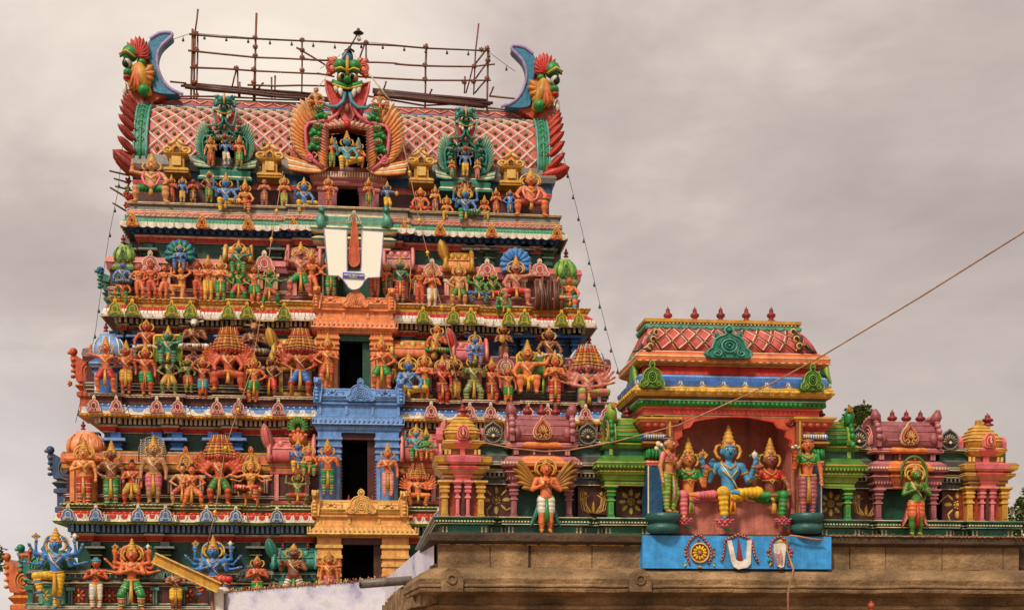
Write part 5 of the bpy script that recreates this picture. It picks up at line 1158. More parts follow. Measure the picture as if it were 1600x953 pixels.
for i in range(n+1):
    t = i/n; x = XG0-.0+(b.x-XG0)*t; y = YG+.3+(34.5-YG-.3)*t; zt_ = zt0+(zt1-zt0)*t-.03
    vs += [(x+.01, y, 0), (x+.01, y, zt_)]
    if i: fs.append((2*i-2, 2*i, 2*i+1, 2*i-1))
m.add(vs, [f[::-1] for f in fs], 'stonec')
for k in range(15):   # broken stepped cornice of the side
    t0, t1 = k/15, (k+1)/15; xa, xb = XG0+(b.x-XG0)*t0, XG0+(b.x-XG0)*t1; ya, yb_ = YG+.1+(33-YG)*t0, YG+.1+(33-YG)*t1
    z_ = zz(905)-.02*k+random.uniform(-.05, .05)-.35*t0*0; pj = random.uniform(.16, .3)
    for (dz0, dz1, o_) in ((-.38, -.2, pj), (-.2, .12, pj*.8), (.12, .2, pj*.35)):
        m.add([(xa-o_, ya, z_+dz0), (xb-o_, yb_-.03, z_+dz0), (xb+.1, yb_-.03, z_+dz0), (xa+.1, ya, z_+dz0), (xa-o_*.9, ya, z_+dz1), (xb-o_*.9, yb_-.03, z_+dz1), (xb+.1, yb_-.03, z_+dz1), (xa+.1, ya, z_+dz1)], [(0,1,2,3),(7,6,5,4),(4,5,1,0),(5,6,2,1),(7,4,0,3)], 'stonec')
rough(m, .02, 8); m.build('side_wall', GH)
m = M(); m.box(XG0+.4, XS, YG+.6, YG+13, 0, zz(834), 'slab'); m.build('core', GH)
sp = M(); c0, c1 = W(563, 912, 25.5), W(609, 906, 25.9)
sp.tube([c0, c1+Vector((.6, .1, 0.02))], .085, 'grey', 12); sp.tube([c0+Vector((-.004, 0, 0)), c0+Vector((.02, 0, 0))], .06, 'black', 10); sp.build('spout_pipe', label='grey metal spout pipe sticking out of the limewashed side wall', cat='pipe')
# thin dry fringe along the slab edge on the right
m = M()
for k in range(150):
    x = G(1290)+k*(XG1-G(1290)+.3)/150; m.tube([(x, YG-.12, zz(836)+.0), (x+random.uniform(-.02, .02), YG-.2, zz(836)+random.uniform(-.02, .03))], .008, 'tan', 4)
m.tube([(G(1290), YG-.16, zz(836)), (G(1440), YG-.17, zz(836.5)), (XG1+.2, YG-.16, zz(836))], .012, 'tan', 5)
m.build('fringe_rope', label='twisted straw fringe rope along the top edge of the stone slab', cat='rope')

# --- parapet base, green with cream lines
Yp = YG+.25
def gb(segs): 
    out = []
    for a, b, o in segs: out.append((a, b, o))
    return out
segs = [(690,761,0),(761,793,.14),(793,909,0),(909,945,.14),(945,1012,0)]
segr = [(1283,1344,0),(1344,1376,.14),(1376,1487,0),(1487,1518,.14),(1518,1583,0)]
GREENP = [(0,833,'green'),(.0,831,'teal'),(.0,823,'cream'),(.02,822.4,'teal'),(.10,819,'dgreen'),(.10,817,'lteal'),(.06,816,'green'),(.10,812,'teal'),(.14,809,'cream'),(.15,808,'lteal'),(.15,807,'teal'),(-.9,806.5,'teal')]
for sg in (segs, segr):
    plan = [(G(sg[0][0], Yp), Yp+8)]
    for a, b, o in sg: plan += [(G(a, Yp), Yp+o), (G(b, Yp), Yp+o)]
    plan.append((G(sg[-1][1], Yp), Yp+(8 if sg is segr else .2)))
    P = [plan[0]]
    for p in plan[1:]:
        if math.hypot(p[0]-P[-1][0], p[1]-P[-1][1]) > .004: P.append(p)
    m = M(); gpp = [(o, WZ(850, y, Yp-o), c) for o, y, c in GREENP]; band(m, P, gpp); piping(m, P, gpp, 'cream', .007)
    dentils(m, P, .105, .05, .03, WZ(850, 816.5, Yp), WZ(850, 814.5, Yp), 'cream', .012)
    for a, b, o in sg:
        for x in (a+2, a+8, b-8, b-2):
            m.box(G(x, Yp)-.011, G(x, Yp)+.011, Yp+o-.012, Yp+o-.001, WZ(850, 832, Yp), WZ(850, 823.5, Yp), 'cream')
    m.build('parapet_base', GH)
# --- flower panels and black mouldings
def panel(x0, x1, kind, Y=YG+.55):
    m = M(); m.box(G(x0, Y), G(x1, Y), Y, Y+.2, GZ(846, 808, Y), GZ(846, 757, Y), 'maroon'); cx = (G(x0, Y)+G(x1, Y))/2; cz = GZ(846, 782, Y)
    for q in (-1, 1):
        pass
    if kind == 'flower' or kind == 'flower8':
        r = .24 if kind == 'flower' else .22
        for k in range(8):
            a = 2*PI*k/8; r2 = r if kind == 'flower8' or k % 2 == 0 else r*1.05
            m.petal((cx+math.cos(a)*r2*.42, Y, cz+math.sin(a)*r2*.42), (cx+math.cos(a)*r2, Y, cz+math.sin(a)*r2), .10 if (k % 2 == 0 or kind == 'flower8') else .05, .018, 'lgold', None)
            if kind == 'flower' and k % 2: m.tube([(cx+math.cos(a+.2*t)*r2*(.9+.14*t), Y, cz+math.sin(a+.25*t)*r2*(.9+.14*t)) for t in (0, 1, 2, 3)], .012, 'lgold', 4)
        for k in range(8): a = 2*PI*k/8; m.ell(cx+math.cos(a)*r*.24, Y, cz+math.sin(a)*r*.24, .018, .02, .018, 'lgold', 6, 4)
        m.ell(cx, Y, cz, r*.16, .03, r*.16, 'gold', 10, 5)
    else:
        for q in (-1, 1):
            for j in range(4):
                m.tube([(cx+q*(.02+.02*j), Y, cz-.2), (cx+q*(.06+.045*j), Y, cz-.16+.01*j), (cx+q*(.12+.035*j), Y, cz-.06+.05*j), (cx+q*(.13+.025*j), Y, cz+.06+.035*j), (cx+q*(.06+.035*j), Y, cz+.1+.03*j)], [.006, .011, .013, .011, .006], 'gold' if j % 2 else 'lgold', 5)
            m.ell(cx+q*.13, Y, cz+.12, .03, .02, .035, 'lgold', 7, 4); m.ell(cx+q*.19, Y, cz+.03, .026, .02, .026, 'lgold', 7, 4)
        m.petal((cx, Y, cz-.2), (cx, Y, cz), .07, .02, 'gold')
    o = m.build('flower_panel', GH); return o
panel(745, 806, 'flower'); panel(903, 952, 'scroll'); panel(962, 1011, 'flower8'); panel(1280, 1316, 'flower8'); panel(1327, 1380, 'scroll'); panel(1472, 1520, 'flower')
BL = [(-.2,759,'black'),(0,759,'black'),(.03,757,'cream'),(.03,756,'dgrey'),(.02,746,'cream'),(.04,745,'black'),(.12,738,'grey'),(.12,734,'dgrey'),(.10,728,'cream'),(.2,726,'grey'),(.2,722,'dgrey'),(.14,712,'grey'),(.05,710,'dgreen'),(.03,698,'cream'),(.1,697,'dgrey'),(.14,694,'grey'),(.12,690,'cream'),(-.2,689,'dgrey')]
bk = kudu_mesh('black', 'grey', 'grey'); bko = []
for x0, x1, kx in ((745, 812, 770.5), (895, 950, 918.5), (1325, 1385, 1341.5), (1470, 1530, 1484)):
    m = M(); Y = YG+.5; P = [(G(x0, Y), Y+.5), (G(x0, Y), Y), (G(x1, Y), Y), (G(x1, Y), Y+.5)]
    bpp = [(o, WZ(850, y, Y-o), c) for o, y, c in BL]; band(m, P, bpp); piping(m, P, bpp, 'cream', .006); dentils(m, P, .125, .07, .03, WZ(850, 746, Y), WZ(850, 741, Y), 'grey', .01)
    o = m.build('black_moulding', GH)
    g = M(); c = Vector((WX(kx, Y-.16), Y-.16, WZ(846, 692, Y-.16))); R1 = .145
    pts = [(c.x+R1*math.sin(a)*(1-.25*max(0, math.cos(a))**3), c.z+.13-R1*1.15*math.cos(a+PI)*-1*-1) for a in [2*PI*k/20 for k in range(20)]]
    pts = [(c.x+R1*math.sin(a), c.z+.145-.15*math.cos(a)+(.03 if abs(a-PI) < .2 else 0)) for a in [2*PI*k/20 for k in range(20)]]
    g.prism(pts, c.y, c.y+.1, 'black'); g.tube([(a_, c.y, b_) for a_, b_ in pts], .02, 'grey', 5, closed=True)
    for k in range(9): a = PI*(.02+.96*k/8); g.petal((c.x+.035*math.cos(a), c.y-.02, c.z+.1+.035*math.sin(a)), (c.x+.12*math.cos(a), c.y-.02, c.z+.11+.135*math.sin(a)), .035, .02, 'dgrey' , 'cream')
    g.ell(c.x, c.y-.03, c.z+.1, .028, .03, .028, 'cream', 8, 5); g.build('fan_ornament', GH)
for x0, x1 in ((694, 1012), (1283, 1580)):
    m = M(); Y = YG+.85; m.box(G(x0, Y)+.1, G(x1, Y)-.1, Y, Y+.3, GZ(846, 815, Y), GZ(846, 692, Y), 'dgreen'); m.build('parapet_wall', GH)
# --- mauve barrel pavilions
def gcol(m, x, Y, y0, y1, w_, c, cl):
    z0, z1 = GZ(846, y1, Y), GZ(846, y0, Y); h = z1-z0; X_ = G(x, Y); w_ /= 2
    rband(m, X_-w_, X_+w_, Y, Y+w_*2, [(.012,z0,c),(.012,z0+.03,c),(0,z0+.03,c),(0,z0+h*.5,c),(.02,z0+h*.52,cl),(.02,z0+h*.56,c),(0,z0+h*.58,c),(.0,z0+h*.66,cl),(.025,z0+h*.68,c),(.025,z0+h*.74,c),(.0,z0+h*.76,cl),(.03,z0+h*.8,cl),(.03,z0+h*.84,c),(.01,z0+h*.86,c),(.06,z0+h*.95,cl),(.06,z0+h,c)])
    m.box(X_-w_*.62, X_+w_*.62, Y-.012, Y-.002, z0+.05, z0+h*.47, cl); m.box(X_-w_*.45, X_+w_*.45, Y-.016, Y-.012, z0+.07, z0+h*.45, c)
def gsala(cx, Y=YG+.25, c='mauve', cl='lmauve', c2='lorange'):
    k = 1.0; x = lambda d: G(cx+d, Y); z = lambda y: GZ(846, y, Y); m = M()
    for d in (-43, 43): gcol(m, cx+d, Y+.03, 757, 807, .09, c, cl)
    m.box(x(-40), x(40), Y+.25, Y+.3, z(808), z(757), 'dgreen')
    P = [(x(-46), Y+.8), (x(-46), Y), (x(46), Y), (x(46), Y+.8)]
    pf = [(-.28,758,c),(.0,758,c),(.02,756,cl),(.02,754,c),(.05,748,cl),(.06,747,c),(.10,738,cl),(.12,737,c),(.06,731,c),(.1,730,cl),(.16,728,c),(.17,723,'cream'),(.15,722,c),(.12,717,cl),(.06,713,c),(.0,712,'maroon'),(.0,701,c),(.06,700,cl),(.10,697,c),(.10,694,cl),(.06,691,c),(.02,690,c),(-.3,689,c)]
    spp = [(o, WZ(846, y, Y-o), q) for o, y, q in pf]; band(m, P, spp); piping(m, P, spp, 'lpink', .008)
    Pm = [(x(-20), Y), (x(-20), Y-.03), (x(20), Y-.03), (x(20), Y)]
    band(m, Pm, [(o, WZ(846, y, Y-o), {'mauve':'orange','lmauve':'lorange'}.get(q, 'lgold' if q == 'cream' else q)) for o, y, q in pf if y > 712 or 1])
    dentils(m, P, .165, .05, .022, z(728)+.01, z(723)-.005, 'cream', .01); dentils(m, P, .07, .05, .025, z(750), z(746), cl, .01)
    for d in (-42, -38, -12, 12, 38, 42): m.box(x(d)-.018, x(d)+.018, Y-.05, Y-.004, z(711), z(702), cl)
    o = m.build('barrel_pavilion', GH)
    r = M(); ze = z(690); H = z(645)-ze; pr = [(Y+.28-.36*math.cos(a)*(1.08 if .3 < a < 1.2 else 1), ze+H*PW(a,.85)) for a in [PI*k_/18 for k_ in range(19)]]
    r.prismx(pr, x(-43), x(43), c, True)
    for i_ in range(1, 9, 2):
        r.tube([(x(-43), pr[i_][0]-.005, pr[i_][1]), (x(43), pr[i_][0]-.005, pr[i_][1])], .011, cl, 5)
        for k_ in range(26):
            if i_ > 2: r.ell(x(-42)+(x(42)-x(-42))*(k_+.5)/26, (pr[i_][0]+pr[i_+1][0])/2, (pr[i_][1]+pr[i_+1][1])/2, .015, .014, .012, 'lpink' if i_ == 7 else cl, 5, 3)
    r.build('barrel_roof', o)
    f = M(); cz = z(690)+.02; X_ = x(0)
    for sc__, cc, dd in ((1, 'cream', .0), (.93, 'rust', .012), (.80, 'peach', .022), (.68, 'dred', .03)):
        out = [(X_+sc__*a_, cz+.16+sc__*b_) for a_, b_ in ((0,.22),(-.035,.15),(-.1,.08),(-.145,.0),(-.155,-.07),(-.13,-.13),(-.07,-.16),(.07,-.16),(.13,-.13),(.155,-.07),(.145,.0),(.1,.08),(.035,.15))]
        f.prism(out, Y-.15-dd, Y-.05, cc)
    for k_ in range(7): a = PI*(.12+.76*k_/6); f.petal((X_+.03*math.cos(a), Y-.19, cz+.08+.03*math.sin(a)), (X_+.09*math.cos(a), Y-.19, cz+.1+.13*math.sin(a)), .022, .014, 'lgold')
    for q in (-1, 1): f.tube([(X_+q*(.05+.03*math.cos(t)), Y-.19, cz+.05+.03*math.sin(t)) for t in [k_*.7 for k_ in range(8)]], .009, 'lgold', 4)
    f.ell(X_, Y-.2, cz+.1, .02, .02, .02, 'red', 6, 4); f.build('flame_ornament', o)
    for q in (-1, 1):
        e_ = M(); X1 = x(q*47)
        pr2 = [(Y+.28-.44*math.cos(a), ze-.01+H*1.12*PW(a,.8)) for a in [PI*k_/14 for k_ in range(15)]]
        e_.prismx(pr2, X1-.035, X1+.035, c)
        for i_ in range(1, 13): e_.ell(X1-q*.0, pr2[i_][0]-.01, pr2[i_][1], .055, .05, .05, cl, 6, 4)
        e_.tube([(X1-q*.02, Y+.05, z(650)), (X1+q*.01, Y, z(640)), (X1-q*-.0+q*.03, Y-.0, z(630))], [.08, .085, .035], c, 10)
        e_.tube([(X1-q*.08, Y-.06, z(668)), (X1-q*.085, Y-.08, z(678)), (X1-q*.05, Y-.06, z(688))], [.05, .075, .04], c, 8)
        for k_ in range(5): e_.tube([(X1+q*.05, Y+.28+(.26-.05*k_)*math.cos(a)*-1, ze+.05+(.34-.06*k_)*math.sin(a)) for a in [PI*j/8 for j in range(9)]], .012, 'lpink', 4)
        e_.build('horned_gable', o)
    for d in (-29, -7, 15): finial(cx+d+7, 629, 655, Y+.28, o, .17, 846)
gsala(846); gsala(1416)
def gkuta(cx, hw, Y=YG+.25, left=True):
    x = lambda d: G(cx+d, Y); z = lambda y: GZ(723, y, Y); m = M()
    for d in (-hw+9, -hw+17, hw-17, hw-9) if 0 else (-26, 26): gcol(m, cx+d*hw/35, Y+.03, 752, 808, .10, 'gold', 'lgold')
    for d in (-8, 8): gcol(m, cx+d, Y-.04, 752, 808, .055, 'rose', 'lpink')
    m.box(x(-hw+4), x(hw-4), Y+.12, Y+.6, z(808), z(752), 'rust'); m.box(x(-3), x(3), Y+.0, Y+.13, z(808), z(752), 'dbrown')
    if left:
        for k_ in range(1): pass
    pf = [(-.03,753,'gold'),(.0,751,'brown'),(.0,746,'lgold'),(.03,744,'brown'),(.03,740,'lgold'),(.12,733,'rust'),(.12,730,'lgold'),(.06,728,'brown'),(.10,726,'lgold'),(.15,723,'gold'),(.16,716,'brown'),(.12,713,'lgold'),(.0,711,'gold'),(-.08,710,'brown'),(-.08,700,'lgold'),(-.04,698,'gold'),(.02,692,'brown'),(.02,689,'lgold'),(-.05,686,'gold'),(-.1,685,'gold')]
    rband(m, x(-hw+9), x(hw-9), Y, Y+.62, [(o, WZ(723, y, Y), q) for o, y, q in pf])
    kp = [(x(-hw+9), Y+.62), (x(-hw+9), Y), (x(hw-9), Y), (x(hw-9), Y+.62)]; piping(m, kp, [(o, WZ(723, y, Y), q) for o, y, q in pf], 'lgold', .008)
    rband(m, x(-12), x(12), Y-.035, Y+.3, [(o*1.02, WZ(723, y, Y), {'gold':'rose','brown':'pink','lgold':'lpink','rust':'red'}[q]) for o, y, q in pf])
    for d in (-hw+12, -hw+18, hw-18, hw-12): m.box(x(d)-.02, x(d)+.02, Y+.05, Y+.079, z(709), z(701), 'lgold')
    o = m.build('corner_pavilion', GH)
    r = (x(hw)-x(-hw))/2*.74; ze = z(685); H = z(646)-ze; d_ = M()
    prf = [(r*.80,-.01),(r*.86,.0),(r*.95,H*.1),(r*1.02,H*.26),(r*.98,H*.36),(r*1.0,H*.38),(r*.78,H*.54),(r*.80,H*.56),(r*.6,H*.70),(r*.62,H*.72),(r*.44,H*.86),(r*.46,H*.88),(r*.30,H*.98),(r*.2,H*1.0),(r*.16,H*1.22),(.0,H*1.24)]
    d_.lathe(prf, x(0), Y+.32, ze, 'gold', 24, .95, smooth=False, rot=PI/24)
    for i_ in (3, 5, 7, 9, 11):
        rr, hh = prf[i_]; d_.tube([(x(0)+rr*1.01*(1+.95*(1/max(abs(math.cos(a)), abs(math.sin(a)))-1))*math.cos(a), Y+.32+rr*1.01*(1+.95*(1/max(abs(math.cos(a)), abs(math.sin(a)))-1))*math.sin(a), ze+hh) for a in [2*PI*k_/24+PI/24 for k_ in range(24)]], .012, 'lgold', 4, closed=True)
    d_.build('dome', o)
    cz = z(688)
    for q_, (X_, Yc_) in enumerate(((x(0), Y-.10),)):
        f = M()
        for s_, cc, dd in ((1, 'lpink', 0), (.86, 'red', .012), (.66, 'lpink', .02), (.5, 'dred', .028)):
            out = [(X_+s_*a_, cz+.11+s_*b_) for a_, b_ in ((0,.14),(-.06,.10),(-.1,.02),(-.09,-.07),(-.05,-.11),(.05,-.11),(.09,-.07),(.1,.02),(.06,.10))]
            f.prism(out, Yc_-dd, Yc_+.12, cc)
        f.petal((X_, Yc_-.03, cz+.04), (X_, Yc_-.03, cz+.19), .05, .02, 'lpink', None); f.ell(X_, Yc_-.05, cz+.08, .02, .02, .02, 'lgold', 6, 4); f.build('flame_ornament', o)
    for X_ in (x(-hw+3), x(hw-3)):
        f = M(); out = [(Y+.32+a_, cz+.11+b_) for a_, b_ in ((0,.14),(-.08,.10),(-.13,.02),(-.12,-.07),(-.05,-.11),(.05,-.11),(.12,-.07),(.13,.02),(.08,.10))]; f.prismx(out, X_-.05, X_+.05, 'rose'); f.build('flame_ornament', o)
    finial(cx, 630, 651, Y+.32, o, .2, 723)
    return o
gkuta(723, 38); gkuta(1543, 37, left=False)
# --- green pavilions either side of the central shrine
def ggreen(x0, x1, sd):
    Y = YG+.2; c, cl = 'mgreen', 'lgreen'; m = M(); X0, X1 = G(x0, Y), G(x1, Y); xm = (x0+x1)/2; z = lambda y: GZ(978, y, Y)
    gcol(m, x0+10 if sd < 0 else x1-10, Y+.03, 757, 807, .09, 'green', 'lgreen')
    P = [(X0, Y+.8), (X0, Y), (X1, Y), (X1, Y+.8)]
    pf = [(-.28,758,c),(.0,758,c),(.0,755,'lgreen'),(.0,752,c),(.02,750,'lgreen'),(.05,742,c),(.09,741,'lgreen'),(.12,736,c),(.10,732,'lgreen'),(.16,728,c),(.17,722,'lgreen'),(.15,721,c),(.06,712,'green'),(.0,711,'dgreen'),(.0,701,'lgreen'),(.05,699,c),(.08,693,'lgreen'),(.02,690,c),(-.3,689,c)]
    spp = [(o, WZ(978, y, Y-o), q) for o, y, q in pf]; band(m, P, spp); piping(m, P, spp, 'lgold', .008); dentils(m, P, .165, .06, .03, z(732), z(729), 'lgreen', .01)
    xx = X0+.1 if sd < 0 else X1-.1; m.box(xx-.03, xx+.03, Y-.03, Y-.002, z(711), z(701), 'lgreen')
    o = m.build('barrel_pavilion', GH); r = M(); ze = z(690); H = z(650)-ze
    pr = [(Y+.28-.36*math.cos(a), ze+H*PW(a,.85)) for a in [PI*k_/18 for k_ in range(19)]]
    r.prismx(pr, X0+(.16 if sd < 0 else -.2), X1-(.16 if sd > 0 else -.2), 'green', True)
    for i_ in range(1, 9):
        r.tube([(X0+.16, pr[i_][0]-.005, pr[i_][1]), (X1-.16, pr[i_][0]-.005, pr[i_][1])], .012, 'lgreen' if i_ % 2 else 'gold', 5)
        if i_ % 2 == 0:
            for k_ in range(14): r.ell(X0+.2+(X1-X0-.4)*(k_+.5)/14, (pr[i_][0]+pr[i_+1][0])/2, (pr[i_][1]+pr[i_+1][1])/2, .02, .014, .014, 'lgreen', 5, 3)
    r.build('barrel_roof', o)
    e_ = M(); X_ = (X0+.12) if sd < 0 else (X1-.12)
    pr2 = [(Y+.28-.44*math.cos(a), ze-.02+H*1.12*PW(a,.8)) for a in [PI*k_/14 for k_ in range(15)]]
    e_.prismx(pr2, X_-.04, X_+.04, 'lgreen', True)
    for i_ in range(0, 14): e_.ell(X_-sd*-.03, pr2[i_][0]-.01, pr2[i_][1], .05, .055, .06, 'green', 6, 4)
    e_.tube([(X_-.0, Y-.04, z(660)), (X_-sd*-.02, Y-.04, z(645)), (X_+sd*.03, Y-.04, z(632))], [.07, .085, .04], 'lgreen' if sd < 0 else 'green', 10)
    for k_ in range(6): e_.tube([(X_+sd*.05, Y+.28-(.38-.06*k_)*math.cos(a), ze+.03+(.42-.07*k_)*math.sin(a)) for a in [PI*j/10 for j in range(11)]], .014, 'gold' if k_ % 2 else 'mgreen', 5)
    for k_ in range(3): e_.tube([(X_+.025*math.cos(t)*(3-k_)*.6, Y-.13, z(632)-.03+.025*math.sin(t)*(3-k_)*.6) for t in [j*.8 for j in range(9)]], .009, 'gold', 4)
    e_.build('horned_gable', o)
ggreen(945, 1012, -1); ggreen(1270, 1335, 1)
finial(980, 634, 651, YG+.5, GH, .15); finial(1283, 638, 655, YG+.5, GH, .15)

# --- central shrine
SH = YG-.05
m = M(); S = lambda x, y, d=0: (G(x, SH-d), SH-d, GZ(x, y, SH-d))
# niche: back, sides, seat
Yb = SH+.95
m.box(G(1030, Yb), G(1262, Yb), Yb, Yb+.1, GZ(1150, 840, Yb), GZ(1150, 630, Yb), 'dust')
for x0, x1 in ((1036, 1056), (1236, 1256)): m.box(G(x0, SH), G(x1, SH), SH, Yb, GZ(1150, 833, SH), GZ(1150, 640, SH), 'dust')
m.box(G(1056, SH), G(1236, SH), SH+.12, Yb, GZ(1150, 834, SH), GZ(1150, 783, SH+.12), 'dust')
m.build('niche', GH)
# scalloped arch screen
m = M()
out = [(1036, 648), (1256, 648), (1256, 725), (1240, 725), (1238, 700), (1232, 696), (1236, 688), (1226, 682), (1228, 672), (1214, 668), (1208, 659), (1190, 656), (1170, 652), (1146, 651), (1122, 652), (1102, 655), (1084, 658), (1078, 667), (1064, 671), (1066, 681), (1056, 687), (1060, 695), (1053, 699), (1051, 725), (1036, 725)]
po = [(S(x, y)[0], S(x, y)[2]) for x, y in out]; m.prism(po, SH-.05, SH+.05, 'red' if 0 else 'dorange')
ed = [S(x, y, .055) for x, y in out[3:-1]]; m.tube(ed, .016, 'red', 5)
for x, y, q in ((1062, 655, 1), (1235, 658, -1)):
    for k_ in range(3): m.petal(S(x, y+8, .06), S(x+q*(-8+8*k_), y-3+abs(k_-1)*4, .06), .05, .015, 'dred', None)
m.build('scalloped_arch', GH)
m = M()   # square posts beside the arch
for x in (1045, 1248): 
    m.box(G(x-5, SH-.1), G(x+5, SH-.1), SH-.14, SH-.05, GZ(x, 700 if x < 1100 else 806, SH), GZ(x, 652, SH), 'brown'); m.box(G(x-1, SH-.1), G(x+2, SH-.1), SH-.155, SH-.14, GZ(x, 698 if x < 1100 else 806, SH), GZ(x, 654, SH), 'gold')
m.build('post', GH)
for xa, xb, sd in ((1006, 1046, -1), (1247, 1287, 1)):   # blue pillars with lotus capitals
    m = M(); cx_ = (xa+xb)/2; X0, X1 = G(xa+5, SH), G(xb-2, SH)
    m.box(X0, X1, SH-.0, SH+.4, GZ(cx_, 806, SH), GZ(cx_, 724, SH), 'blueh' if 0 else 'navyb'); 
    for xx in (X0+.01, X1-.03): m.box(xx, xx+.02, SH-.006, SH-.001, GZ(cx_, 804, SH), GZ(cx_, 726, SH), 'cream')
    rband(m, X0, X1, SH, SH+.4, [(0.01,GZ(cx_,727,SH),'lpink'),(.02,GZ(cx_,725,SH),'red'),(.02,GZ(cx_,722,SH),'cream'),(.02,GZ(cx_,720,SH),'red'),(0,GZ(cx_,717,SH),'green')])
    for k_ in range(6): X_ = X0+(X1-X0)*(k_+.5)/6; m.ell(X_, SH-.02, GZ(cx_, 709, SH), .04, .08, .085, 'green', 8, 6)
    m.box(X0-.02, X1+.02, SH-.04, SH+.4, GZ(cx_, 715, SH), GZ(cx_, 703, SH), 'green')
    rband(m, X0-.02, X1+.02, SH-.03, SH+.4, [(.0,GZ(cx_,699,SH),'brown'),(.06,GZ(cx_,694,SH),'gold'),(.07,GZ(cx_,691,SH),'rust'),(0,GZ(cx_,689,SH),'blue'),(.04,GZ(cx_,688,SH),'blue'),(.05,GZ(cx_,684,SH),'lblue'),(.03,GZ(cx_,679,SH),'blue'),(0,GZ(cx_,678,SH),'gold')])
    for k_ in range(11): X_ = X0-.04+(X1-X0+.08)*(k_+.5)/11; m.tube([(X_, SH-.085, GZ(cx_, 687, SH)), (X_, SH-.095, GZ(cx_, 680, SH))], .013, 'cream', 5)
    rband(m, X0-.03, X1+.03, SH-.04, SH+.4, [(0,GZ(cx_,678,SH),'gold'),(.0,GZ(cx_,675,SH),'red'),(.07,GZ(cx_,668,SH),'rust'),(.11,GZ(cx_,661,SH),'peach'),(.11,GZ(cx_,658,SH),'lgold'),(.15,GZ(cx_,657,SH),'gold'),(.15,GZ(cx_,654,SH),'lgold')])
    for k_ in range(4): X_ = X0-.06+(X1-X0+.12)*(k_+.5)/4; m.ell(X_, SH-.11, GZ(cx_, 666, SH), .055, .045, .05, 'rust', 8, 5)
    m.build('pillar', GH)
# entablature and roof
def F(x): return G(x, SH)
P = [(F(1011), SH+1.3), (F(1011), SH), (F(1270), SH), (F(1270), SH+1.3)]
m = M(); pf = [(-.1,652,'dred'),(.05,650,'rust'),(.05,648.5,'cream'),(.08,647.5,'red'),(.08,639,'cream'),(.11,638,'red'),(.12,636,'green'),(.17,634,'green'),(.22,626,'teal'),(.22,624,'dgreen'),(.24,623,'brown'),(.36,620,'gold'),(.42,616,'lgold'),(.43,607,'gold'),(.36,605,'lgold'),(.34,603,'lblue'),(.31,598,'blue'),(.26,590,'lblue'),(.18,587,'navy'),(.10,586,'red'),(.06,574,'dred'),(.08,573,'cream'),(.10,572,'gold'),(.28,568,'lorange'),(.34,565,'orange'),(.36,558,'peach'),(.34,556,'orange'),(.24,553,'dorange'),(.16,551,'cream'),(.14,550,'red'),(0,549,'red')]
hf = lambda o: o if o < .12 else .12+(o-.12)*.42
pf = [(hf(o), y, q) for o, y, q in pf]
epp = [(o, WZ(1140, y, SH-o), q) for o, y, q in pf]; band(m, P, epp); piping(m, P, epp, 'cream', .009)
zq = lambda y, o=0: WZ(1140, y, SH-o)
lobes(m, P, hf(.34), .34, zq(597, .2), .085, 'cream', 'blue', False, .02, .88)
for x, y, dx, dy, st_ in along(P, hf(.43)+.004, .17):
    n_ = (dy, -dx); m.tube([(x-dx*.05+n_[0]*.01, y-dy*.05+n_[1]*.01, zq(611.5, .25)), (x+dx*.05+n_[0]*.01, y+dy*.05+n_[1]*.01, zq(611.5, .25))], .03, 'yellow', 6); m.ell(x+dx*.09, y+dy*.09, zq(611.5, .25), .022, .022, .026, 'lgold', 6, 4)
for x, y, dx, dy, st_ in along(P, hf(.2), .075): m.ell(x, y, zq(630, .2), .034, .034, .04, 'green', 6, 4)
dentils(m, P, hf(.36)+.004, .12, .06, zq(563, .36), zq(562, .36), 'cream', .006)
m.build('entablature', GH)
# hipped lattice roof
m = M(); zb0, zb1 = zq(551), zq(510)
fx0, fx1, tx0, tx1 = F(998), F(1275), F(1016), F(1248); y0_, y1_ = SH-.08, SH+.14
def rp(u, v, lift=0.0):   # a point of the front slope, gently bowed
    bow = math.sin(v*PI)*.11
    return (fx0+(fx1-fx0)*u+((tx0-fx0)*(1-u)+(tx1-fx1)*u)*v, y0_+(y1_-y0_)*v-bow-lift, zb0+(zb1-zb0)*v)
nv_, nu = 8, 30; vs = []; fs = []
for j in range(nv_+1):
    for i in range(nu+1): vs.append(rp(i/nu, j/nv_))
for j in range(nv_):
    for i in range(nu): a = j*(nu+1)+i; fs.append((a, a+1, a+nu+2, a+nu+1))
m.add(vs, fs, 'latred', True)
for X0_, X1_, sd in ((fx0, tx0, -1), (fx1, tx1, 1)): m.add([(X0_, y0_, zb0), (X1_, y1_, zb1), (X1_, SH+.8, zb1), (X0_, SH+1.1, zb0)], [(0, 1, 2, 3) if sd < 0 else (3, 2, 1, 0)], 'dorange')
m.add([(tx0, y1_, zb1), (tx1, y1_, zb1), (tx1, SH+.8, zb1), (tx0, SH+.8, zb1)], [(0,1,2,3)], 'dorange')
ro = m.build('hipped_roof', GH)
m = M(); nc = 10.5
for sg in (1, -1):
    for k in range(-3, 15):
        pts = []
        for j in range(17):
            v = j/16; u = (k+.25+sg*v*1.55)/nc
            if .02 <= u <= .98: pts.append(rp(u, v, .012))
        if len(pts) > 2: m.tube(pts, .022, 'dred', 5); m.tube([(p[0]+.028, p[1]-.0, p[2]) for p in pts], .011, 'lpink', 4); m.tube([(p[0]-.028, p[1]-.0, p[2]) for p in pts], .011, 'cream', 4)
for k in range(-2, 13):
    for j in range(0, 7):
        v = (j*.5)/1.55*1.0+.0; u = (k+.25+(j % 2)*.5+.0)/nc
        if .06 < u < .94 and .1 < v < .93: p = rp(u, v, .02); m.ell(*p, .026, .02, .026, 'olive', 8, 4); m.ell(p[0], p[1]-.012, p[2], .013, .014, .013, 'gold', 6, 3)
m.build('roof_lattice', ro)
m = M()
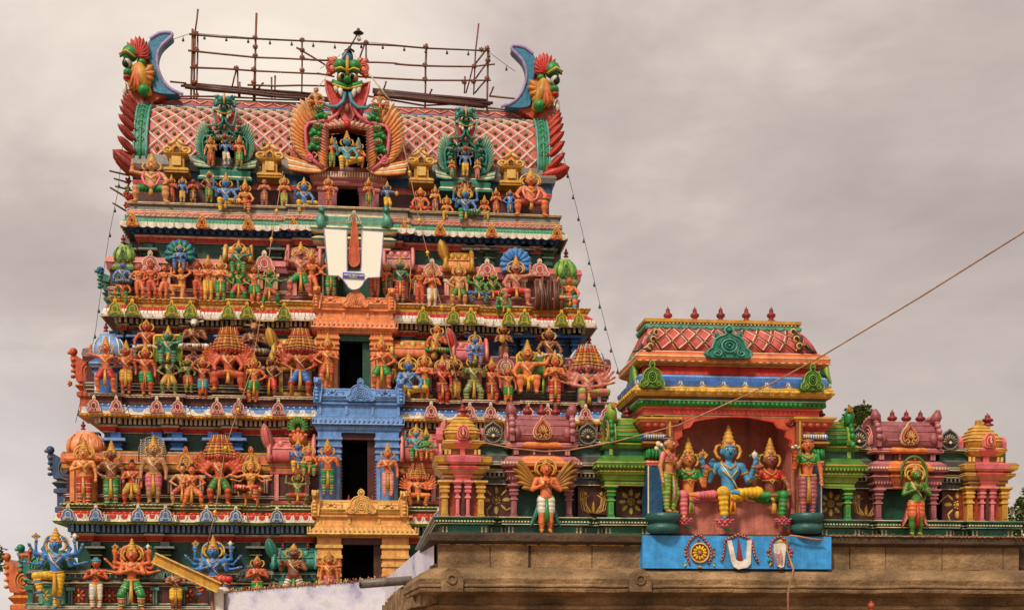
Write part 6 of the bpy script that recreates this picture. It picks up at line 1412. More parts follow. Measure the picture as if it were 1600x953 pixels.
P2 = [(tx0, SH+.8), (tx0, y1_), (tx1, y1_), (tx1, SH+.8)]
band(m, P2, [(.0,zb1-.06,'green'),(.06,zb1-.04,'lteal'),(.05,zb1+.02,'olive'),(.04,zb1+.06,'lgold'),(.07,zb1+.07,'gold'),(.07,zb1+.12,'lgold'),(-.3,zb1+.13,'gold')]); lobes(m, P2, .065, .14, zb1+.02, .05, 'lteal', None, False, .01)
for k_ in range(40): x_ = tx0+(tx1-tx0)*(k_+.5)/40; m.ell(x_, y1_-.06, zb1+.045, .02, .015, .012, 'cream', 5, 3)
m.build('ridge_moulding', ro)
for x in (1043.5, 1085.5, 1126, 1166, 1205): finial(x, 478, 504, YG+.35, ro, .15)
def gkud(cx, yb, w_, h_, Y, c, cl, lug=True):
    o = inst(kudu_mesh(c, cl, c, knobc=c), 'arch_ornament', GH, (G(cx, Y), Y, GZ(cx, yb, Y)), (w_/100, .6, h_/100/1.13))
gkud(1018, 606, 34, 42, SH-.32, 'mgreen', 'lgreen'); gkud(1268, 611, 33, 42, SH-.32, 'mgreen', 'lgreen')
gkud(1138, 560, 62, 50, SH-.32, 'teal', 'lteal')
for q in (-1, 1):
    m = M(); c = W(1138+q*30, 557, SH-.34); m.tube([(c.x-q*.1, c.y, c.z+.08), (c.x, c.y, c.z), (c.x+q*.07, c.y, c.z+.03), (c.x+q*.06, c.y, c.z+.08)], [.03, .035, .025, .02], 'teal', 8); m.tube([(c.x-q*.15, c.y+.02, c.z+.2), (c.x-q*.13, c.y, c.z+.34), (c.x-q*.1, c.y, c.z+.38)], [.03, .04, .03], 'teal', 8); m.build('scroll_leaf', GH)
for x, q in ((1006, 1), (1258, -1)):   # curled corner leaves on the roof
    m = M(); c = W(x, 550, SH-.15)
    m.tube([(c.x+q*(.05+.12*t)*1+q*.03*math.sin(t*9), c.y+.02*t, c.z+.02+.34*t) for t in [k_/8 for k_ in range(9)]], [.04]*9, 'dgrey', 8)
    for k_ in range(3): m.tube([(c.x+q*(.1+.05*k_)+.045*math.cos(t), c.y-.03, c.z+.09+.11*k_+.045*math.sin(t)) for t in [j*.7 for j in range(8)]], .013, 'lgold', 5)
    m.tube([(c.x-q*.02, c.y, c.z+.12), (c.x-q*.1, c.y, c.z+.02), (c.x-q*.18, c.y, c.z+.0)], [.03, .025, .012], 'dgrey', 7); m.build('scroll_leaf', ro)
for x, Y in ((990, SH+.25), (996, SH+.75), (1288, SH+.4)):
    m = M(); X_ = G(x, Y); Z_ = GZ(x, 610, Y); L2 = [(-.2,0),(-.22,.1),(-.14,.22),(-.1,.34),(-.05,.42),(0,.5),(.05,.42),(.1,.34),(.14,.22),(.22,.1),(.2,0)]
    m.prismx([(Y+a_, Z_+b_) for a_, b_ in L2], X_-.04, X_+.04, 'green'); m.tube([(X_, Y+a_, Z_+b_) for a_, b_ in L2], .045, 'lgreen', 6); m.ell(X_, Y, Z_+.5, .07, .06, .07, 'green'); m.build('arch_ornament', GH)
# drums
for cx_ in (1036, 1260):
    m = M(); Yd = SH-.12; X_ = G(cx_, Yd); rr = .27
    m.lathe([(rr*.6,0),(rr*.9,.02),(rr*.98,.08),(rr*.95,.13),(rr*.78,.155),(rr*.76,.17),(rr*.9,.19),(rr,.23),(rr*1.02,.27),(rr*1.0,.31),(rr*.9,.325),(.0,.325)], X_, Yd, GZ(cx_, 834, Yd), 'drum', 28); m.build('pedestal', GH)

# --- bright blue panel with three emblems
BY = YG-.22
bp = thing('emblem_panel', (G(1150, BY), BY, GZ(1150, 889, BY)), 'bright blue painted panel with wheel, three pronged mark and conch emblems', 'panel')
m = M(); m.box(G(1004, BY), G(1299, BY), BY, BY+.35, GZ(1150, 888, BY), GZ(1150, 837, BY), 'panel'); m.build('board', bp)
B = lambda x, y, d=.02: (G(x, BY), BY-d, GZ(1150, y, BY))
def zpx(x, y): return B(1050+x/8, 820+y/8)       # zoomed picture of the panel
m = M(); c = Vector(zpx(342, 350)); R1 = .155
m.lathe([(0,-.02),(R1,-.02),(R1,.0),(R1*.86,.012),(R1*.8,0),(0,0)], 0, 0, 0, 'brown', 28); m.v = [(v[0]+c.x, c.y-v[2]+.0, v[1]*1.03+c.z) for v in m.v]; m.f = [f[::-1] for f in m.f]
m.tube([(c.x+R1*.93*math.cos(a), c.y-.015, c.z+R1*.96*math.sin(a)) for a in [2*PI*k/28 for k in range(28)]], .013, 'lgold', 6, closed=True)
for k in range(12): a = 2*PI*k/12; m.petal((c.x+.05*math.cos(a), c.y-.01, c.z+.05*math.sin(a)), (c.x+.122*math.cos(a), c.y-.01, c.z+.122*math.sin(a)), .05, .016, 'yellow')
for r_, cc in ((.05, 'rust'), (.028, 'lgreen')): m.ell(c.x, c.y-.012, c.z, r_, .022 if r_ > .04 else .034, r_, cc, 12, 6)
m.tube([zpx(342, 510), zpx(342, 540)], .03, 'gold', 6); m.ell(*zpx(330, 195), .025, .02, .025, 'dred', 8, 5)
for q in (-1, 1):
    for j in range(3): p = zpx(342+q*180, 300+j*40); m.ell(*p, .018, .015, .02, ('green', 'orange', 'lgreen')[j], 6, 4)
    for j in range(2): p = zpx(342+q*170, 460+j*30); m.petal(p, (p[0]+q*.03, p[1], p[2]-.04), .03, .012, ('lgreen', 'yellow')[j])
m.build('wheel_emblem', bp)
def gar(pts, nm):
    m = M(); P_ = [Vector(zpx(*p)) for p in pts]; m.tube(P_, .019, 'dred', 7); 
    L_ = []
    for i in range(len(P_)-1):
        k = max(1, int((P_[i+1]-P_[i]).length/.017)); L_ += [P_[i].lerp(P_[i+1], j/k) for j in range(k)]
    for i, p in enumerate(L_):
        a = i*2.1; m.ell(p.x+.012*math.cos(a), p.y-.012, p.z+.012*math.sin(a), .011, .011, .009, ('rose', 'cream', 'peach')[i % 3], 5, 3)
    m.build('garland', bp)
gar([(215,485),(190,400),(180,290),(215,200),(270,145),(320,118),(370,145),(430,210),(480,290),(495,390),(450,485)], 'g')
gar([(615,455),(640,380),(655,270),(655,190),(720,160),(825,115),(920,150),(985,185),(1010,280),(1030,390),(1075,470)], 'g')
gar([(1245,495),(1245,400),(1225,300),(1240,200),(1290,155),(1345,140),(1400,175),(1440,240),(1475,310),(1455,400),(1445,500)], 'g')
m = M(); U2 = [zpx(*p) for p in ((680,195),(735,190),(790,430),(830,450),(880,440),(920,420),(930,190),(985,190),(975,480),(930,530),(820,552),(760,520),(735,470))]
m.prism([(p[0], p[2]) for p in U2], BY-.05, BY-.003, 'white'); 
m.tube([zpx(745,490), zpx(790,495), zpx(815,520), zpx(850,520), zpx(880,495), zpx(950,485)], .008, 'grey', 4)
U3 = [zpx(*p) for p in ((825,170),(850,300),(875,440),(845,448),(803,438))]; m.prism([(p[0], p[2]) for p in U3], BY-.06, BY-.01, 'dred'); m.build('forehead_mark', bp)
m = M(); C_ = [zpx(*p) for p in ((1260,240),(1300,225),(1400,225),(1415,260),(1408,320),(1400,420),(1385,520),(1345,530),(1305,510),(1285,430),(1265,340))]
m.prism([(p[0], p[2]) for p in C_], BY-.06, BY-.003, 'white')
for j in range(6): m.tube([(Vector(zpx(1270+j*4, 350+j*26))-Vector((0, .045, 0))), (Vector(zpx(1310, 372+j*24))-Vector((0, .048, 0))), (Vector(zpx(1345, 350+j*24))-Vector((0, .045, 0)))], .006, 'rose', 4)
m.tube([Vector(zpx(1340,310))-Vector((0,.045,0)), Vector(zpx(1360,380))-Vector((0,.045,0)), Vector(zpx(1358,500))-Vector((0,.045,0))], .009, 'pink', 5)
m.tube([zpx(1290,215), zpx(1350,205), zpx(1405,218)], .02, 'gold', 6); m.tube([zpx(1320,195), zpx(1350,185), zpx(1380,195)], .014, 'lgold', 6); m.tube([zpx(1345,525), zpx(1345,550)], .02, 'orange', 6)
for q in (-1, 1):
    p = zpx(1345+q*150, 325); m.ell(*p, .028, .02, .024, 'red', 8, 5); p = zpx(1345+q*145, 370); m.ell(*p, .018, .02, .02, 'lgreen', 6, 4); p = zpx(1345+q*140, 440); m.ell(*p, .025, .02, .03, 'green', 6, 4); p = zpx(1345+q*115, 470); m.petal(p, (p[0]+q*.01, p[1], p[2]-.05), .03, .012, 'yellow')
m.build('conch_emblem', bp)
# the hanging rope, the long sagging wires
m = M()
pts = [B(1283, 843, .1), B(1262, 841, .12), B(1245, 838, .12), B(1232, 836, .1), B(1227, 840, .08), B(1228, 860, .06), B(1229, 890, .35), W(1231, 925, BY-.35), W(1232, 990, BY-.35)]
m.tube(pts, .016, 'tan', 6)
for i in range(60): t = i/60*(len(pts)-1.01); k = int(t); p = Vector(pts[k]).lerp(Vector(pts[k+1]), t-k); m.ell(p.x+.01*math.cos(i*2.), p.y-.008, p.z, .01, .01, .008, 'lgold' if i % 2 else 'tan', 5, 3)
m.build('hanging_rope', label='twisted straw rope hanging down over the conch emblem and stone cornice', cat='rope')
m = M(); m.tube([W(2600, -260, 10), W(1606, 359, 17), W(1440, 463, 18), W(1283, 557, 19.4), W(1200, 602, 20), W(1060, 664, 20.6), W(960, 690, 20.7), W(890, 703, 20.75), W(850, 705, 20.75), W(800, 700, 20.8), W(755, 691, 20.85)], .011, 'tan', 6)
m.build('wire', label='pale cord running from upper right down across the lattice roofed shrine', cat='cord')
m = M(); c = W(1361, 946, 20.2); m.ell(c.x, c.y, c.z, .055, .055, .06, 'rust', 12, 8); m.ell(c.x, c.y, c.z+.06, .02, .02, .02, 'rust', 8, 5); m.tube([(c.x, c.y, c.z-.05), (c.x, c.y, 0)], .03, 'rust', 8); m.build('knob_post', label='small rust red rounded knob on a post below the stone cornice', cat='post')
# ================================================================ boards, scaffolding, strings, far wall, trees
YS = 46.35
sb = thing('signboard', (WX(553, YS), YS, WZ(553, 453, YS)), 'huge white U shaped board with red drop hung on the tower front', 'signboard')
z5 = lambda x, y: (WX(490+x/6.81, YS), WZ(490+x/6.81, 320+y/6.81, YS))
U_ = [(110,250),(355,265),(357,705),(500,705),(515,270),(745,285),(705,770),(580,775),(540,810),(520,850),(490,885),(450,903),(430,905),(400,900),(370,880),(345,840),(310,790),(265,755),(155,750)]
m = M(); m.prism([z5(*p) for p in U_], YS, YS+.12, 'boardw'); m.tube([(z5(*p)[0], YS, z5(*p)[1]) for p in U_], .022, 'lilac', 5, closed=True); m.build('white_mark', sb)
m = M(); D_ = [(432,95),(442,170),(462,260),(478,450),(490,590),(485,630),(465,655),(435,668),(405,660),(382,635),(376,590),(385,470),(402,330),(420,180)]
m.prism([z5(*p) for p in D_], YS-.1, YS+.06, 'dorange'); m.tube([(z5(*p)[0], YS-.1, z5(*p)[1]) for p in D_], .02, 'orange', 5, closed=True); m.build('red_mark', sb)
m = M(); m.prism([z5(*p) for p in ((310,722),(538,735),(538,790),(310,778))], YS-.05, YS-.002, 'signblue')
random.seed(3)
def glyph(x, y, w_, h_):
    k = random.choice((0, 1, 2, 3)); P = lambda a, b: (z5(x+a*w_, y+b*h_)[0], YS-.055, z5(x+a*w_, y+b*h_)[1])
    r_ = .012*h_/20
    if k == 0: m.tube([P(0, 0), P(.8, 0), P(.8, 1), P(.2, 1), P(0, .6)], r_, 'white', 4)
    elif k == 1: m.tube([P(.1, 1), P(0, .3), P(.4, 0), P(.8, .4), P(.4, .8), P(.9, 1)], r_, 'white', 4)
    elif k == 2: m.tube([P(0, 0), P(0, 1), P(.8, 1), P(.8, 0)], r_, 'white', 4)
    else: m.tube([P(.7, 0), P(.1, .3), P(.6, .6), P(.1, 1), P(.9, 1), P(.9, .2)], r_, 'white', 4)
x = 325
for n_ in (6, 5, 4):
    for i in range(n_): glyph(x, 738+ (x-310)*.055, 11, 19); x += 13
    x += 9
x = 370
for i in range(12): glyph(x, 766+(x-310)*.055, 6, 9); x += 8
m.build('name_plate', sb, label='small blue name plate with two lines of white script')

YSC = 50.9
scf = thing('scaffold', (WX(530, YSC), YSC, WZ(530, 160, YSC)), 'rickety scaffold of lashed wooden poles on the tower ridge', 'scaffold')
Z1 = lambda x, y: (160+x/3.97, y/3.97)
Z2 = lambda x, y: (500+x/3.97, y/3.97)
def pole(pts, r=.035, dY=0.0, nm='pole', c='wood', wob=.03):
    P_ = [W(x, y, YSC+dY) for x, y in pts]; L_ = []
    for i in range(len(P_)-1):
        k = max(2, int((P_[i+1]-P_[i]).length/.9))
        for j in range(k): q = P_[i].lerp(P_[i+1], j/k); L_.append(q+Vector((noise.noise(q*1.7), noise.noise(q*2.1), noise.noise(q*1.3)))*wob)
    L_.append(P_[-1]); m = M(); m.tube(L_, [r*(1.1-.3*i/len(L_)) for i in range(len(L_))], c, 6); return m.build(nm, scf)
V_ = [[Z1(593,60),Z1(575,200)],[Z1(560,185),Z1(548,660)],[Z1(590,200),Z1(585,660)],[Z1(575,200),Z1(568,640)],[Z1(958,85),Z1(945,400),Z1(935,680)],[Z1(950,240),Z1(946,680)],[Z1(1240,245),Z1(1236,640)],[Z1(832,430),Z1(805,540)],[Z1(838,440),Z1(845,600)],[Z1(1052,480),Z1(1052,610)],[Z1(1074,470),Z1(1070,610)],[Z1(853,510),Z1(853,600)],
      [Z2(285,250),Z2(285,490)],[Z2(660,275),Z2(650,720)],[Z2(985,150),Z2(965,320),Z2(953,590)],[Z2(1043,285),Z2(1035,735)],[Z2(898,475),Z2(896,580)]]
for i, v in enumerate(V_): pole(v, .042 if i in (1, 3, 4, 13, 15) else .033, -.05 if i % 2 else .03)
H_ = [[Z1(540,218),Z1(950,243),Z1(1588,270)],[Z2(0,262),Z2(285,275),Z2(660,300),Z2(1055,318)],[Z1(530,318),Z1(950,355),Z1(1450,380)],[Z1(1230,368),Z1(1400,378)],[Z2(-60,372),Z2(230,385),Z2(480,395)],[Z2(460,398),Z2(640,412),Z2(950,415),Z2(1085,400)],[Z1(545,420),Z1(950,440),Z1(1340,460)],[Z1(1330,455),Z1(1440,478)],[Z2(230,475),Z2(640,500),Z2(1060,500)],[Z1(420,510),Z1(520,518)],[Z1(330,598),Z1(700,600),Z1(1280,625)],[Z1(900,530),Z1(1400,535)],[Z2(1050,600),Z2(1310,622)],[Z2(1040,672),Z2(1300,692)],[Z2(300,600),Z2(640,655),Z2(800,650)]]
for i, v in enumerate(H_): pole(v, .034, -.12)
for v in ([Z1(1205,298),Z1(1400,415)],[Z2(285,250),Z2(240,380)],[Z2(1030,310),Z2(950,420),Z2(905,580)],[Z2(1050,370),Z2(965,490)],[Z2(1035,490),Z2(960,580)],[Z2(410,505),Z2(395,555)],[Z2(695,555),Z2(680,585)],[Z2(1075,540),Z2(1050,600)],[Z1(1000,515),Z1(960,560)]): pole(v, .034, .12, 'brace')
for x0, y0, x1, y1 in ((*Z1(480,512),*Z1(1420,590)), (*Z2(290,560),*Z2(1075,625))):   # platforms of bundled poles
    random.seed(int(x0))
    for k in range(12):
        a_, b_ = random.uniform(0, .12), random.uniform(.86, 1); dy = random.uniform(0, 10)
        pole([(x0+(x1-x0)*a_, y0+(y1-y0)*a_+dy*.8), (x0+(x1-x0)*b_, y0+(y1-y0)*b_+dy*1.2)], random.uniform(.035, .075), random.uniform(-.3, .5), 'plank', 'wood2', .05)
for x, y in (Z1(575,215),Z1(585,318),Z1(575,420),Z1(575,520),Z1(585,600),Z1(948,243),Z1(950,300),Z1(950,355),Z1(940,440),Z1(940,520),Z1(1240,258),Z1(1240,320),Z1(1240,365),Z1(1240,445),Z1(832,432),Z2(285,275),Z2(285,385),Z2(655,300),Z2(650,412),Z2(650,500),Z2(648,600),Z2(1035,310),Z2(1040,385),Z2(1035,495),Z2(950,515),Z2(893,518),Z2(955,420),Z2(1000,318)):
    m = M(); c = W(x, y, YSC)
    for k in range(4): a = k*.8; m.tube([(c.x-.1*math.cos(a), c.y-.1, c.z-.1*math.sin(a)), (c.x, c.y-.14, c.z), (c.x+.1*math.cos(a), c.y-.1, c.z+.1*math.sin(a))], .026, 'brown', 5)
    m.build('lashing', scf)
# crowning pot and lamps
m = M(); c = W(543, 97, 50.4); m.lathe([(.2,0),(.22,.05),(.15,.1),(.2,.18),(.22,.3),(.2,.42),(.1,.47),(.05,.52),(0,.55)], c.x, c.y, c.z-.15, 'blueh', 14); m.tube([(c.x, c.y, c.z-1.2), (c.x, c.y, c.z-.1)], .1, 'blue', 8); m.build('roof_pot', roof)
lp_ = thing('lamp', W(546, 76, 50.3), 'small black lamp leaning on a stick above the central beast face', 'lamp')
m = M(); m.tube([W(546, 76, 50.3), W(560, 51, 50.3)], .03, 'dgrey', 6); m.build('stick', lp_)
for a, b in ((560, 51), (546, 79)):
    m = M(); c = W(a, b, 50.3); m.lathe([(.05,.14),(.06,.08),(.12,.03),(.2,-.03),(.18,-.03),(.05,.04)], c.x, c.y, c.z, 'dgrey', 12); m.build('lamp_shade', lp_)
m = M(); c = W(561, 60, 50.3); m.lathe([(.04,.1),(.06,.02),(.09,-.04),(.06,-.1),(0,-.12)], c.x, c.y, c.z, 'white', 10); m.build('bulb', lp_)
m = M()
for a, b in (((546,76),(500,108)),((546,76),(478,160)),((546,76),(607,156)),((572,108),(612,160))): m.tube([W(*a, 50.2), W(*b, 49.8)], .014, 'cream', 4)
m.build('guy_wire', label='thin pale guy wires spreading from the lamp above the beast face', cat='wire')
def string(pts, Y, bulbs, label, group='strings of small green bulbs', Y2=None, n_=40):
    m = M(); P_ = []
    for i in range(len(pts)): P_.append(W(*pts[i], Y+((Y2 or Y)-Y)*i/(len(pts)-1)))
    root = thing('light_string', P_[0], label, 'string lights', group)
    m.tube(P_, .010, 'dgrey', 5); m.build('cable', root)
    bm_ = M(); bm_.tube([(0,0,0), (0,0,-.09)], .012, 'dgreen', 5); bm_.lathe([(.025,-.09),(.035,-.13),(.06,-.2),(.055,-.25),(.0,-.27)], 0, 0, 0, 'dgreen', 8); me = bm_.mesh('bulb')
    tot = [0]
    for i in range(1, len(P_)): tot.append(tot[-1]+(P_[i]-P_[i-1]).length)
    for b in range(bulbs):
        s_ = tot[-1]*(b+.5)/bulbs
        for i in range(1, len(P_)):
            if tot[i] >= s_: break
        p = P_[i-1].lerp(P_[i], (s_-tot[i-1])/(tot[i]-tot[i-1])); inst(me, 'bulb', root, p, (.8, .8, .8))
string([(270,62),(300,52),(400,60),(472,64),(540,69)], 50.7, 8, 'string of green bulbs along the top rail left of the lamp')
string([(548,70),(572,66),(666,75),(762,80),(780,94),(805,112)], 50.7, 8, 'string of green bulbs along the top rail right of the lamp')
string([(845,128),(864,158),(878,235),(896,305),(918,395),(936,470),(954,540),(970,592)], 50.3, 14, 'string of green bulbs falling from the tower roof to the green shrine', Y2=48)
string([(192,226),(184,300),(170,370),(161,430),(150,512),(132,600),(118,660)], 49.4, 11, 'string of green bulbs down the left edge of the tower', Y2=48)
for pts, Y, lb in (([(442,268),(432,330),(424,374),(410,480),(392,580),(372,640),(352,700),(336,800),(322,860)], 46.0, 'thin cord with yellow tufts crossing the left half of the tower'), ([(624,200),(640,270),(655,345),(668,395),(690,480),(706,560),(722,636)], 46.2, 'thin cord with yellow tufts crossing the right half of the tower')):
    m = M(); P_ = [W(x, y, Y-.012*(y-268)*(.35)+1.2) for x, y in pts]; m.tube(P_, .016, 'tan', 5)
    for p in P_[1:-1]: m.ell(p.x, p.y-.02, p.z, .07, .06, .07, 'yellow', 6, 4); m.ell(p.x, p.y-.02, p.z-.09, .04, .04, .05, 'gold', 6, 4)
    m.build('cord', label=lb, cat='cord')
# burnt logs bundle on tier 4
lg = M(); random.seed(11)
for k in range(13):
    x = 836+k*3.3; a, b = W(x, 484, 47.05), W(x+random.uniform(-3, 3), 432+random.uniform(0, 12), 47.1); lg.tube([a, a.lerp(b, .5)+Vector((random.uniform(-.05, .05), -.03*(k % 3), 0)), b], [.06, .05, .045], 'dbrown' if k % 3 else 'brown', 6)
lg.build('log_bundle', label='dark brown bundle of upright logs on the orange ledge beside the seated woman', cat='sculpture')
# far compound wall with a thatch fringe
ywa, ywb = 34.5, 43.6
cw = thing('boundary_wall', W(470, 1000, 38), 'low lilac limewashed boundary wall in front of the tower foot', 'wall')
a, b = W(605, 905, ywa), W(345, 925, ywb)
m = M(); n = 30; vs = []; fs = []
for i in range(n+1):
    t = i/n; p = b.lerp(a, t); zt_ = p.z+.02*noise.noise(Vector((t*30, 0, 0))); vs += [(p.x, p.y, 0), (p.x, p.y, zt_), (p.x+.1, p.y+.4, zt_), (p.x+.1, p.y+.4, 0)]
    if i:
        o = 4*(i-1); fs += [(o, o+4, o+5, o+1), (o+1, o+5, o+6, o+2), (o+2, o+6, o+7, o+3)]
m.add(vs, fs, 'plaster'); m.build('wall', cw)
m = M()
for k in range(170): p = b.lerp(a, k/170); m.tube([p+Vector((0, -.03, .0)), p+Vector((random.uniform(-.05, .05), -.1, random.uniform(.0, .12)))], .018, random.choice(('tan', 'brown', 'lgold')), 4)
m.build('straw_fringe', cw)
m = M(); c0, c1 = W(329, 953, 43.0), W(349, 922, 43.0); m.box(c0.x, c1.x, 43.0, 43.5, 0, c1.z, 'white'); m.ell((c0.x+c1.x)/2+.1, 43.2, c1.z, .3, .2, .12, 'white', 8, 5); m.tube([(c0.x+.06, 42.95, c1.z), (c0.x+.08, 42.95, 0)], .06, 'brown', 6); m.build('gate_post', label='white plastered post at the left end of the lilac boundary wall', cat='post')
m = M(); a, b = W(241, 871, 42.7), W(343, 918, 42.7); d = (b-a); up = Vector((0, 0, 1)); nn = Vector((-d.z, 0, d.x)).normalized()*.13
P8 = [a-nn, b-nn, b+nn, a+nn]; m.prism([(p.x, p.z) for p in P8], 42.6, 42.66, 'gold'); m.prism([(p.x, p.z) for p in (a-nn*1.35, b-nn*1.35, b-nn, a-nn)], 42.5, 42.8, 'lgold'); m.prism([(p.x, p.z) for p in (a+nn, b+nn, b+nn*1.35, a+nn*1.35)], 42.5, 42.8, 'lgold')
m.build('metal_channel', label='long yellow metal channel leaning diagonally in front of the tower foot', cat='beam')

# trees
def tree(x, ytop, Y, w_px, h_px, label, seed, cols=('leaf', 'leaf2', 'leaf3'), n_=2600, leafs=.10, group='trees behind the gatehouse'):
    random.seed(seed); k = PXM(x, Y); cx = WX(x, Y); zt_ = WZ(x, ytop, Y); R = w_px/k/2; H = h_px/k; zc = zt_-H/2
    root = thing('tree', (cx, Y, 0), label, 'tree', group)
    t = M(); t.tube([(cx, Y, 0), (cx+.05, Y, zc*.5), (cx, Y, zc-H*.2), (cx+.1, Y, zc+H*.25)], [.22, .17, .12, .04], 'bark', 8)
    clumps = []
    for i in range(22):
        a = random.uniform(0, 2*PI); r_ = R*random.uniform(.1, .85); z_ = zc+H*random.uniform(-.48, .42); f_ = math.sqrt(max(.1, 1-((z_-zc)/(H*.55))**2)); p = Vector((cx+math.cos(a)*r_*f_, Y+math.sin(a)*r_*f_, z_)); clumps.append((p, R*random.uniform(.14, .3)))
        t.tube([(cx, Y, max(.5, z_-H*.35)), tuple(Vector((cx, Y, z_-.2)).lerp(p, .5)), tuple(p)], [.06, .035, .012], 'bark', 5)
    t.build('trunk', root)
    c = M()
    for i in range(n_):
        p, r_ = random.choice(clumps); v = Vector((random.gauss(0, 1), random.gauss(0, 1), random.gauss(0, .8))); v.normalize(); v *= r_*random.uniform(.4, 1.1); q = p+v
        d = Vector((random.uniform(-1, 1), random.uniform(-1, 1), random.uniform(-.8, .4))).normalized(); s_ = d.cross(Vector((random.random(), random.random(), 1))).normalized()*leafs*.32; e = d*leafs
        c.add([tuple(q), tuple(q+e*.5+s_), tuple(q+e), tuple(q+e*.5-s_)], [(0, 1, 2, 3)], random.choice(cols))
    c.build('crown', root)
tree(1328, 624, 30, 110, 190, 'green leafy tree top showing between the green and mauve parapet pavilions', 1, n_=5200, leafs=.12, group=None)
tree(1612, 738, 26, 210, 250, 'green bushy tree behind the right end of the gatehouse', 2, n_=9000, leafs=.11, group=None)
tree(-26, 842, 40, 80, 60, 'tree twigs entering at the left edge of the view', 4, n_=1200, leafs=.14, group=None)
# ================================================================ the statues
Y1, Y2, Y3, Y4, Y5_ = 44.75, 45.45, 46.35, 47.25, 48.15
def row(Y, specs, res=.014):
    for s in specs:
        kw = dict(s[4]) if len(s) > 4 else {}
        x, yt, yf, lb = s[:4]; dy = kw.pop('dY', 0)
        fig(x, yt, yf, Y+dy, lb, res=kw.pop('res', res), **kw)
D = dict
sw = D(cut='shorts')
# ---- top row under the barrel roof
row(Y5_, [
 (237,238,320,'giant orange guardian with pink garland and raised arm, far left under the barrel roof',D(legs='wseat',arms='up,knee',skin='fawn',cloth='green',cut='shorts',garland='rose',fat=.02,bx=1.5,thick=1.1)),
 (268,272,317,'slim orange statue in red skirt with folded hands beside the garlanded giant',D(arms='nama,nama',skin='orange',cloth='red')),
 (285,275,317,'blue skinned standing statue in yellow next to the slim red skirted one',D(arms='bless,down',skin='skinb',cloth='yellow',cut='stripe')),
 (302,280,319,'short brown praying statue in maroon, top row left',D(arms='nama,nama',skin='rust',cloth='maroon',crown='hair')),
 (327,266,318,'portly brown statue in green trousers beside the blue seated god, top row',D(arms='hip,hip',skin='brown',cloth='green',crown='cap',fat=.02)),
 (353,268,336,'blue seated statue with yellow trousers below the left green gable',D(legs='lalL',arms='bless,knee',skin='skinb',cloth='yellow',ups='up',dY=-.1)),
 (383,278,336,'orange seated consort with red stockings below the left green gable',D(legs='lalR',arms='hold,knee',skin='lorange',cloth='red',cut='stripe',fem=1,dY=-.1)),
 (413,280,323,'dusky pink praying statue in mauve below the second gold roof post',D(arms='nama,nama',skin='dust',cloth='mauve',crown='hair')),
 (444,273,325,'orange praying statue in bright green trousers, top row',D(arms='nama,nama',skin='orange',cloth='lgreen',cut='stripe')),
 (475,276,337,'blue seated statue in yellow left of the top opening',D(legs='lalL',arms='bless,knee',skin='skinb',cloth='yellow',dY=-.1)),
 (513,275,323,'orange door guardian in red striped trousers left of the top opening',D(arms='chest,down',skin='orange',cloth='red',cut='stripe')),
 (576,276,324,'orange door guardian in green trousers right of the top opening',D(arms='chest,down',skin='orange',cloth='green')),
 (605,282,329,'small blue statue with gold shield right of the top opening',D(legs='contra',arms='bless,reach',skin='skinb',cloth='yellow',hold=(None,'shield'))),
 (657,292,341,'orange lion faced statue sitting cross legged in red, top row',D(legs='squat',arms='knee,knee',skin='orange',cloth='red',head='lion',crown='beast',fat=.03)),
 (680,288,334,'orange statue in purple striped trousers behind the lion faced one',D(arms='chest,down',skin='lorange',cloth='mauve',cut='stripe',dY=.2)),
 (698,304,347,'small orange seated consort left of the hooded blue god',D(legs='lalL',arms='hold,knee',skin='lorange',cloth='yellow',fem=1)),
 (727,286,352,'blue four armed god seated in green below a brown cobra hood',D(legs='lalL',arms='bless,knee',skin='skinb',cloth='green',ups='up',cut='stripe',dY=-.15,hold=(None,None,'discus','conch'),name='deity_statue')),
 (757,304,347,'small red skirted seated consort right of the hooded blue god',D(legs='lalR',arms='knee,hold',skin='orange',cloth='lgreen',fem=1)),
 (775,292,337,'orange praying statue in striped skirt at the right of the top row',D(arms='nama,nama',skin='orange',cloth='dorange',cut='stripe')),
 (797,296,338,'small chubby blue statue with hands on hips at the right of the top row',D(arms='hip,hip',skin='skinb',cloth='blue',cut='shorts',crown='cap',fat=.03)),
 (829,262,341,'giant orange guardian with pink garland sitting at the far right under the barrel roof',D(legs='wseat',arms='knee,knee',skin='orange',cloth='rust',cut='shorts',garland='lpink',fat=.02,bx=1.45,thick=1.1)),
])
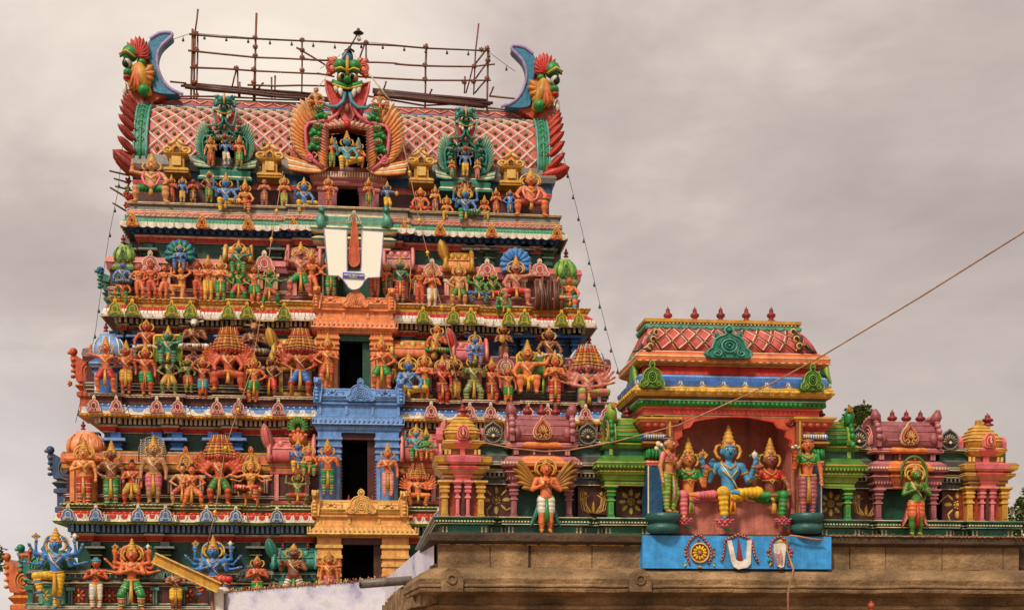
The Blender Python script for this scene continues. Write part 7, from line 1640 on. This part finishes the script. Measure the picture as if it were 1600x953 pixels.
row(48.3, [
 (353,210,259,'small blue flute player in white trousers inside the left green gable',D(arms='bless,bless',skin='skinb',cloth='white',legs='contra',dY=.3)),
 (329,210,260,'orange statue in red trousers left of the blue flute player',D(arms='down,bless',skin='lorange',cloth='red')),
 (374,210,261,'orange statue in green trousers right of the blue flute player',D(arms='bless,down',skin='orange',cloth='green')),
 (727,228,276,'small blue god in yellow skirt inside the right green gable',D(arms='down,down',skin='skinb',cloth='yellow',ups='up',dY=.3)),
 (706,248,277,'tiny orange attendant left of the yellow skirted blue god',D(arms='nama,nama',skin='orange',cloth='teal')),
 (746,248,279,'tiny orange attendant in pink right of the yellow skirted blue god',D(arms='nama,nama',skin='lorange',cloth='rose')),
 (542,203,272,'teal seated god with yellow trousers in the dark central gable niche',D(legs='lalL',arms='bless,knee',skin='aqua',cloth='yellow',ups='up',fat=.02,dY=-.2)),
 (519,212,262,'small orange attendant in green left inside the central gable niche',D(arms='hold,nama',skin='orange',cloth='green',dY=.1)),
 (560,214,266,'small orange attendant in pink right inside the central gable niche',D(legs='lalR',arms='nama,nama',skin='lorange',cloth='rose',fem=1)),
 (494,137,173,'tiny flesh coloured rider left of the big green beast face',D(legs='squat',arms='hip,hip',skin='fawn',cut='shorts',cloth='dorange',crown='hair',dY=.1)),
 (593,142,176,'tiny flesh coloured rider right of the big green beast face',D(legs='squat',arms='hip,hip',skin='fawn',cut='shorts',cloth='dorange',crown='hair',dY=.1)),
])
# ---- fourth tier
row(Y4, [
 (192,409,444,'blue cross legged statue riding on a kneeling man, left corner',D(legs='cross',arms='knee,knee',skin='skinb',cloth='blue',crown='hair',dY=.1)),
 (192,434,476,'orange kneeling bearer in green carrying the blue cross legged statue',D(legs='lalR',arms='knee,knee',skin='dorange',cloth='green',crown='none')),
 (217,411,467,'leftmost of the bare orange women dancing on the gold ledge',D(legs='contra',arms='hip,hip',skin='orange',cut='none',fem=1,crown='hair',trim='lgold')),
 (236,409,469,'bare orange woman with wide hips under a pink rosette arch',D(legs='contra',arms='down,hip',skin='dorange',cut='none',fem=1,crown='hair')),
 (257,413,470,'bare orange woman reaching her arm up to the blue tree sitter',D(legs='contraL',arms='down,up',skin='orange',cut='none',fem=1,crown='hair')),
 (281,380,424,'blue seated flute player in a tree of blue green leaves',D(legs='seat',arms='chest,bless',skin='skinb',cloth='blue',crown='cap',dY=.1)),
 (283,417,476,'small orange climber with both arms raised under the blue tree sitter',D(legs='lift',arms='up,upin',skin='lorange',cut='none',crown='hair',fem=1)),
 (308,409,468,'bare orange woman right of the small climber',D(legs='contra',arms='up,down',skin='dorange',cut='none',fem=1,crown='hair')),
 (325,397,470,'tall orange statue with crossed arms and yellow trousers',D(arms='fold,fold',skin='orange',cloth='yellow')),
 (345,398,471,'slim orange statue in green trousers beside the cross armed one',D(arms='chest,chest',skin='lorange',cloth='green',trim='lgold')),
 (373,373,432,'green god riding on the shoulders of a green monkey bearer',D(legs='seat',arms='hold,up',skin='teal',cloth='green',halo=1,dY=.1)),
 (373,410,474,'green monkey bearer with spread green legs and orange hips',D(legs='wide',arms='hip,hip',skin='green',cloth='rust',cut='shorts',head='monkey',crown='cap',thick=1.15)),
 (397,415,476,'orange man in green shorts beside the green monkey bearer',D(legs='contra',arms='hip,down',skin='orange',cloth='green',cut='shorts',crown='hair')),
 (421,411,478,'green leaping monkey statue with raised arm and striped body',D(legs='lungeR',arms='up,out',skin='green',cloth='rust',cut='shorts',head='monkey')),
 (470,376,464,'large orange moustached warrior with raised arm holding a woman',D(legs='lungeL',arms='up,down',skin='dust',cloth='green',cut='shorts',moust=1,thick=1.15)),
 (487,388,464,'orange woman leaning on the large moustached warrior',D(legs='contra',arms='down,hip',skin='orange',cloth='dorange',fem=1,cut='none')),
 (517,390,463,'guardian in green striped trousers half hidden by the left of the white board',D(arms='hip,down',skin='orange',cloth='green',cut='stripe')),
 (585,390,466,'guardian in red striped trousers half hidden by the right of the white board',D(arms='down,down',skin='orange',cloth='pink',cut='stripe')),
 (603,408,460,'small orange statue in dark green beside the right edge of the board',D(arms='chest,hip',skin='orange',cloth='dgreen')),
 (625,398,473,'green archer with red striped legs holding a gold bow',D(legs='stand',arms='down,hold',skin='teal',cloth='red',cut='stripe',halo=1,hold=(None,'bow'))),
 (656,417,477,'bare reddish woman with raised arm right of the green archer',D(legs='stand',arms='down,upout',skin='dorange',cut='none',fem=1,crown='hair')),
 (675,411,481,'orange praying statue in plain white skirt',D(arms='nama,nama',skin='orange',cloth='white',halo=1)),
 (717,408,479,'heavy orange monkey chief in green shorts before the gold barrel',D(legs='wide',arms='hip,down',skin='fawn',cloth='mgreen',cut='shorts',head='monkey',halo=1,fat=.02,thick=1.15)),
 (748,424,474,'small green monkey with bluish legs squatting on the left of a pair',D(legs='squat',arms='up,knee',skin='green',cloth='blue',head='monkey',crown='cap')),
 (770,424,472,'small green monkey with red shorts on the right of a pair',D(legs='squat',arms='knee,knee',skin='mgreen',cloth='red',cut='shorts',head='monkey',crown='cap')),
 (786,449,492,'green monkey crouching low over the ledge near the fierce seated king',D(legs='kneel',arms='down,knee',skin='green',cloth='green',head='monkey',crown='cap',dY=-.2)),
 (806,398,480,'fierce moustached king seated before a fan of blue leaves',D(legs='wseat',arms='knee,up',skin='dust',cloth='red',cut='shorts',moust=1,thick=1.2)),
 (889,432,487,'seated woman with raised arm and curly black hair at the right corner',D(legs='lalR',arms='up,knee',skin='orange',cloth='aqua',crown='hair',fem=1,thick=1.2)),
])
# ---- third tier
row(Y3, [
 (165,523,613,'yellow orange bearer with raised arm and red shorts at the left blue dome',D(legs='wide',arms='up,out',skin='orange',cloth='red',cut='shorts')),
 (197,530,616,'brown warrior with a short sword left of the green throne',D(legs='stand',arms='bless,down',skin='rust',cloth='gold',cut='shorts',hold=('sword',None))),
 (227,533,618,'red orange warrior in green shorts with one arm raised',D(legs='contra',arms='up,down',skin='dorange',cloth='green',cut='shorts',cloth2='red')),
 (229,497,548,'orange sage seated in white high on the dark blue wall',D(legs='cross',arms='knee,knee',skin='dorange',cloth='white',crown='cap',dY=.5)),
 (263,507,572,'green god on shoulders in front of a bright green throne back',D(legs='seat',arms='bless,up',skin='teal',cloth='teal',dY=.1)),
 (264,550,616,'olive monkey bearer in yellow below the green throne',D(legs='wide',arms='hip,hip',skin='olive',cloth='gold',cut='shorts',head='monkey',crown='cap',thick=1.1)),
 (304,497,548,'bull headed statue with white face seated high on the wall',D(legs='cross',arms='chest,chest',skin='brown',cloth='white',head='bull',crown='none',headcol='white',dY=.5)),
 (293,557,614,'small olive figure stooping behind the brown warrior',D(legs='contra',arms='chest,knee',skin='olive',cloth='rust',cut='shorts',head='monkey',crown='cap',dY=.1)),
 (317,552,624,'brown warrior in blue shorts with arm over his head',D(legs='stand',arms='upin,down',skin='rust',cloth='aqua',cut='shorts')),
 (357,510,613,'red orange many armed many headed demon left of the orange porch',D(legs='wseat',arms='knee,knee',skin='dorange',cloth='rust',cut='shorts',crown='multi',fan=10,thick=1.2,res=.0125)),
 (397,503,556,'deer headed brown statue with antlers seated high on the wall',D(legs='cross',arms='chest,chest',skin='brown',cloth='grey',head='deer',crown='none',headcol='tan',dY=.5)),
 (397,550,629,'orange spearman in green shorts beside the many armed demon',D(legs='contraL',arms='down,hip',skin='orange',cloth='green',cut='shorts',hold=('spear',None))),
 (424,545,626,'thin brown statue in red shorts half turned behind the spearman',D(legs='contra',arms='hip,hip',skin='brown',cloth='red',cut='shorts',dY=.15,turn=-.6)),
 (469,512,620,'brown many headed king with winged arms and blue shorts',D(legs='wide',arms='hip,hip',skin='rust',cloth='blue',cut='shorts',crown='multi',fan=7,thick=1.15,hold=('club',None),res=.0125)),
 (512,519,606,'orange guardian on the left pier of the orange porch',D(legs='contraL',arms='hip,chest',skin='orange',cloth='dorange',cut='shorts',dY=-.05)),
 (596,521,607,'orange guardian in green shorts on the right pier of the orange porch',D(legs='wide',arms='chest,hip',skin='orange',cloth='green',cut='shorts',dY=-.05)),
 (617,555,600,'small brown attendant beside the blue seated god',D(arms='nama,nama',skin='brown',cloth='brown',crown='hair',dY=.25)),
 (638,548,633,'blue god with gold belt seated in yellow right of the orange porch',D(legs='lalL',arms='chest,knee',skin='skinb',cloth='yellow',halo=1)),
 (663,549,624,'orange attendant in green shorts with folded arms by the blue god',D(legs='stand',arms='fold,fold',skin='orange',cloth='green',cut='shorts')),
 (683,504,552,'orange sage in green seated high beside the gold barrel',D(legs='cross',arms='knee,chest',skin='dorange',cloth='green',crown='cap',dY=.4)),
 (691,554,633,'crimson dancer in red shorts with bent knees',D(legs='contra',arms='out,down',skin='red',cloth='dred',cut='shorts')),
 (711,553,632,'dark brown attendant in pale yellow skirt behind the crimson dancer',D(legs='stand',arms='nama,nama',skin='brown',cloth='gold',cut='shorts',dY=.2)),
 (742,516,572,'blue god riding high on the olive bearer',D(legs='seat',arms='chest,bless',skin='skinb',cloth='blue',dY=.1)),
 (740,552,631,'olive bearer in grey green trousers carrying the blue god',D(legs='wide',arms='bless,bless',skin='olive',cloth='olive',cut='stripe',head='monkey',crown='cap')),
 (768,556,633,'reddish warrior with raised hand right of the olive bearer',D(legs='contra',arms='up,down',skin='dorange',cloth='dred',cut='shorts')),
 (794,565,633,'orange youth in green shorts with one hand raised',D(legs='stand',arms='up,down',skin='orange',cloth='green',cut='shorts')),
 (824,529,618,'orange moustached king in yellow shorts on a bright green chair',D(legs='seat',arms='knee,upout',skin='orange',cloth='yellow',cut='shorts',moust=1,thick=1.15)),
 (787,504,575,'brown shield bearer standing on one leg high on the wall',D(legs='stand',arms='chest,chest',skin='brown',cloth='grey',cut='none',dY=.5,hold=('shield',None),crown='cap')),
 (858,510,562,'bare chested sage in white seated high at the right of the wall',D(legs='cross',arms='knee,knee',skin='brown',cloth='white',crown='cap',dY=.5)),
 (867,545,632,'orange praying statue in red striped trousers at the right',D(legs='stand',arms='nama,nama',skin='orange',cloth='red',cut='stripe',halo=1)),
 (918,537,642,'huge brown many headed demon in green seated at the right corner',D(legs='lalL',arms='lap,lap',skin='dust',cloth='lgreen',cut='dhoti',crown='multi',fan=7,thick=1.25,fat=.03,res=.0125)),
])
# ---- second tier
row(Y2, [
 (131,684,789,'orange guardian in red ribbed trousers before the orange dome',D(legs='stand',arms='chest,down',skin='lorange',cloth='red',cut='stripe')),
 (174,686,792,'stout brown guardian in green ribbed trousers beside the orange dome',D(legs='stand',arms='hip,down',skin='brown',cloth='green',cut='stripe',fat=.02,thick=1.1)),
 (206,716,789,'small orange man in yellow shorts beside the stout brown guardian',D(legs='wide',arms='chest,down',skin='dorange',cloth='gold',cut='shorts',crown='bun')),
 (240,678,787,'tall tan man in pink shorts in front of a grey arch',D(legs='stand',arms='down,down',skin='tan',cloth='rose',cut='shorts',thick=1.15)),
 (285,722,790,'left man of the embracing pair on the green ledge',D(legs='lungeL',arms='hip,chest',skin='fawn',cloth='rust',cut='shorts',crown='bun')),
 (300,723,793,'right man of the embracing pair on the green ledge',D(legs='lungeR',arms='chest,hip',skin='orange',cloth='orange',cut='shorts',crown='bun',dY=-.15)),
 (343,678,789,'orange many headed many armed giant on the green ledge',D(legs='wide',arms='hip,hip',skin='dorange',cloth='mgreen',cut='shorts',crown='multi',fan=9,thick=1.2,res=.0125)),
 (392,711,783,'orange goddess in red trousers riding a small lion',D(legs='lalR',arms='out,out',skin='lorange',cloth='red',cut='stripe',fem=1,fan=2,dY=-.1)),
 (466,682,741,'blue god in yellow seated below a fan of green leaves',D(legs='lalL',arms='bless,chest',skin='skinb',cloth='yellow',dY=0)),
 (483,690,745,'small orange consort in green seated on the blue god knee',D(legs='seat',arms='chest,knee',skin='orange',cloth='green',fem=1,dY=-.1)),
 (465,736,790,'olive squatting bearer with raised arms below the blue god',D(legs='squat',arms='up,up',skin='olive',cloth='rust',cut='shorts',head='monkey',crown='cap',dY=-.05)),
 (512,683,773,'orange guardian in green trousers on the left pier of the blue porch',D(legs='stand',arms='bless,bless',skin='orange',cloth='green',cut='stripe',dY=-.1)),
 (606,690,775,'orange guardian in pink trousers on the right pier of the blue porch',D(legs='stand',arms='chest,down',skin='orange',cloth='lpink',cut='stripe',dY=-.1)),
 (650,661,722,'grey blue ascetic seated on rocks right of the blue porch',D(legs='lalL',arms='bless,knee',skin='aqua',cloth='green',ups='up',halo=1)),
 (666,666,722,'green goddess in green and red seated by the grey blue ascetic',D(legs='seat',arms='chest,knee',skin='green',cloth='red',fem=1,dY=-.1)),
 (653,722,790,'orange many headed many armed figure squatting below the ascetic',D(legs='squat',arms='knee,chest',skin='orange',cloth='orange',crown='multi',fan=8)),
])
# ---- first tier
row(Y1, [
 (87,821,951,'tall blue many armed god in yellow with one leg raised, far left',D(legs='lift',arms='hold,bless',skin='skinb',cloth='yellow',halo=1,ups='up',fan=3,hold=(None,None,'discus','conch'),res=.0115)),
 (150,868,951,'orange praying man in white trousers and blue turban',D(legs='stand',arms='nama,nama',skin='dorange',cloth='white',crown='turban',cloth2='aqua')),
 (206,839,953,'orange many armed goddess with green ribbed legs spread wide',D(legs='wide',arms='chest,chest',skin='orange',cloth='green',cut='stripe',fan=4,fem=1,halo=1,ups='up',hold=(None,None,'discus','conch'),thick=1.1,res=.0115)),
 (275,885,956,'headless brown bare statue in yellow shorts under the metal channel',D(legs='stand',arms='fold,fold',skin='brown',cloth='yellow',cut='shorts',head='gone',crown='none')),
 (333,834,930,'blue many armed god with red skirt on the lowest tier',D(legs='squat',arms='chest,bless',skin='skinb',cloth='red',fan=4,halo=1,ups='up',hold=(None,None,'discus','conch'),res=.0115,fem=0)),
 (402,866,946,'red praying man in green trousers above the boundary wall',D(legs='stand',arms='nama,nama',skin='dorange',cloth='green',crown='cap')),
 (459,848,940,'dark brown bearded guardian with sword and white trousers',D(legs='wide',arms='bless,chest',skin='brown',cloth='white',cut='dhoti',sash='green',crown='beast',fat=.035,thick=1.2,moust=1,hold=('sword',None),res=.0115)),
 (514,858,932,'orange four armed guardian on the left pier of the yellow porch',D(legs='contra',arms='down,down',skin='orange',cloth='rose',cut='shorts',ups='up',dY=-.05)),
])
# things that go with some of the statues
def fan_leaves(cx, cy, Y, r0, r1, n_, a0, a1, c, cl, label, name='leaf_fan', cat='sculpture', w_=.3):
    m = M(); k = PXM(cx, Y)
    for i in range(n_):
        a = math.radians(a0+(a1-a0)*i/(n_-1)); m.petal(W(cx+math.cos(a)*r0, cy-math.sin(a)*r0, Y), W(cx+math.cos(a)*r1, cy-math.sin(a)*r1, Y), w_, .08, c, cl)
    c0 = W(cx, cy, Y+.08); m.ell(c0.x, c0.y, c0.z, r0/k*1.05, .08, r0/k*1.05, cl if 0 else c, 10, 6)
    m.build(name, label=label, cat=cat)
fan_leaves(281, 398, 47.5, 8, 24, 9, -20, 200, 'teal', 'skinb', 'blue green leaf fan behind the blue tree sitter')
fan_leaves(806, 412, 47.6, 8, 25, 11, -30, 210, 'skinb', 'lblue', 'blue leaf fan behind the fierce moustached king')
fan_leaves(466, 668, 45.8, 5, 17, 12, -15, 195, 'mgreen', 'green', 'green leaf fan over the blue god beside the blue porch', w_=.2)
fan_leaves(206, 880, 45.0, 14, 30, 14, -10, 190, 'dorange', 'orange', 'orange flame halo behind the many armed goddess', w_=.35)
for cx, cy, Y, rr, n_, c, lb in ((726, 298, 48.35, 14, 5, 'brown', 'brown cobra hood fan over the blue four armed god'), (466, 684, 45.75, 12, 5, 'orange', 'orange cobra hood fan over the blue god in yellow')):
    m = M()
    for i in range(n_):
        a = PI*(.1+.8*i/(n_-1)); p0 = W(cx, cy+8, Y); p1 = W(cx+math.cos(a)*rr, cy-math.sin(a)*rr, Y); m.petal(p0, p1, .3, .1, c, 'gold'); m.ell(p1.x, p1.y-.05, p1.z, .08, .09, .07, c, 6, 5)
    m.build('cobra_hood', label=lb, cat='sculpture')
def chair(x0, x1, y0, y1, Y, label):
    root = thing('throne', W((x0+x1)/2, y1, Y), label, 'throne'); m = M()
    p = [(WX(x, Y), WZ(x, y, Y)) for x, y in ((x0, y1), (x0, y0+3), (x0+3, y0), (x1-3, y0), (x1, y0+3), (x1, y1))]
    m.prism(p, Y, Y+.12, 'lgreen'); p2 = [(WX(x, Y), WZ(x, y, Y)) for x, y in ((x0+3, y1-2), (x0+3, y0+4), (x1-3, y0+4), (x1-3, y1-2))]; m.prism(p2, Y-.02, Y+.02, 'mgreen'); m.tube([(a, Y, b) for a, b in p], .045, 'yellow', 6); m.build('backrest', root)
    m = M()
    for x in (x0+2, x1-2): m.tube([W(x, y1, Y+.05), W(x, y1+26, Y+.05)], .05, 'lgreen', 6)
    m.build('leg', root)
chair(241, 284, 524, 564, 46.65, 'bright green square throne back behind the riding green god')
chair(808, 851, 552, 590, 46.65, 'bright green chair behind the moustached king in yellow')
m = M(); c0, c1 = W(234, 720, 45.95), W(258, 686, 45.95)
pts = [W(x, y, 45.95) for x, y in ((217,722),(217,700),(222,688),(232,683),(246,683),(256,690),(259,704),(259,722))]; m.prism([(p.x, p.z) for p in pts], 45.95, 46.05, 'grey')
for k in range(10):
    for j in range(6): p = W(220+j*7, 718-k*3.4, 45.93); m.ell(p.x, p.y, p.z, .03, .02, .02, 'cream', 5, 3)
m.tube(pts, .03, 'grey', 5); m.build('stone_arch', label='grey arched slab with pale leaf pattern behind the tall tan man', cat='sculpture')
def beast(cx, yf, Y, k_, c, label, name='lion_statue'):
    k = PXM(cx, Y); root = thing(name, W(cx, yf, Y), label, 'sculpture'); S = k_/k
    pr = [('c', (-.3,0,.55), (.3,0,.55), .17, .18), ('c', (.3,-.05,.6), (.42,-.12,.85), .14, .16), ('e', (.43,-.2,.85), (.15,.16,.15)), ('c', (.43,-.3,.8), (.43,-.38,.78), .08, .07)]
    for x, y in ((-.28,-.1),(-.32,.12),(.3,-.12),(.34,.12)): pr += [('c', (x, y, .5), (x+.04, y-.03, .25), .09, .055), ('c', (x+.04, y-.03, .25), (x, y, .04), .05, .05), ('c', (x, y, .04), (x+.01, y-.09, .03), .05, .04)]
    pr += [('c', (-.42,0,.6), (-.6,0,.5), .04, .03), ('c', (-.6,0,.5), (-.66,0,.75), .03, .04)]
    blob_obj('body', root, pr, .03, c, S)
    m = M(); 
    for i in range(12): a = 2*PI*i/12; m.petal((.43*S+.13*S*math.cos(a), -.16*S, .85*S+.13*S*math.sin(a)), (.43*S+.25*S*math.cos(a), -.14*S, .85*S+.25*S*math.sin(a)), .1*S, .04*S, 'brown')
    o = bpy.data.objects.new('mane', m.mesh('mane')); COL.objects.link(o); o.parent = root
    m = M()
    for q in (-1, 1): m.ell((.43+q*.06)*S, -.33*S, .9*S, .028*S, .03*S, .03*S, 'white', 6, 4); m.ell((.43+q*.06)*S, -.355*S, .9*S, .013*S, .02*S, .015*S, 'black', 5, 3)
    o = bpy.data.objects.new('eyes', m.mesh('eyes')); COL.objects.link(o); o.parent = root
beast(392, 791, 45.5, 30, 'lorange', 'small yellow orange lion standing under the riding goddess')
beast(40, 878, 46, 20, 'dorange', 'small orange beast on the far left corner of the lowest tier')

# ---- the shrine group, near the camera: higher resolution, separate fingers
YF = YG-.05
fig(1138, 661, 815, YF+.12, 'large blue four armed god seated in yellow in the middle of the shrine niche', legs='throneL', arms='bless,hold', skin='skyb', cloth='yellow', ups='side', hold=(None, None, 'discus', 'conch'), res=.0082, fingers=True, thick=.95, base='lotus', sash='yellow', halo=0, cloth2='red', bx=1.06)
fig(1075, 680, 813, YF+.14, 'orange goddess in green blouse and pink trousers seated left in the niche', legs='throneL', arms='hold,bless', skin='lorange', cloth='rose', fem=1, blouse='green', hold=(None, 'lotus'), res=.0082, fingers=True, base='lotus', sash='gold', cloth2='green')
fig(1203, 681, 813, YF+.14, 'brown skinned goddess in red and green seated right in the niche', legs='throneR', arms='bless,knee', skin='skinD', cloth='green', fem=1, blouse='red', hold=('lotus', None), res=.0082, fingers=True, base='lotus', sash='gold')
fig(1044, 680, 801, YF-.22, 'woman in green skirt with whisk standing on the left pedestal', legs='contra', arms='down,bless', skin='fawn', cloth='lgreen', fem=1, blouse='rose', crown='hair', hold=(None, None), res=.0082, fingers=True, turn=.75, cloth2='lilac')
fig(1262, 683, 805, YF-.22, 'woman in mauve skirt with whisk standing on the right pedestal', legs='stand', arms='bless,down', skin='orange', cloth='mauve', fem=1, blouse='green', crown='hair', hold=('whisk', None), res=.0082, fingers=True, cloth2='gold', turn=-.15)
# the whisk of the woman on the left rests on her shoulder
m = M()
for q in range(8): p = W(1030+random.uniform(-5, 8), 697+random.uniform(-5, 4), YF-.3); m.ell(p.x, p.y, p.z, .04, .035, .035, 'grey' if q % 2 else 'cream', 7, 5)
m.tube([W(1037, 700, YF-.34), W(1046, 712, YF-.4)], .013, 'gold', 6); m.build('yak_tail_whisk', label='grey yak tail whisk on the shoulder of the woman in green', cat='whisk')
# coloured blouses as their own cloth
R, S, T, fin = fig(853, 713, 833, YG-.02, 'brown winged bird faced guardian praying in white trousers on the parapet', legs='stand', arms='nama,nama', skin='orange', cloth='white', cut='shorts', crown='cap', head='bird', halo=1, res=.0082, fingers=True, sash='green', thick=1.1, fat=.02)
for q in (-1, 1):
    m = M()
    for i, (a, L_) in enumerate(((40, .42), (31, .42), (22, .39), (12, .33), (0, .27), (-14, .2))):
        aa = math.radians(a); m.petal((q*.13, .07, .78-.02*i), (q*(.13+L_*math.cos(aa)), .06, .78-.02*i+L_*math.sin(aa)), .06, .025, 'bronze', 'gold', bend=-.22*q)
    fin(m, 'wing'); m = M()
    for j in range(5): m.petal((q*.05, .05, .5-.02*j), (q*(.13+.02*j), .05, .26-.05*j+.05), .06, .02, 'teal', 'lteal')
    fin(m, 'tail_feathers')
R, S, T, fin = fig(1431, 722, 838, YG-.02, 'green monkey faced guardian praying in orange shorts with curled tail on the parapet', legs='stand', arms='nama,nama', skin='mgreen', cloth='orange', cut='shorts', crown='cap', head='monkey', halo=1, res=.0082, fingers=True, sash='red', thick=1.15, fat=.02)
m = M(); m.tube([(.1, .08, .45), (.165, .09, .6)]+[(.19*math.cos(a), .07, .98+.26*math.sin(a)) for a in [PI*k/18 for k in range(19)]]+[(-.185, .09, .8)], [.03, .028]+[.026-.0005*k for k in range(19)]+[.012], 'mgreen', 8)
fin(m, 'tail')
for q in (-1, 1):
    m = M()
    for j in range(6): m.petal((q*.06, .04, .5-.02*j), (q*(.14+.012*j), .03, .34-.04*j), .06, .02, 'lpink', 'red')
    fin(m, 'skirt_flare')
